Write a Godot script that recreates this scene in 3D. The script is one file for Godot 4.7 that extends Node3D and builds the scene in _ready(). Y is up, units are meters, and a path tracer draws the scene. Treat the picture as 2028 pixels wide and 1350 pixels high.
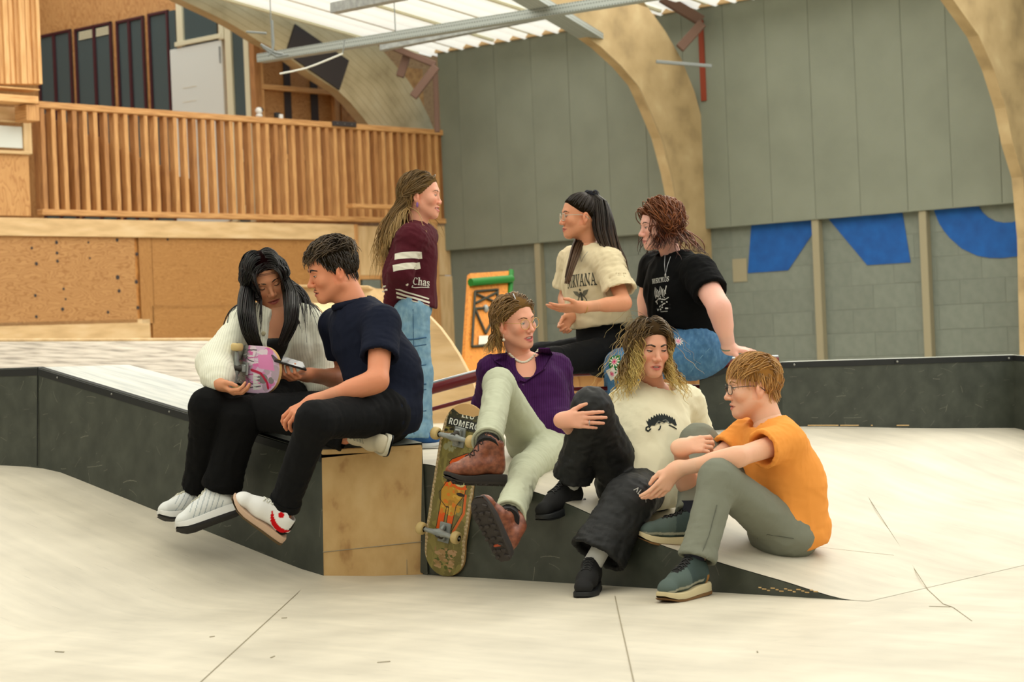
extends Node3D
# A wooden indoor skate park with eight young people on a funbox. Units are metres; K scales depths measured in the layout survey.
const FOC := 4055.0
const K := 1.09
const EYE := 0.88 * K
const ROLL := 0.0424745
var taken := {}
var M := {}
var rng := RandomNumberGenerator.new()

# ---------------------------------------------------------------- places
func ray(x: float, y: float) -> Vector3:
	var cx := (x - 1014.0) / FOC
	var cy := (675.0 - y) / FOC
	return Vector3(cx * cos(ROLL) + cy * sin(ROLL), -cx * sin(ROLL) + cy * cos(ROLL), -1.0)

func px(x: float, y: float, z: float) -> Vector3:
	return Vector3(0, EYE, 0) + ray(x, y) * z * K

func at_h(x: float, y: float, h: float) -> Vector3:
	var r := ray(x, y)
	return Vector3(0, EYE, 0) + r * ((h - EYE) / r.y)

func on(x: float, y: float, p: Vector3, n: Vector3) -> Vector3:
	var r := ray(x, y)
	return Vector3(0, EYE, 0) + r * ((p - Vector3(0, EYE, 0)).dot(n) / r.dot(n))

# an upright frame: o its foot, u along it, n towards the room
class Fr:
	var o: Vector3
	var u: Vector3
	var n: Vector3
	func _init(o_: Vector3, u_: Vector3, n_: Vector3) -> void:
		o = o_; u = u_; n = n_
	func at(a: float, b: float, d: float) -> Vector3:
		return o + u * a + Vector3.UP * b + n * d
	func tf(a: float, b: float, d: float) -> Transform3D:
		return Transform3D(Basis(u, Vector3.UP, u.cross(Vector3.UP)), at(a, b, d))

func fp(f: Fr, x: float, y: float, d := 0.0) -> Vector2:
	var p := on(x, y, f.o + f.n * d, f.n) - f.o
	return Vector2(p.dot(f.u), p.y)

# ---------------------------------------------------------------- mesh builder (corners are given counter-clockwise seen from outside)
class MB:
	var v := PackedVector3Array()
	var n := PackedVector3Array()
	var t := PackedVector2Array()
	var c := PackedColorArray()
	var ix := PackedInt32Array()
	var org := Vector3.ZERO
	var col := Color(1, 1, 1)
	func put(p: Vector3, nn: Vector3, uv: Vector2) -> int:
		v.append(p - org); n.append(nn); t.append(uv); c.append(col)
		return v.size() - 1
	func tri(a: int, b: int, d: int) -> void:
		ix.append(a); ix.append(d); ix.append(b)
	func face(ps: Array, uvs := []) -> void:
		var nn: Vector3 = (ps[1] - ps[0]).cross(ps[2] - ps[0]).normalized()
		var e: Vector3 = (ps[1] - ps[0]).normalized()
		var g := nn.cross(e)
		var ids := []
		for i in ps.size():
			var uv: Vector2 = uvs[i] if uvs.size() else Vector2((ps[i] - ps[0]).dot(e), (ps[i] - ps[0]).dot(g))
			ids.append(put(ps[i], nn, uv))
		for i in range(1, ps.size() - 1):
			tri(ids[0], ids[i], ids[i + 1])
	func box(tf: Transform3D, s: Vector3, bev := 0.0) -> void:
		var b := minf(bev, minf(s.x, minf(s.y, s.z)) * 0.45)
		var h := s * 0.5
		var off := Vector2(fposmod(tf.origin.x * 3.7 + tf.origin.y, 7.0), fposmod(tf.origin.z * 2.3, 5.0))
		for ax in 3:
			for sg: float in [-1.0, 1.0]:
				var nn := Vector3.ZERO
				nn[ax] = sg
				var a1 := (ax + 1) % 3
				var a2 := (ax + 2) % 3
				var q := []
				var uv := []
				for k: Vector2 in [Vector2(-1, -1), Vector2(1, -1), Vector2(1, 1), Vector2(-1, 1)]:
					var p := Vector3.ZERO
					p[ax] = sg * h[ax]
					p[a1] = k.x * (h[a1] - b) * sg
					p[a2] = k.y * (h[a2] - b)
					q.append(tf * p)
					# u runs along the long way of the box
					var w := Vector2(p[a1], p[a2])
					if s[a2] > s[a1]:
						w = Vector2(p[a2], p[a1])
					uv.append(w + off)
				face(q, uv)
		if b > 0.0:
			for ax in 3:
				var a1 := (ax + 1) % 3
				var a2 := (ax + 2) % 3
				for k: Vector2 in [Vector2(-1, -1), Vector2(1, -1), Vector2(1, 1), Vector2(-1, 1)]:
					var q := []
					for m in 4:
						var p := Vector3.ZERO
						p[ax] = (-1.0 if m in [0, 3] else 1.0) * (h[ax] - b)
						var first := m < 2
						p[a1] = k.x * (h[a1] if first else h[a1] - b)
						p[a2] = k.y * (h[a2] - b if first else h[a2])
						q.append(tf * p)
					var mid: Vector3 = (q[0] + q[2]) * 0.5 - tf.origin
					if (q[1] - q[0]).cross(q[2] - q[0]).dot(mid) < 0.0:
						q.reverse()
					face(q)
	# a flat outline (counter-clockwise in the plane of u and w) drawn out along u x w
	func prism(pts: PackedVector2Array, tf: Transform3D, depth: float, caps := true) -> void:
		var idx := Geometry2D.triangulate_polygon(pts)
		var nn := tf.basis.z.normalized()
		if caps:
			for side in 2:
				var base := v.size()
				for p in pts:
					put(tf * Vector3(p.x, p.y, depth if side else 0.0), nn if side else -nn, p)
				for i in range(0, idx.size(), 3):
					var a := pts[idx[i]]
					var b := pts[idx[i + 1]]
					var d := pts[idx[i + 2]]
					var ccw := (b - a).cross(d - a) > 0.0
					if ccw == (side == 1):
						tri(base + idx[i], base + idx[i + 1], base + idx[i + 2])
					else:
						tri(base + idx[i], base + idx[i + 2], base + idx[i + 1])
		var run := 0.0
		for i in pts.size():
			var a := pts[i]
			var b := pts[(i + 1) % pts.size()]
			var l := a.distance_to(b)
			face([tf * Vector3(a.x, a.y, 0), tf * Vector3(b.x, b.y, 0), tf * Vector3(b.x, b.y, depth), tf * Vector3(a.x, a.y, depth)],
				[Vector2(run, 0), Vector2(run + l, 0), Vector2(run + l, depth), Vector2(run, depth)])
			run += l
	# a tube through points; rad one number or one per point; flat squeezes it along the axis given
	func tube(ps: Array, rad, sides := 8, cols := [], caps := true, flat := Vector3.ZERO, squeeze := 1.0) -> void:
		var m := ps.size()
		var up := Vector3(0.31, 0.9, 0.17)
		var base := v.size()
		var run := 0.0
		var keep := col
		for i in m:
			var d: Vector3 = (ps[mini(i + 1, m - 1)] - ps[maxi(i - 1, 0)]).normalized()
			if absf(d.dot(up)) > 0.97:
				up = Vector3(0.8, 0.1, 0.55)
			var a := d.cross(up).normalized()
			var b := d.cross(a)
			up = -b
			var r: float = rad[i] if rad is Array or rad is PackedFloat32Array else rad
			if i > 0:
				run += ps[i].distance_to(ps[i - 1])
			if cols.size():
				col = cols[i]
			for k in sides:
				var w := TAU * k / sides
				var e := a * cos(w) + b * sin(w)
				var o := e * r
				if squeeze != 1.0:
					o -= flat * o.dot(flat) * (1.0 - squeeze)
				put(ps[i] + o, e, Vector2(w * r, run))
		for i in m - 1:
			for k in sides:
				var p := base + i * sides + k
				var q := base + i * sides + (k + 1) % sides
				tri(p, q, q + sides)
				tri(p, q + sides, p + sides)
		if caps:
			for e in 2:
				var s := base + (m - 1) * sides * e
				var d: Vector3 = (ps[1] - ps[0]).normalized() * -1.0 if e == 0 else (ps[m - 1] - ps[m - 2]).normalized()
				var f := v.size()
				for k in sides:
					put(v[s + k] + org, d, t[s + k])
				for k in range(1, sides - 1):
					if e == 0:
						tri(f, f + k + 1, f + k)
					else:
						tri(f, f + k, f + k + 1)
		col = keep
	# a patch of points; P[row][column]; smooth normals
	func grid(P: Array, uvs := [], flip := false, thick := 0.0) -> void:
		var R := P.size()
		var C: int = P[0].size()
		var base := v.size()
		for i in R:
			for j in C:
				var du: Vector3 = P[i][mini(j + 1, C - 1)] - P[i][maxi(j - 1, 0)]
				var dv: Vector3 = P[mini(i + 1, R - 1)][j] - P[maxi(i - 1, 0)][j]
				var nn := du.cross(dv).normalized() * (-1.0 if flip else 1.0)
				put(P[i][j], nn, uvs[i][j] if uvs.size() else Vector2(P[i][j].x, P[i][j].z))
		for i in R - 1:
			for j in C - 1:
				var a := base + i * C + j
				if flip:
					tri(a, a + C, a + C + 1); tri(a, a + C + 1, a + 1)
				else:
					tri(a, a + 1, a + C + 1); tri(a, a + C + 1, a + C)
		if thick != 0.0:
			var B := []
			for i in R:
				var row := []
				for j in C:
					row.append(P[i][j] - n[base + i * C + j] * thick)
				B.append(row)
			grid(B, [], not flip)
			var ring := []
			for j in C: ring.append([0, j])
			for i in range(1, R): ring.append([i, C - 1])
			for j in range(C - 2, -1, -1): ring.append([R - 1, j])
			for i in range(R - 2, 0, -1): ring.append([i, 0])
			for k in ring.size():
				var a: Array = ring[k]
				var b: Array = ring[(k + 1) % ring.size()]
				var q := [P[a[0]][a[1]], B[a[0]][a[1]], B[b[0]][b[1]], P[b[0]][b[1]]]
				if flip:
					q.reverse()
				face(q)
	# a profile (radius, height) turned round the y axis of tf
	func lathe(prof: Array, tf: Transform3D, sides := 16) -> void:
		var P := []
		for i in prof.size():
			var row := []
			for k in sides + 1:
				var w := TAU * k / sides
				row.append(tf * Vector3(cos(w) * prof[i].x, prof[i].y, sin(w) * prof[i].x))
			P.append(row)
		grid(P, [], true)
	func ball(ctr: Vector3, r: Vector3, b := Basis(), rings := 8, sides := 12) -> void:
		var base := v.size()
		for i in rings + 1:
			for k in sides + 1:
				var la := PI * i / rings
				var lo := TAU * k / sides
				var d := Vector3(sin(la) * cos(lo), cos(la), sin(la) * sin(lo))
				put(ctr + b * (d * r), (b * (d / r)).normalized(), Vector2(lo, la))
		for i in rings:
			for k in sides:
				var a := base + i * (sides + 1) + k
				tri(a, a + 1, a + sides + 2)
				tri(a, a + sides + 2, a + sides + 1)
	func mesh() -> ArrayMesh:
		var A := []
		A.resize(Mesh.ARRAY_MAX)
		A[Mesh.ARRAY_VERTEX] = v
		A[Mesh.ARRAY_NORMAL] = n
		A[Mesh.ARRAY_TEX_UV] = t
		A[Mesh.ARRAY_COLOR] = c
		A[Mesh.ARRAY_INDEX] = ix
		var am := ArrayMesh.new()
		am.add_surface_from_arrays(Mesh.PRIMITIVE_TRIANGLES, A)
		return am

# ---------------------------------------------------------------- objects
func numbered(called: String) -> String:
	var k: int = taken.get(called, 0)
	taken[called] = k + 1
	return called if k == 0 else "%s_%03d" % [called, k]

func tag(o: Node, label: String, category: String, group := "") -> Node:
	o.set_meta("label", label)
	o.set_meta("category", category)
	if group:
		o.set_meta("group", group)
	return o

func thing(called: String, label: String, category: String, at := Vector3.ZERO, group := "") -> Node3D:
	var o := Node3D.new()
	o.name = numbered(called)
	add_child(o)
	o.position = at
	tag(o, label, category, group)
	return o

func hold(o: Node) -> Vector3:
	var p := Vector3.ZERO
	while o is Node3D and o != self:
		p += o.position
		o = o.get_parent()
	return p

func mb(parent: Node = null) -> MB:
	var b := MB.new()
	if parent:
		b.org = hold(parent)
	return b

func obj(called: String, mesh, mat: Material, parent: Node = self) -> MeshInstance3D:
	var o := MeshInstance3D.new()
	o.mesh = mesh.mesh() if mesh is MB else mesh
	o.material_override = mat
	o.name = numbered(called) if parent == self else called
	parent.add_child(o, true)
	return o

func struct(called: String, mesh, mat: Material, label: String) -> MeshInstance3D:
	var o := obj(called, mesh, mat)
	o.set_meta("kind", "structure")
	o.set_meta("label", label)
	return o

func setting(called: String, label: String) -> Node3D:
	var o := Node3D.new()
	o.name = numbered(called)
	add_child(o)
	o.set_meta("kind", "structure")
	o.set_meta("label", label)
	return o

func fbox(f: Fr, u0: float, u1: float, v0: float, v1: float, d0: float, d1: float, m: MB, bev := 0.0) -> void:
	var ua := minf(u0, u1)
	var ub := maxf(u0, u1)
	var va := minf(v0, v1)
	var vb := maxf(v0, v1)
	m.box(f.tf((ua + ub) / 2, (va + vb) / 2, (d0 + d1) / 2), Vector3(ub - ua, vb - va, absf(d1 - d0)), bev)

# a board on frame f whose front corners lie at two picture points
func pbox(f: Fr, x0: float, y0: float, x1: float, y1: float, d: float, thick: float, m: MB, bev := 0.004) -> void:
	var a := fp(f, x0, y0, d)
	var b := fp(f, x1, y1, d)
	if y1 - y0 > 2.0 * absf(x1 - x0):
		b.x = fp(f, x1, y0, d).x
	fbox(f, a.x, b.x, a.y, b.y, d - thick, d, m, bev)

# a level board whose top edge passes through (x0, y0) and ends at x1, hp pixels high
func pbar(f: Fr, x0: float, y0: float, x1: float, hp: float, d: float, thick: float, m: MB, bev := 0.003) -> void:
	var a := fp(f, x0, y0, d)
	var c := fp(f, x0, y0 + hp, d)
	var b := fp(f, x1, y0, d)
	fbox(f, a.x, b.x, a.y, c.y, d - thick, d, m, bev)

# ---------------------------------------------------------------- materials
func mat(c: Color, rough := 0.7, spec := 0.5) -> StandardMaterial3D:
	var m := StandardMaterial3D.new()
	m.albedo_color = c
	m.roughness = rough
	m.metallic_specular = spec
	return m

func ramp(stops: Array) -> Gradient:
	var g := Gradient.new()
	var off := PackedFloat32Array()
	var col := PackedColorArray()
	for s: Array in stops:
		off.append(s[0])
		col.append(s[1])
	g.offsets = off
	g.colors = col
	return g

func noise(sd: int, freq: float, oct := 4, type := FastNoiseLite.TYPE_SIMPLEX_SMOOTH) -> FastNoiseLite:
	var n := FastNoiseLite.new()
	n.seed = sd
	n.noise_type = type
	n.frequency = freq
	n.fractal_octaves = oct
	return n

func ntex(n: FastNoiseLite, g: Gradient, w := 512, h := 512) -> NoiseTexture2D:
	var t := NoiseTexture2D.new()
	t.width = w
	t.height = h
	t.seamless = true
	t.noise = n
	t.color_ramp = g
	return t

func textured(tex: Texture2D, scale: Vector3, rough := 0.65, tint := Color(1, 1, 1)) -> StandardMaterial3D:
	var m := mat(tint, rough)
	m.albedo_texture = tex
	m.uv1_scale = scale
	return m

# plywood: contour bands of a stretched noise look like rotary cut grain
func plywood(sd: int, a: Color, b: Color, bands: int, scale: Vector3, rough := 0.6) -> StandardMaterial3D:
	var st := []
	for i in bands:
		var f := float(i) / bands
		var tone := a.lerp(b, 0.15 + 0.2 * fposmod(i * 0.618, 1.0))
		st.append([f, tone])
		st.append([f + 0.62 / bands, tone.lerp(b, 0.25)])
		st.append([f + 0.9 / bands, b])
	return textured(ntex(noise(sd, 0.006, 4), ramp(st)), scale, rough)

func clothm(c: Color, rough := 0.9) -> StandardMaterial3D:
	var m := mat(c, rough, 0.3)
	m.vertex_color_use_as_albedo = true
	return m

# ---------------------------------------------------------------- implicit bodies: tapered capsules and ellipsoids joined with a smooth minimum, meshed as surface nets
class Sdf:
	var h := 0.01
	var prims := []
	var lo: Vector3
	var nx := 0
	var ny := 0
	var nz := 0
	var f := PackedFloat32Array()
	var row0 := PackedInt32Array()
	var row1 := PackedInt32Array()
	func _init(cell := 0.01) -> void:
		h = cell
	func cap(a: Vector3, b: Vector3, ra: float, rb: float, k := 0.02, thin := Vector3.ZERO, s := 1.0) -> void:
		prims.append([0, a, b, ra, rb, k, thin, s])
	func chain(ps: Array, rs: Array, k := 0.02) -> void:
		for i in ps.size() - 1:
			cap(ps[i], ps[i + 1], rs[i], rs[i + 1], k)
	func ell(c: Vector3, r: Vector3, b := Basis(), k := 0.02) -> void:
		prims.append([1, c, r, b, k])
	func dent(c: Vector3, r: Vector3, b := Basis(), k := 0.01) -> void:
		prims.append([2, c, r, b, k])
	# hollow out a tapered bore (a cuff, a hem, a neck)
	func bore(a: Vector3, b: Vector3, ra: float, rb: float, thin := Vector3.ZERO, s := 1.0) -> void:
		prims.append([3, a, b, ra, rb, 0.0, thin, s])
	# cut away what lies beyond p along n, within reach of p
	func cut(p: Vector3, n: Vector3, reach: float) -> void:
		prims.append([4, p, n.normalized(), reach])
	# join another field (a leg with its own cuff) with a smooth minimum
	func add(o: Sdf, k := 0.02) -> void:
		o.h = h
		o.build()
		prims.append([5, o, k])
	func _add(o: Sdf, k: float) -> void:
		var off := ((o.lo - lo) / h).round()
		var ox := int(off.x)
		for kz in range(1, o.nz - 1):
			for jy in range(1, o.ny - 1):
				var r2 := kz * o.ny + jy
				if o.row1[r2] <= o.row0[r2]:
					continue
				var row := (kz + int(off.z)) * ny + jy + int(off.y)
				row0[row] = mini(row0[row], o.row0[r2] + ox)
				row1[row] = maxi(row1[row], o.row1[r2] + ox)
				for i in range(o.row0[r2], o.row1[r2]):
					var d := o.f[r2 * o.nx + i]
					var id := row * nx + i + ox
					var v := f[id]
					var m := k - absf(v - d)
					if m > 0.0:
						f[id] = minf(v, d) - m * m * 0.25 / k
					elif d < v:
						f[id] = d
	func build() -> void:
		var mn := Vector3.INF
		var mx := -Vector3.INF
		for q: Array in prims:
			if q[0] == 0:
				var r := maxf(q[3], q[4]) + 0.01
				mn = mn.min(q[1] - Vector3.ONE * r).min(q[2] - Vector3.ONE * r)
				mx = mx.max(q[1] + Vector3.ONE * r).max(q[2] + Vector3.ONE * r)
			elif q[0] == 1:
				var r: float = maxf(q[2].x, maxf(q[2].y, q[2].z)) + 0.01
				mn = mn.min(q[1] - Vector3.ONE * r)
				mx = mx.max(q[1] + Vector3.ONE * r)
			elif q[0] == 5:
				mn = mn.min(q[1].lo + Vector3.ONE * h)
				mx = mx.max(q[1].lo + Vector3(q[1].nx, q[1].ny, q[1].nz) * h)
		lo = ((mn - Vector3.ONE * h * 3.0) / h).floor() * h
		var d := (mx - lo) / h
		nx = int(d.x) + 5
		ny = int(d.y) + 5
		nz = int(d.z) + 5
		f.resize(nx * ny * nz)
		f.fill(1.0)
		row0.resize(ny * nz)
		row0.fill(nx)
		row1.resize(ny * nz)
		row1.fill(0)
		for q: Array in prims:
			match q[0]:
				0: _cap(q[1], q[2], q[3], q[4], q[5], q[6], q[7])
				1: _ell(q[1], q[2], q[3], q[4])
				2: _dent(q[1], q[2], q[3], q[4])
				3: _bore(q[1], q[2], q[3], q[4], q[6], q[7])
				4: _cut(q[1], q[2], q[3])
				5: _add(q[1], q[2])
	func _span(mn: Vector3, mx: Vector3) -> Array:
		var a := ((mn - lo) / h).floor()
		var b := ((mx - lo) / h).ceil()
		return [clampi(int(a.x), 0, nx - 1), clampi(int(b.x) + 1, 0, nx), clampi(int(a.y), 0, ny - 1), clampi(int(b.y) + 1, 0, ny), clampi(int(a.z), 0, nz - 1), clampi(int(b.z) + 1, 0, nz)]
	func _cap(a: Vector3, b: Vector3, ra: float, rb: float, k: float, thin: Vector3, s: float) -> void:
		var squash := s != 1.0
		var scl := 1.0 / sqrt(s)
		var far := k + h * 2.5
		var R := maxf(ra, rb) + far * sqrt(s)
		var w := _span(a.min(b) - Vector3.ONE * R, a.max(b) + Vector3.ONE * R)
		var ba := b - a
		var inv := 1.0 / maxf(ba.length_squared(), 1e-9)
		var dr := rb - ra
		var g := f
		var q2 := ba.y * ba.y + ba.z * ba.z
		for kz in range(w[4], w[5]):
			for jy in range(w[2], w[3]):
				# stretch of the bone that comes within R of this row
				var py := lo.y + jy * h - a.y
				var pz := lo.z + kz * h - a.z
				var t0 := 0.0
				var t1 := 1.0
				if q2 > 1e-8:
					var bq := py * ba.y + pz * ba.z
					var disc := bq * bq - q2 * (py * py + pz * pz - R * R)
					if disc < 0.0:
						continue
					disc = sqrt(disc)
					t0 = maxf(0.0, (bq - disc) / q2)
					t1 = minf(1.0, (bq + disc) / q2)
					if t1 < t0:
						continue
				elif py * py + pz * pz > R * R:
					continue
				var xa := a.x + ba.x * t0 - lo.x
				var xb := a.x + ba.x * t1 - lo.x
				var x0 := maxi(0, int((minf(xa, xb) - R) / h))
				var x1 := mini(nx, int((maxf(xa, xb) + R) / h) + 2)
				var row := kz * ny + jy
				row0[row] = mini(row0[row], x0)
				row1[row] = maxi(row1[row], x1)
				var id := row * nx + x0
				var p := lo + Vector3(x0, jy, kz) * h - a
				for i in range(x0, x1):
					var t := clampf(p.dot(ba) * inv, 0.0, 1.0)
					var e := p - ba * t
					var d: float
					if squash:
						e += thin * (e.dot(thin) * (s - 1.0))
						d = (e.length() - ra - dr * t) * scl
					else:
						d = e.length() - ra - dr * t
					if d < far:
						var o := g[id]
						var m := k - absf(o - d)
						if m > 0.0:
							g[id] = minf(o, d) - m * m * 0.25 / k
						elif d < o:
							g[id] = d
					p.x += h
					id += 1
		f = g
	func _ell(c: Vector3, r: Vector3, b: Basis, k: float) -> void:
		var rm := Vector3.ONE * (maxf(r.x, maxf(r.y, r.z)) + k + h * 2.5)
		var w := _span(c - rm, c + rm)
		var bi := b.transposed()
		var ir := Vector3.ONE / r
		var g := f
		var R2 := rm.x * rm.x
		var far := k + h * 2.5
		for kz in range(w[4], w[5]):
			for jy in range(w[2], w[3]):
				var py := lo.y + jy * h - c.y
				var pz := lo.z + kz * h - c.z
				var ww := R2 - py * py - pz * pz
				if ww < 0.0:
					continue
				ww = sqrt(ww)
				var x0 := maxi(0, int((c.x - ww - lo.x) / h))
				var x1 := mini(nx, int((c.x + ww - lo.x) / h) + 2)
				var row := kz * ny + jy
				row0[row] = mini(row0[row], x0)
				row1[row] = maxi(row1[row], x1)
				var id := row * nx + x0
				var p := lo + Vector3(x0, jy, kz) * h - c
				for i in range(x0, x1):
					var q := (bi * p) * ir
					var k0 := q.length()
					var k1 := (q * ir).length()
					var d := k0 * (k0 - 1.0) / maxf(k1, 1e-6)
					if d < far:
						var o := g[id]
						var m := k - absf(o - d)
						if m > 0.0:
							g[id] = minf(o, d) - m * m * 0.25 / k
						elif d < o:
							g[id] = d
					p.x += h
					id += 1
		f = g
	func _dent(c: Vector3, r: Vector3, b: Basis, k: float) -> void:
		var rm := Vector3.ONE * (maxf(r.x, maxf(r.y, r.z)) + k + h * 2.5)
		var w := _span(c - rm, c + rm)
		var bi := b.transposed()
		var ir := Vector3.ONE / r
		for kz in range(w[4], w[5]):
			for jy in range(w[2], w[3]):
				var id: int = (kz * ny + jy) * nx + w[0]
				var p := lo + Vector3(w[0], jy, kz) * h - c
				for i in range(w[0], w[1]):
					var q := (bi * p) * ir
					var k0 := q.length()
					var d := -k0 * (k0 - 1.0) / maxf((q * ir).length(), 1e-6)
					var o := f[id]
					var m := k - absf(o - d)
					if m > 0.0:
						f[id] = maxf(o, d) + m * m * 0.25 / k
					elif d > o:
						f[id] = d
					p.x += h
					id += 1
	func _bore(a: Vector3, b: Vector3, ra: float, rb: float, thin: Vector3, s: float) -> void:
		var r := Vector3.ONE * (maxf(ra, rb) + h * 2.5)
		var w := _span(a.min(b) - r, a.max(b) + r)
		var ba := b - a
		var inv := 1.0 / maxf(ba.length_squared(), 1e-9)
		for kz in range(w[4], w[5]):
			for jy in range(w[2], w[3]):
				var id: int = (kz * ny + jy) * nx + w[0]
				var p := lo + Vector3(w[0], jy, kz) * h - a
				for i in range(w[0], w[1]):
					var t := clampf(p.dot(ba) * inv, 0.0, 1.0)
					var e := p - ba * t
					if s != 1.0:
						e += thin * (e.dot(thin) * (s - 1.0))
					f[id] = maxf(f[id], ra + (rb - ra) * t - e.length())
					p.x += h
					id += 1
	func _cut(p0: Vector3, nn: Vector3, reach: float) -> void:
		var w := _span(p0 - Vector3.ONE * reach, p0 + Vector3.ONE * reach)
		for kz in range(w[4], w[5]):
			for jy in range(w[2], w[3]):
				var id: int = (kz * ny + jy) * nx + w[0]
				var p := lo + Vector3(w[0], jy, kz) * h - p0
				for i in range(w[0], w[1]):
					if p.length_squared() < reach * reach:
						f[id] = maxf(f[id], p.dot(nn))
					p.x += h
					id += 1
	# the surface: [vertices, triangles as index triples turned clockwise]
	func net() -> Array:
		var V := PackedVector3Array()
		var I := PackedInt32Array()
		var map := PackedInt32Array()
		map.resize(f.size())
		map.fill(-1)
		var sy := nx
		var sz := nx * ny
		var g := f
		var lim := h * 2.2
		var offs := PackedInt32Array([0, 1, sy, sy + 1, sz, sz + 1, sz + sy, sz + sy + 1])
		var cor := PackedVector3Array([Vector3(0, 0, 0), Vector3(1, 0, 0), Vector3(0, 1, 0), Vector3(1, 1, 0), Vector3(0, 0, 1), Vector3(1, 0, 1), Vector3(0, 1, 1), Vector3(1, 1, 1)])
		var vv := PackedFloat32Array()
		vv.resize(8)
		var ea := PackedInt32Array([0, 2, 4, 6, 0, 1, 4, 5, 0, 1, 2, 3])
		var eb := PackedInt32Array([1, 3, 5, 7, 2, 3, 6, 7, 4, 5, 6, 7])
		for kz in range(0, nz - 1):
			for jy in range(0, ny - 1):
				var row := kz * ny + jy
				var a0 := maxi(0, row0[row] - 1)
				var a1 := mini(nx - 1, row1[row])
				if a1 <= a0:
					continue
				for i in range(a0, a1):
					var id := row * nx + i
					var v0 := g[id]
					if v0 > lim or v0 < -lim:
						continue
					var s0 := v0 < 0.0
					var same := true
					for c in range(1, 8):
						if (g[id + offs[c]] < 0.0) != s0:
							same = false
							break
					if same:
						continue
					var sum := Vector3.ZERO
					var cnt := 0
					for c in 8:
						vv[c] = g[id + offs[c]]
					for e in 12:
						var fa := vv[ea[e]]
						var fb := vv[eb[e]]
						if (fa < 0.0) != (fb < 0.0):
							sum += cor[ea[e]].lerp(cor[eb[e]], fa / (fa - fb))
							cnt += 1
					map[id] = V.size()
					V.append(lo + (Vector3(i, jy, kz) + sum / cnt) * h)
		for kz in range(1, nz - 1):
			for jy in range(1, ny - 1):
				var row := kz * ny + jy
				for i in range(maxi(1, row0[row] - 1), mini(nx - 1, row1[row])):
					var id := row * nx + i
					var c0 := map[id]
					if c0 < 0:
						continue
					var s := g[id] < 0.0
					if s != (g[id + 1] < 0.0):
						_quad(I, c0, map[id - sy], map[id - sy - sz], map[id - sz], s)
					if s != (g[id + sy] < 0.0):
						_quad(I, c0, map[id - sz], map[id - 1 - sz], map[id - 1], s)
					if s != (g[id + sz] < 0.0):
						_quad(I, c0, map[id - 1], map[id - 1 - sy], map[id - sy], s)
		return [V, I]
	func _quad(I: PackedInt32Array, a: int, b: int, c: int, d: int, s: bool) -> void:
		if a < 0 or b < 0 or c < 0 or d < 0:
			return
		if s:
			I.append_array(PackedInt32Array([a, c, b, a, d, c]))
		else:
			I.append_array(PackedInt32Array([a, b, c, a, c, d]))

func normals(V: PackedVector3Array, I: PackedInt32Array) -> PackedVector3Array:
	var N := PackedVector3Array()
	N.resize(V.size())
	for i in range(0, I.size(), 3):
		var a := I[i]
		var b := I[i + 1]
		var c := I[i + 2]
		var n := (V[c] - V[a]).cross(V[b] - V[a])
		N[a] += n
		N[b] += n
		N[c] += n
	for i in N.size():
		N[i] = N[i].normalized()
	return N

# folds of cloth: noise in the frame of each bone, blended between bones. folds: [a, b, height, waves along, waves round, seed]
func wrinkle(V: PackedVector3Array, N: PackedVector3Array, folds: Array) -> void:
	var ns := noise(7, 1.0, 2)
	var inv := []
	for q: Array in folds:
		var ba: Vector3 = q[1] - q[0]
		inv.append([ba, 1.0 / maxf(ba.length_squared(), 1e-6), ba.normalized()])
	for i in V.size():
		var p := V[i]
		var sum := 0.0
		var wsum := 1e-5
		for j in folds.size():
			var q: Array = folds[j]
			var r := p - (q[0] as Vector3)
			var t := clampf(r.dot(inv[j][0]) * inv[j][1], 0.0, 1.0)
			var e: Vector3 = r - inv[j][0] * t
			var w := exp(-e.length() * 28.0)
			if w < 0.002:
				continue
			var dir: Vector3 = inv[j][2]
			var al := r.dot(dir)
			var s := (r - dir * al) * float(q[4]) + dir * (al * float(q[3])) + Vector3.ONE * (j * 3.3)
			var v := ns.get_noise_3dv(s)
			v = 0.6 - absf(v) * 2.6 if q.size() < 7 else v * 1.3
			sum += w * float(q[2]) * v
			wsum += w
		V[i] = p + N[i] * (sum / wsum)

func _flood(V: PackedVector3Array) -> void:
	pass

func soft(V: PackedVector3Array, N: PackedVector3Array, I: PackedInt32Array, C: PackedColorArray, org: Vector3) -> ArrayMesh:
	var W := PackedVector3Array()
	W.resize(V.size())
	var U := PackedVector2Array()
	U.resize(V.size())
	for i in V.size():
		W[i] = V[i] - org
		U[i] = Vector2(V[i].x + V[i].z * 0.12, V[i].y)
	var A := []
	A.resize(Mesh.ARRAY_MAX)
	A[Mesh.ARRAY_VERTEX] = W
	A[Mesh.ARRAY_NORMAL] = N
	A[Mesh.ARRAY_TEX_UV] = U
	if C.size():
		A[Mesh.ARRAY_COLOR] = C
	A[Mesh.ARRAY_INDEX] = I
	var am := ArrayMesh.new()
	am.add_surface_from_arrays(Mesh.PRIMITIVE_TRIANGLES, A)
	return am

# a garment: field -> folds -> coloured mesh. Returns the arrays too, for prints and patches that lie on it.
func garment(called: String, s: Sdf, folds: Array, m: Material, parent: Node3D, paint = null) -> Array:
	s.build()
	var r := s.net()
	var V: PackedVector3Array = r[0]
	var I: PackedInt32Array = r[1]
	var N := normals(V, I)
	if folds.size():
		wrinkle(V, N, folds)
		N = normals(V, I)
	var C := PackedColorArray()
	if paint:
		C.resize(V.size())
		for i in V.size():
			C[i] = paint.call(V[i], N[i])
	obj(called, soft(V, N, I, C, hold(parent)), m, parent)
	return [V, I, N]

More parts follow.
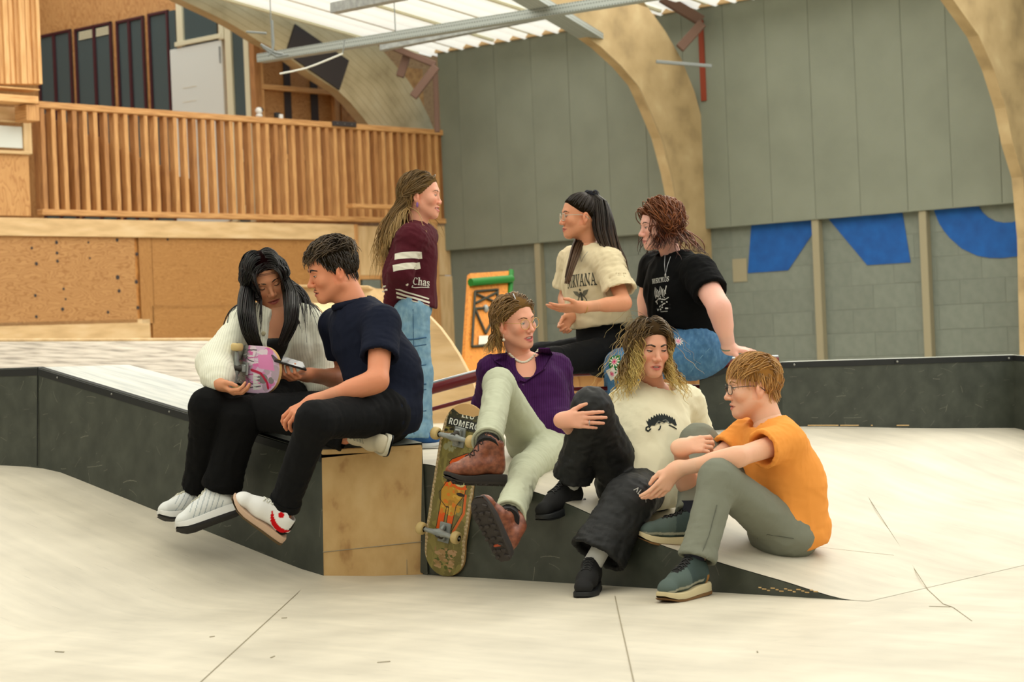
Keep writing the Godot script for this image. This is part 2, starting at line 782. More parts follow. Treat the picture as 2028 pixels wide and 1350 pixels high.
# a patch of cloth or print laid on a garment: the garment's triangles are drawn into a depth buffer seen along -n
func laid(g: Array, ctr: Vector3, n: Vector3, up: Vector3, w: float, hh: float, lift := 0.002, cols := 40, deep := 0.09) -> Array:
	n = n.normalized()
	var x := up.cross(n).normalized()
	var y := n.cross(x)
	var R := maxi(4, int(cols * hh / w))
	var Z := PackedFloat32Array()
	Z.resize((cols + 1) * (R + 1))
	Z.fill(-9.0)
	var V: PackedVector3Array = g[0]
	var I: PackedInt32Array = g[1]
	var Q := PackedVector3Array()
	Q.resize(V.size())
	for i in V.size():
		var d := V[i] - ctr
		Q[i] = Vector3((d.dot(x) / w + 0.5) * cols, (0.5 - d.dot(y) / hh) * R, d.dot(n))
	for i in range(0, I.size(), 3):
		var a := Q[I[i]]
		var b := Q[I[i + 1]]
		var c := Q[I[i + 2]]
		if maxf(a.z, maxf(b.z, c.z)) < -deep:
			continue
		var x0 := maxi(0, ceili(minf(a.x, minf(b.x, c.x))))
		var x1 := mini(cols, floori(maxf(a.x, maxf(b.x, c.x))))
		var y0 := maxi(0, ceili(minf(a.y, minf(b.y, c.y))))
		var y1 := mini(R, floori(maxf(a.y, maxf(b.y, c.y))))
		if x1 < x0 or y1 < y0:
			continue
		var det := (b.x - a.x) * (c.y - a.y) - (c.x - a.x) * (b.y - a.y)
		if absf(det) < 1e-9:
			continue
		for yy in range(y0, y1 + 1):
			for xx in range(x0, x1 + 1):
				var l1 := ((xx - a.x) * (c.y - a.y) - (c.x - a.x) * (yy - a.y)) / det
				var l2 := ((b.x - a.x) * (yy - a.y) - (xx - a.x) * (b.y - a.y)) / det
				if l1 < -0.001 or l2 < -0.001 or l1 + l2 > 1.001:
					continue
				var zz := a.z + (b.z - a.z) * l1 + (c.z - a.z) * l2
				var id := yy * (cols + 1) + xx
				if zz > Z[id] and zz < deep:
					Z[id] = zz
	var P := []
	for yy in R + 1:
		var rowp := []
		for xx in cols + 1:
			var zz := Z[yy * (cols + 1) + xx]
			if zz < -5.0:
				zz = -deep
			rowp.append(ctr + x * ((float(xx) / cols - 0.5) * w) + y * ((0.5 - float(yy) / R) * hh) + n * (zz + lift))
		P.append(rowp)
	return P

func laid_uv(P: Array) -> Array:
	var U := []
	for i in P.size():
		var row := []
		for j in P[0].size():
			row.append(Vector2(float(j) / (P[0].size() - 1), float(i) / (P.size() - 1)))
		U.append(row)
	return U

# ---------------------------------------------------------------- flat prints: triangles filled into an image
func fill_poly(im: Image, pts: PackedVector2Array, c: Color) -> void:
	var y0 := 1e9
	var y1 := -1e9
	for p in pts:
		y0 = minf(y0, p.y)
		y1 = maxf(y1, p.y)
	for y in range(maxi(0, int(y0)), mini(im.get_height(), int(y1) + 1)):
		var xs := PackedFloat32Array()
		for i in pts.size():
			var a := pts[i]
			var b := pts[(i + 1) % pts.size()]
			if (a.y <= y + 0.5) != (b.y <= y + 0.5):
				xs.append(a.x + (y + 0.5 - a.y) / (b.y - a.y) * (b.x - a.x))
		xs.sort()
		for i in range(0, xs.size() - 1, 2):
			var xa := clampi(roundi(xs[i]), 0, im.get_width())
			var xb := clampi(roundi(xs[i + 1]), 0, im.get_width())
			if xb > xa:
				im.fill_rect(Rect2i(xa, y, xb - xa, 1), c)

func stroke(im: Image, pts: Array, w: float, c: Color) -> void:
	for i in pts.size() - 1:
		var a: Vector2 = pts[i]
		var b: Vector2 = pts[i + 1]
		var d := (b - a).normalized().orthogonal() * w * 0.5
		fill_poly(im, PackedVector2Array([a + d, b + d, b - d, a - d]), c)
	for p: Vector2 in pts:
		disc(im, p, Vector2(w, w) * 0.5, c)

func disc(im: Image, p: Vector2, r: Vector2, c: Color) -> void:
	var q := PackedVector2Array()
	for k in 14:
		q.append(p + Vector2(cos(TAU * k / 14), sin(TAU * k / 14)) * r)
	fill_poly(im, q, c)

# letters of a TextMesh filled into the rectangle r of an image
func letters(im: Image, said: String, r: Rect2, c: Color, face := "Droid Sans", weight := 700) -> void:
	var tm := TextMesh.new()
	var fo := SystemFont.new()
	fo.font_names = PackedStringArray([face])
	fo.font_weight = weight
	tm.font = fo
	tm.text = said
	tm.font_size = 64
	tm.depth = 0.0
	tm.curve_step = 2.0
	var A := tm.get_mesh_arrays()
	if A.is_empty():
		return
	var V: PackedVector3Array = A[Mesh.ARRAY_VERTEX]
	var I: PackedInt32Array = A[Mesh.ARRAY_INDEX]
	var bb := AABB(V[0], Vector3.ZERO)
	for p in V:
		bb = bb.expand(p)
	for i in range(0, I.size(), 3):
		var q := PackedVector2Array()
		for k in 3:
			var p := V[I[i + k]]
			q.append(Vector2(r.position.x + (p.x - bb.position.x) / bb.size.x * r.size.x, r.position.y + (bb.end.y - p.y) / bb.size.y * r.size.y))
		fill_poly(im, q, c)

func print_mat(im: Image, rough := 0.85) -> StandardMaterial3D:
	var m := mat(Color(1, 1, 1), rough, 0.3)
	m.albedo_texture = ImageTexture.create_from_image(im)
	m.transparency = BaseMaterial3D.TRANSPARENCY_ALPHA_SCISSOR
	m.alpha_scissor_threshold = 0.5
	m.texture_repeat = false
	return m

# value of a built field at a point
func field(s: Sdf, p: Vector3) -> float:
	var q := (p - s.lo) / s.h
	var i := int(q.x)
	var j := int(q.y)
	var k := int(q.z)
	if q.x < 0 or q.y < 0 or q.z < 0 or i >= s.nx - 1 or j >= s.ny - 1 or k >= s.nz - 1:
		return 1.0
	var fx := q.x - i
	var fy := q.y - j
	var fz := q.z - k
	var id := (k * s.ny + j) * s.nx + i
	var sy := s.nx
	var sz := s.nx * s.ny
	var a := lerpf(lerpf(s.f[id], s.f[id + 1], fx), lerpf(s.f[id + sy], s.f[id + sy + 1], fx), fy)
	var b := lerpf(lerpf(s.f[id + sz], s.f[id + sz + 1], fx), lerpf(s.f[id + sz + sy], s.f[id + sz + sy + 1], fx), fy)
	return lerpf(a, b, fz)

# from p along d until the surface
func march(s: Sdf, p: Vector3, d: Vector3, far := 0.2) -> Vector3:
	var t := 0.0
	while t < far:
		var v := field(s, p + d * t)
		if v < 0.0005:
			break
		t += clampf(v * 0.7, 0.0007, 0.02)
	return p + d * t

# ---------------------------------------------------------------- the hall
var FL: Fr
var FR: Fr
var FC: Fr
var W0: Vector3
var E1: Vector3
var Q1: Vector3
var SP: Array = []

func sq(s: float, q: float, h: float) -> Vector3:
	return W0 + (E1 * s + Q1 * q + Vector3.UP * h) * K

func frames() -> void:
	E1 = Vector3(0.749, 0, 0.6626).normalized()
	Q1 = Vector3(E1.z, 0, -E1.x)
	W0 = at_h(838, 1137, 0)
	for p: Array in [[838, 918], [960, 950], [1090, 985], [1290, 1070], [1420, 1112], [1550, 1150], [1681, 1188]]:
		var w := on(p[0], p[1], W0, Q1)
		SP.append(Vector2((w - W0).dot(E1) / K, w.y / K))
	var a := px(80, 210, 18.9)
	var ul := Vector3(E1.z, 0, -E1.x)
	var nl := ul.cross(Vector3.UP)
	FL = Fr.new(a, ul, nl)
	var c := on(880, 440, a, nl)
	FL.o = Vector3(c.x, 0, c.z)
	FR = Fr.new(Vector3(c.x, 0, c.z), E1, E1.cross(Vector3.UP))

# height of the right hand bank and of the ramp on the other side, in survey units
func bank(s: float) -> float:
	if s <= SP[0].x:
		return SP[0].y
	for i in SP.size() - 1:
		if s <= SP[i + 1].x:
			return maxf(0.0, cubic_interpolate(SP[i].y, SP[i + 1].y, SP[maxi(i - 1, 0)].y, SP[mini(i + 2, SP.size() - 1)].y, (s - SP[i].x) / (SP[i + 1].x - SP[i].x)))
	return 0.0

const S0 := -0.255
func ramp_h(s: float) -> float:
	var t := S0 + 0.03 - s
	if t < -0.22:
		return 0.0
	if t < 0.22:
		return 0.24 * (t + 0.22) * (t + 0.22) / 0.88
	var h := 0.24 * t
	if h > 0.385:
		h = 0.385 + 0.038 * (1.0 - exp(-(h - 0.385) / 0.038))
	return h

func materials() -> void:
	M.ply = plywood(3, Color(0.76, 0.58, 0.37), Color(0.60, 0.41, 0.22), 9, Vector3(0.35, 1.1, 1))
	M.ply2 = plywood(11, Color(0.73, 0.54, 0.31), Color(0.58, 0.39, 0.19), 12, Vector3(0.25, 2.2, 1))
	M.ply3 = plywood(19, Color(0.83, 0.64, 0.41), Color(0.68, 0.47, 0.26), 7, Vector3(0.9, 0.3, 1))
	M.osb = textured(ntex(noise(5, 0.03, 3, FastNoiseLite.TYPE_CELLULAR), ramp([[0.0, Color(0.62, 0.40, 0.18)], [0.5, Color(0.76, 0.52, 0.26)], [1.0, Color(0.82, 0.60, 0.33)]])), Vector3(0.8, 0.8, 1))
	M.beige = textured(ntex(noise(21, 0.012, 5), ramp([[0.0, Color(0.76, 0.63, 0.45)], [0.5, Color(0.84, 0.71, 0.52)], [1.0, Color(0.88, 0.77, 0.60)]])), Vector3(0.3, 1.4, 1))
	M.lath = textured(ntex(noise(23, 0.012, 4), ramp([[0.0, Color(0.66, 0.46, 0.27)], [0.45, Color(0.77, 0.57, 0.35)], [1.0, Color(0.85, 0.66, 0.43)]])), Vector3(0.5, 7.0, 1))
	M.lath2 = textured(ntex(noise(24, 0.012, 4), ramp([[0.0, Color(0.55, 0.37, 0.21)], [0.45, Color(0.67, 0.47, 0.27)], [1.0, Color(0.74, 0.54, 0.33)]])), Vector3(0.5, 7.0, 1))
	M.board = textured(ntex(noise(29, 0.012, 4), ramp([[0.0, Color(0.76, 0.55, 0.33)], [0.5, Color(0.86, 0.67, 0.44)], [1.0, Color(0.90, 0.74, 0.53)]])), Vector3(0.4, 6.0, 1))
	M.grey = textured(ntex(noise(31, 0.01, 5), ramp([[0.0, Color(0.435, 0.455, 0.40)], [0.5, Color(0.455, 0.475, 0.418)], [1.0, Color(0.47, 0.49, 0.433)]])), Vector3(0.3, 0.3, 1), 0.8)
	M.block = textured(ntex(noise(37, 0.02, 5), ramp([[0.0, Color(0.42, 0.45, 0.41)], [0.5, Color(0.445, 0.47, 0.43)], [1.0, Color(0.465, 0.49, 0.45)]])), Vector3(0.7, 0.7, 1), 0.9)
	M.block2 = textured(M.block.albedo_texture, Vector3(0.7, 0.7, 1), 0.9, Color(0.975, 0.975, 0.975))
	M.mortar = mat(Color(0.43, 0.455, 0.415), 0.95)
	M.post = mat(Color(0.56, 0.53, 0.43), 0.85)
	M.blue = textured(ntex(noise(39, 0.02, 4), ramp([[0.0, Color(0.0, 0.26, 0.52)], [1.0, Color(0.02, 0.33, 0.62)]])), Vector3(0.5, 0.5, 1), 0.8)
	M.arch = textured(ntex(noise(41, 0.008, 6), ramp([[0.0, Color(0.56, 0.48, 0.34)], [0.4, Color(0.65, 0.56, 0.40)], [0.7, Color(0.68, 0.59, 0.43)], [1.0, Color(0.72, 0.64, 0.48)]])), Vector3(0.45, 0.45, 1), 0.85)
	M.arch_pale = textured(ntex(noise(42, 0.008, 6), ramp([[0.0, Color(0.66, 0.60, 0.47)], [0.4, Color(0.74, 0.68, 0.54)], [0.7, Color(0.77, 0.71, 0.57)], [1.0, Color(0.80, 0.75, 0.62)]])), Vector3(0.45, 0.45, 1), 0.85)
	M.arch_joint = mat(Color(0.56, 0.49, 0.36), 0.9)
	M.maroon = mat(Color(0.27, 0.07, 0.10), 0.5)
	M.glass = mat(Color(0.27, 0.33, 0.34), 0.12, 0.8)
	M.cream = mat(Color(0.86, 0.84, 0.72), 0.6)
	M.white = mat(Color(0.86, 0.88, 0.86), 0.6)
	M.plastic = mat(Color(0.85, 0.85, 0.84), 0.4)
	M.black = mat(Color(0.03, 0.03, 0.032), 0.5)
	M.plate = mat(Color(0.20, 0.17, 0.17), 0.7)
	M.steel = textured(ntex(noise(47, 0.02, 4), ramp([[0.0, Color(0.50, 0.52, 0.51)], [1.0, Color(0.68, 0.70, 0.69)]])), Vector3(1, 1, 1), 0.5)
	M.steel.metallic = 0.35
	M.rust = mat(Color(0.40, 0.30, 0.25), 0.8)
	M.redlead = mat(Color(0.50, 0.19, 0.08), 0.8)
	M.wire = mat(Color(0.45, 0.47, 0.46), 0.6)
	M.cable = mat(Color(0.80, 0.80, 0.76), 0.6)
	M.red = mat(Color(0.42, 0.03, 0.06), 0.35)
	M.rail_top = mat(Color(0.72, 0.74, 0.76), 0.3)
	M.rail_top.metallic = 0.8
	M.orange_board = plywood(61, Color(0.88, 0.58, 0.20), Color(0.72, 0.42, 0.10), 8, Vector3(1.2, 0.5, 1))
	M.green = mat(Color(0.03, 0.42, 0.08), 0.6)
	M.dark_bar = mat(Color(0.17, 0.17, 0.11), 0.7)
	M.paper = mat(Color(0.86, 0.84, 0.76), 0.8)
	M.screw = mat(Color(0.55, 0.55, 0.52), 0.4)
	M.floor = floor_mat(71, 0.0)
	M.bankm = M.floor
	M.seam = mat(Color(0.62, 0.58, 0.49), 0.8)
	M.ink = scuffed(75)
	M.edge = mat(Color(0.085, 0.095, 0.095), 0.42)
	M.ply_end = textured(ntex(noise(81, 0.010, 5), ramp([[0.0, Color(0.66, 0.50, 0.30)], [0.25, Color(0.79, 0.64, 0.42)], [0.6, Color(0.83, 0.69, 0.47)], [1.0, Color(0.86, 0.73, 0.52)]])), Vector3(1.2, 0.8, 1))
	M.ledge_top = textured(ntex(noise(83, 0.012, 5), ramp([[0.0, Color(0.50, 0.52, 0.50)], [0.5, Color(0.66, 0.67, 0.63)], [1.0, Color(0.74, 0.74, 0.69)]])), Vector3(0.3, 2.5, 1), 0.3)
	M.skylight = mat(Color(0.9, 0.92, 0.9), 0.6)
	M.skylight.emission_enabled = true
	M.skylight.emission = Color(1.0, 1.0, 0.97)
	M.skylight.emission_energy_multiplier = 0.62
	M.roof = mat(Color(0.80, 0.80, 0.76), 0.8)
	M.hall = mat(Color(0.66, 0.66, 0.64), 0.9)

# pale birch plywood worn by wheels: long streaks, blotches, dark scuffs
func floor_mat(sd: int, grey: float) -> StandardMaterial3D:
	var w := 1024
	var n1 := noise(sd, 0.004, 4)
	var n2 := noise(sd + 1, 0.02, 3)
	var n3 := noise(sd + 2, 0.05, 2)
	var a := n1.get_seamless_image(w, w)
	var b := n2.get_seamless_image(w, w)
	var c := n3.get_seamless_image(w, w)
	var d1 := a.get_data()
	var d2 := b.get_data()
	var d3 := c.get_data()
	var out := PackedByteArray()
	out.resize(w * w * 3)
	for y in w:
		for x in w:
			var i := y * w + x
			var g1 := d1[i] / 255.0
			# streaks: read the finer noises stretched
			var j := y * w + (x >> 3)
			var g2 := d2[j] / 255.0
			var g3 := d3[((y * 3) % w) * w + (x >> 2)] / 255.0
			var t := 0.80 + (g1 - 0.5) * 0.10 + (g2 - 0.5) * 0.055
			if g3 > 0.8:
				t -= (g3 - 0.8) * 0.5
			if g3 < 0.14:
				t -= (0.14 - g3) * 0.9
			var warm := 0.9 + (g1 - 0.5) * 0.12
			out[i * 3] = clampi(int(t * 255.0), 0, 255)
			out[i * 3 + 1] = clampi(int(t * 248.0 * (0.965 + 0.025 * warm)), 0, 255)
			out[i * 3 + 2] = clampi(int(t * 232.0 * (0.89 + 0.07 * warm)), 0, 255)
	var im := Image.create_from_data(w, w, false, Image.FORMAT_RGB8, out)
	var m := mat(Color(1, 1, 1), 0.5, 0.45)
	m.albedo_texture = ImageTexture.create_from_image(im)
	m.uv1_scale = Vector3(0.42, 0.42, 1)
	return m

# black board with wheel and truck scratches
func scuffed(sd: int) -> StandardMaterial3D:
	var r := RandomNumberGenerator.new()
	r.seed = sd
	var w := 1024
	var im := noise(sd, 0.01, 4).get_seamless_image(w, w)
	im.convert(Image.FORMAT_RGB8)
	var g := im.get_data()
	for i in w * w:
		var t := g[i * 3] / 255.0
		g[i * 3] = int(50 + t * 22)
		g[i * 3 + 1] = int(54 + t * 22)
		g[i * 3 + 2] = int(46 + t * 20)
	im = Image.create_from_data(w, w, false, Image.FORMAT_RGB8, g)
	for k in 260:
		var p := Vector2(r.randf() * w, r.randf() * w)
		var a := r.randf_range(-0.5, 0.9) + (PI * 0.5 if r.randf() < 0.15 else 0.0)
		var l := r.randf_range(4, 44) * (2.0 if r.randf() < 0.1 else 1.0)
		var bend := r.randf_range(-0.5, 0.5)
		var ps := []
		for j in 5:
			ps.append(p)
			p += Vector2(cos(a), sin(a)) * l / 4.0
			a += bend / 4.0
		var br := r.randf_range(0.28, 0.44)
		stroke(im, ps, r.randf_range(1.0, 2.6), Color(br, br * 1.0, br * 0.88))
	var m := mat(Color(1, 1, 1), 0.45, 0.5)
	m.albedo_texture = ImageTexture.create_from_image(im)
	m.uv1_scale = Vector3(0.7, 0.7, 1)
	return m

func lights() -> void:
	var cam := Camera3D.new()
	cam.name = "camera"
	add_child(cam)
	cam.position = Vector3(0, EYE, 0)
	cam.rotation = Vector3(0, 0, -ROLL)
	cam.fov = rad_to_deg(2.0 * atan(675.0 / FOC))
	cam.near = 0.1
	cam.far = 100.0
	cam.current = true
	var lens := CameraAttributesPhysical.new()
	lens.frustum_focal_length = 12.0 * FOC / 675.0
	lens.frustum_focus_distance = 8.35
	lens.exposure_aperture = 5.0
	lens.frustum_near = 0.1
	lens.frustum_far = 100.0
	cam.attributes = lens
	var env := Environment.new()
	env.background_mode = Environment.BG_COLOR
	env.background_color = Color(0.75, 0.82, 0.86)
	env.tonemap_mode = Environment.TONE_MAPPER_LINEAR
	env.tonemap_exposure = 1.0
	env.sdfgi_enabled = true
	env.ssao_enabled = true
	env.ssil_enabled = true
	var we := WorldEnvironment.new()
	we.name = "environment"
	we.environment = env
	add_child(we)
	# daylight under the translucent roof strips: [u from, u to, n from, n to, radiance]
	for a: Array in [[1.0, 22.0, 0.6, 9.0, 2.1], [2.0, 24.0, 11.0, 17.0, 0.85], [2.0, 24.0, 20.0, 27.0, 1.25], [-5.5, -0.6, 2.0, 14.0, 1.3]]:
		var l := AreaLight3D.new()
		l.name = "skylight_daylight"
		add_child(l, true)
		l.area_size = Vector2(a[1] - a[0], a[3] - a[2])
		l.area_normalize_energy = true
		l.light_color = Color(1.0, 0.985, 0.955)
		l.light_energy = a[4] * l.area_size.x * l.area_size.y / PI
		l.set("area_range", 60.0)
		l.set("area_attenuation", 2.0)
		l.shadow_enabled = true
		var nm: float = (a[2] + a[3]) / 2.0
		var down := (Vector3.DOWN * 1.0 + FR.n * ROOF_RISE).normalized()
		var x := FR.u
		l.transform = Transform3D(Basis(x, -down.cross(x), -down), FR.at((a[0] + a[1]) / 2.0, roof_y(nm) - 0.2 if a[0] > 0.0 else 7.0, nm))

const ROOF_RISE := 0.12
func roof_y(n: float) -> float:
	return 4.52 + n * ROOF_RISE

func _ready() -> void:
	rng.seed = 20
	frames()
	lights()
	materials()
	shell()
	left_wall()
	right_wall()
	arches()
	overhead()
	skate()
	far_things()
	crowd()

func shell() -> void:
	# floor with the ramp on the near side; the funbox stands on it
	var fl := setting("floor", "pale worn plywood skate floor rising into a ramp beside the black ledge")
	var P := []
	var U := []
	for i in 2:
		var q := -18.0 if i == 0 else 0.05
		var row := []
		var ru := []
		for j in 121:
			var s := -9.0 + j * 0.125
			if j > 96:
				s = 3.0 + (j - 96) * 0.5
			var p := sq(s, q, ramp_h(s))
			row.append(p)
			ru.append(Vector2(s, q) * K)
		P.append(row)
		U.append(ru)
	var m := mb()
	m.grid(P, U, true)
	obj("floor_sheet", m, M.floor, fl)
	m = mb()
	m.face([sq(-0.4, 0.05, 0), sq(15, 0.05, 0), sq(15, 20, 0), sq(-0.4, 20, 0)], [Vector2(0, 0), Vector2(16, 0), Vector2(16, 22), Vector2(0, 22)])
	m.face([sq(-22, 0.05, 0), sq(-0.4, 0.05, 0), sq(-0.4, 20, 0), sq(-22, 20, 0)], [Vector2(0, 0), Vector2(22, 0), Vector2(22, 22), Vector2(0, 22)])
	obj("floor_sheet", m, M.floor, fl)
	# joints between the sheets
	for l: Array in [[612, 1153, 395, 1352], [1218, 1180, 1256, 1352]]:
		m = mb()
		var a := at_h(l[0], l[1], 0.0015)
		var b := at_h(l[2], l[3], 0.0015)
		m.tube([a, b], 0.002, 4)
		obj("floor_joint", m, M.seam, fl)
	m = mb()
	for k in 7:
		var p := at_h([563, 540, 118, 420, 300, 760, 1500][k], [1223, 1300, 1290, 1260, 1180, 1310, 1290][k], 0.002)
		m.box(Transform3D(Basis(Vector3.UP, k * 1.3), p), Vector3(0.02 + 0.01 * (k % 3), 0.002, 0.004))
	var chips := obj("wood_chip", m, M.seam, fl)
	chips.set_meta("kind", "stuff")
	# roof: opaque sheets with translucent strips along the length
	var roof := setting("ceiling", "shallow roof of corrugated sheets with translucent strips letting daylight in")
	var strips := [[-0.3, 0.45, false], [0.45, 9.2, true], [9.2, 10.8, false], [10.8, 17.2, true], [17.2, 19.8, false], [19.8, 27.2, true], [27.2, 31.0, false]]
	for st: Array in strips:
		if st[0] == 0.45:
			continue
		m = mb()
		var t := Transform3D(Basis(FR.u, (Vector3.UP - FR.n * ROOF_RISE).normalized(), FR.u.cross((Vector3.UP - FR.n * ROOF_RISE).normalized())), FR.at(13.2, roof_y((st[0] + st[1]) / 2.0) + 0.09, (st[0] + st[1]) / 2.0))
		m.box(t, Vector3(27, 0.08, (st[1] - st[0]) * sqrt(1 + ROOF_RISE * ROOF_RISE)))
		obj("skylight_panel" if st[2] else "roof_sheet", m, M.skylight if st[2] else M.roof, roof)
	# the corrugated translucent strip that the photo shows, running up from the eave
	m = mb()
	P = []
	for i in 2:
		var n: float = [-0.15, 9.2][i]
		var row := []
		for j in 14 * 32 + 1:
			var u := -0.25 + j / 32.0
			row.append(FR.at(u, roof_y(n) + 0.035 * sin(u * TAU * 4.0), n))
		P.append(row)
	m.grid(P, [], false)
	obj("corrugated_skylight", m, M.skylight, roof)
	m = mb()
	m.box(FR.tf(-4.4, 7.3, 14.0), Vector3(8.0, 0.1, 33.0))
	obj("balcony_ceiling", m, M.ply3, roof)
	m = mb()
	m.box(FR.tf(-3.0, 7.1, 8.0), Vector3(5.0, 0.05, 12.0))
	obj("skylight_panel", m, M.skylight, roof)
	# laths that carry the sheets
	for k in 20:
		m = mb()
		var u := -0.2 + k * 0.62
		m.box(Transform3D(Basis(FR.u, Vector3.UP, FR.n), FR.at(u, roof_y(4.5) - 0.02, 4.5)) * Transform3D(Basis(Vector3.RIGHT, -atan(ROOF_RISE)), Vector3.ZERO), Vector3(0.035, 0.03, 8.8))
		obj("roof_lath", m, M.cream, roof)
	# plain walls that close the hall outside the picture
	for w: Array in [[10, 2.9, 30.0, 34.0, 7.8, 0.2, "wall_near", 0.0], [25.5, 2.9, 15.0, 0.2, 7.8, 34.0, "wall_side", 0.0], [-8.0, 2.9, 15.0, 0.2, 7.8, 34.0, "wall_end", 0.0]]:
		m = mb()
		m.box(FR.tf(w[0], w[1] + 0.9, w[2]), Vector3(w[3], w[4], w[5]))
		struct(w[6], m, M.hall, "plain plywood hall wall outside the picture")

func left_wall() -> void:
	var wl := setting("wall_left", "plywood wall below the timber balcony")
	var m := mb()
	var z := 0.06
	fbox(FL, -14, 0.0, 0.0, 2.36, -0.25, -0.03, m)
	obj("wall_core", m, M.osb, wl)
	# sheets of the lower wall
	for a: Array in [[-60, 462, 273, 639, "plywood_sheet", M.ply], [274, 466, 299, 640, "plywood_strip", M.ply2], [300, 468, 706, 604, "plywood_sheet", M.ply2], [301, 605, 706, 700, "plywood_sheet", M.ply2], [-60, 640, 300, 700, "pale_sheet", M.beige]]:
		m = mb()
		pbox(FL, a[0], a[1], a[2], a[3], 0.0, 0.02, m, 0.002)
		obj(a[4], m, a[5], wl)
	# knots
	for k: Array in [[72, 522, 4], [70, 585, 3.5], [72, 627, 3.5], [112, 480, 4], [113, 501, 3.5], [114, 517, 3.5], [232, 475, 4], [233, 549, 5], [236, 576, 4], [271, 503, 4], [270, 558, 4.5], [273, 609, 4], [214, 618, 3.5], [124, 612, 4], [126, 572, 3], [130, 592, 2.5], [63, 491, 3], [332, 474, 3], [175, 480, 2.5], [178, 511, 2.5]]:
		m = mb()
		var p := fp(FL, k[0], k[1], 0.0)
		var r: float = k[2] * 0.0052
		m.lathe([Vector2(0.0001, 0.003), Vector2(r * 0.8, 0.003), Vector2(r, 0.0)], FL.tf(p.x, p.y, 0.0) * Transform3D(Basis(Vector3.RIGHT, PI / 2), Vector3.ZERO), 8)
		obj("knot", m, M.plate, wl)
	# fascia under the balcony
	m = mb()
	pbox(FL, -60, 429, 703, 475, 0.035, 0.05, m)
	fix_slant(m)
	obj("fascia_board", m, M.beige, wl)
	# right end: framed panels and posts under the balcony
	for a: Array in [[703, 444, 709, 700, M.lath, "upright"], [709, 447, 752, 545, M.beige, "framed_panel"], [709, 545, 755, 553, M.lath, "crosspiece"], [718, 554, 754, 640, M.block, "grey_panel"], [755, 440, 774, 700, M.lath, "upright"], [846, 440, 866, 700, M.lath, "upright"], [866, 447, 890, 545, M.beige, "framed_panel"], [866, 546, 905, 760, M.beige, "framed_panel"], [774, 445, 846, 700, M.ply2, "plywood_sheet"]]:
		m = mb()
		pbox(FL, a[0], a[1], a[2], a[3], 0.02 if a[5] != "upright" else 0.05, 0.04, m)
		obj(a[5], m, a[4], wl)
	m = mb()
	pbox(FL, 699, 403, 800, 414, 0.35, 0.12, m)
	obj("beam", m, M.lath, wl)
	# balcony floor
	m = mb()
	fbox(FL, -14, 0.0, 2.30, 2.38, -7.0, -0.02, m)
	obj("balcony_slab", m, M.ply2, wl)
	# railing
	var at := FL.at(fp(FL, 470, 430).x, 2.38, 0)
	var r := thing("balcony_railing", "long timber balcony railing of close upright slats above the plywood wall", "railing", at)
	var a0 := fp(FL, 70, 215)
	var a1 := fp(FL, 877, 262)
	var top: float = fp(FL, 470, 236).y
	var bot: float = fp(FL, 470, 430).y
	m = mb(r)
	fbox(FL, a0.x, a1.x, top - 0.03, top + 0.035, -0.05, 0.06, m, 0.006)
	obj("handrail", m, M.lath, r)
	m = mb(r)
	fbox(FL, a0.x, a1.x, bot - 0.025, bot + 0.035, -0.05, 0.05, m, 0.006)
	obj("bottom_rail", m, M.lath, r)
	var N := 46
	for i in N:
		m = mb(r)
		var u := lerpf(a0.x + 0.05, a1.x - 0.03, float(i) / (N - 1))
		fbox(FL, u - 0.026, u + 0.026, bot + 0.03, top - 0.025, -0.035 - 0.01 * (i % 2), 0.045, m, 0.003)
		obj("slat", m, M.lath if i % 3 else M.lath2, r)
	for i in 16:
		m = mb(r)
		var u := lerpf(a0.x + 0.02, a1.x - 0.03, (i + 0.5) / (N - 1))
		fbox(FL, u - 0.03, u + 0.03, bot + 0.03, lerpf(top - 0.03, bot + 0.35, clampf((i - 0.5) / 16.0 + 0.02 * (i % 3), 0.0, 1.0)), -0.14, -0.06, m, 0.003)
		obj("rear_slat", m, M.lath2, r)
	# near block of upright boards at the far left of the picture
	var nb := thing("boarded_booth", "booth of upright timber boards over a small window at the balcony end", "booth", FL.at(fp(FL, 30, 430).x, 2.3, 0.1))
	var bx := [-70, -52, -36, -20, -9, 2, 13, 24, 34, 46, 58, 68, 76]
	for i in bx.size() - 1:
		m = mb(nb)
		pbox(FL, bx[i], -60, bx[i + 1] - 1.0, 166, 0.30 + 0.02 * ((i * 7) % 3), 0.08, m)
		obj("upright_board", m, [M.board, M.lath, M.board][i % 3], nb)
	for a: Array in [[-70, 165, 79, 179, 0.36, M.board, "ledge_board"], [-70, 180, 77, 205, 0.34, M.board, "beam"], [52, 206, 79, 240, 0.30, M.lath, "joist_end"], [-70, 206, 62, 244, 0.02, M.beige, "plywood_sheet"], [-70, 296, 62, 428, 0.02, M.ply3, "plywood_sheet"], [46, 243, 62, 305, 0.05, M.beige, "window_frame"], [-70, 293, 60, 306, 0.06, M.beige, "window_frame"], [-70, 232, 62, 244, 0.05, M.beige, "window_frame"], [-70, 244, 46, 294, 0.03, M.white, "frosted_pane"]]:
		m = mb(nb)
		pbox(FL, a[0], a[1], a[2], a[3], a[4], 0.2 if a[4] > 0.2 else 0.05, m)
		obj(a[6], m, a[5], nb)
	cabin()

func fix_slant(_m: MB) -> void:
	pass

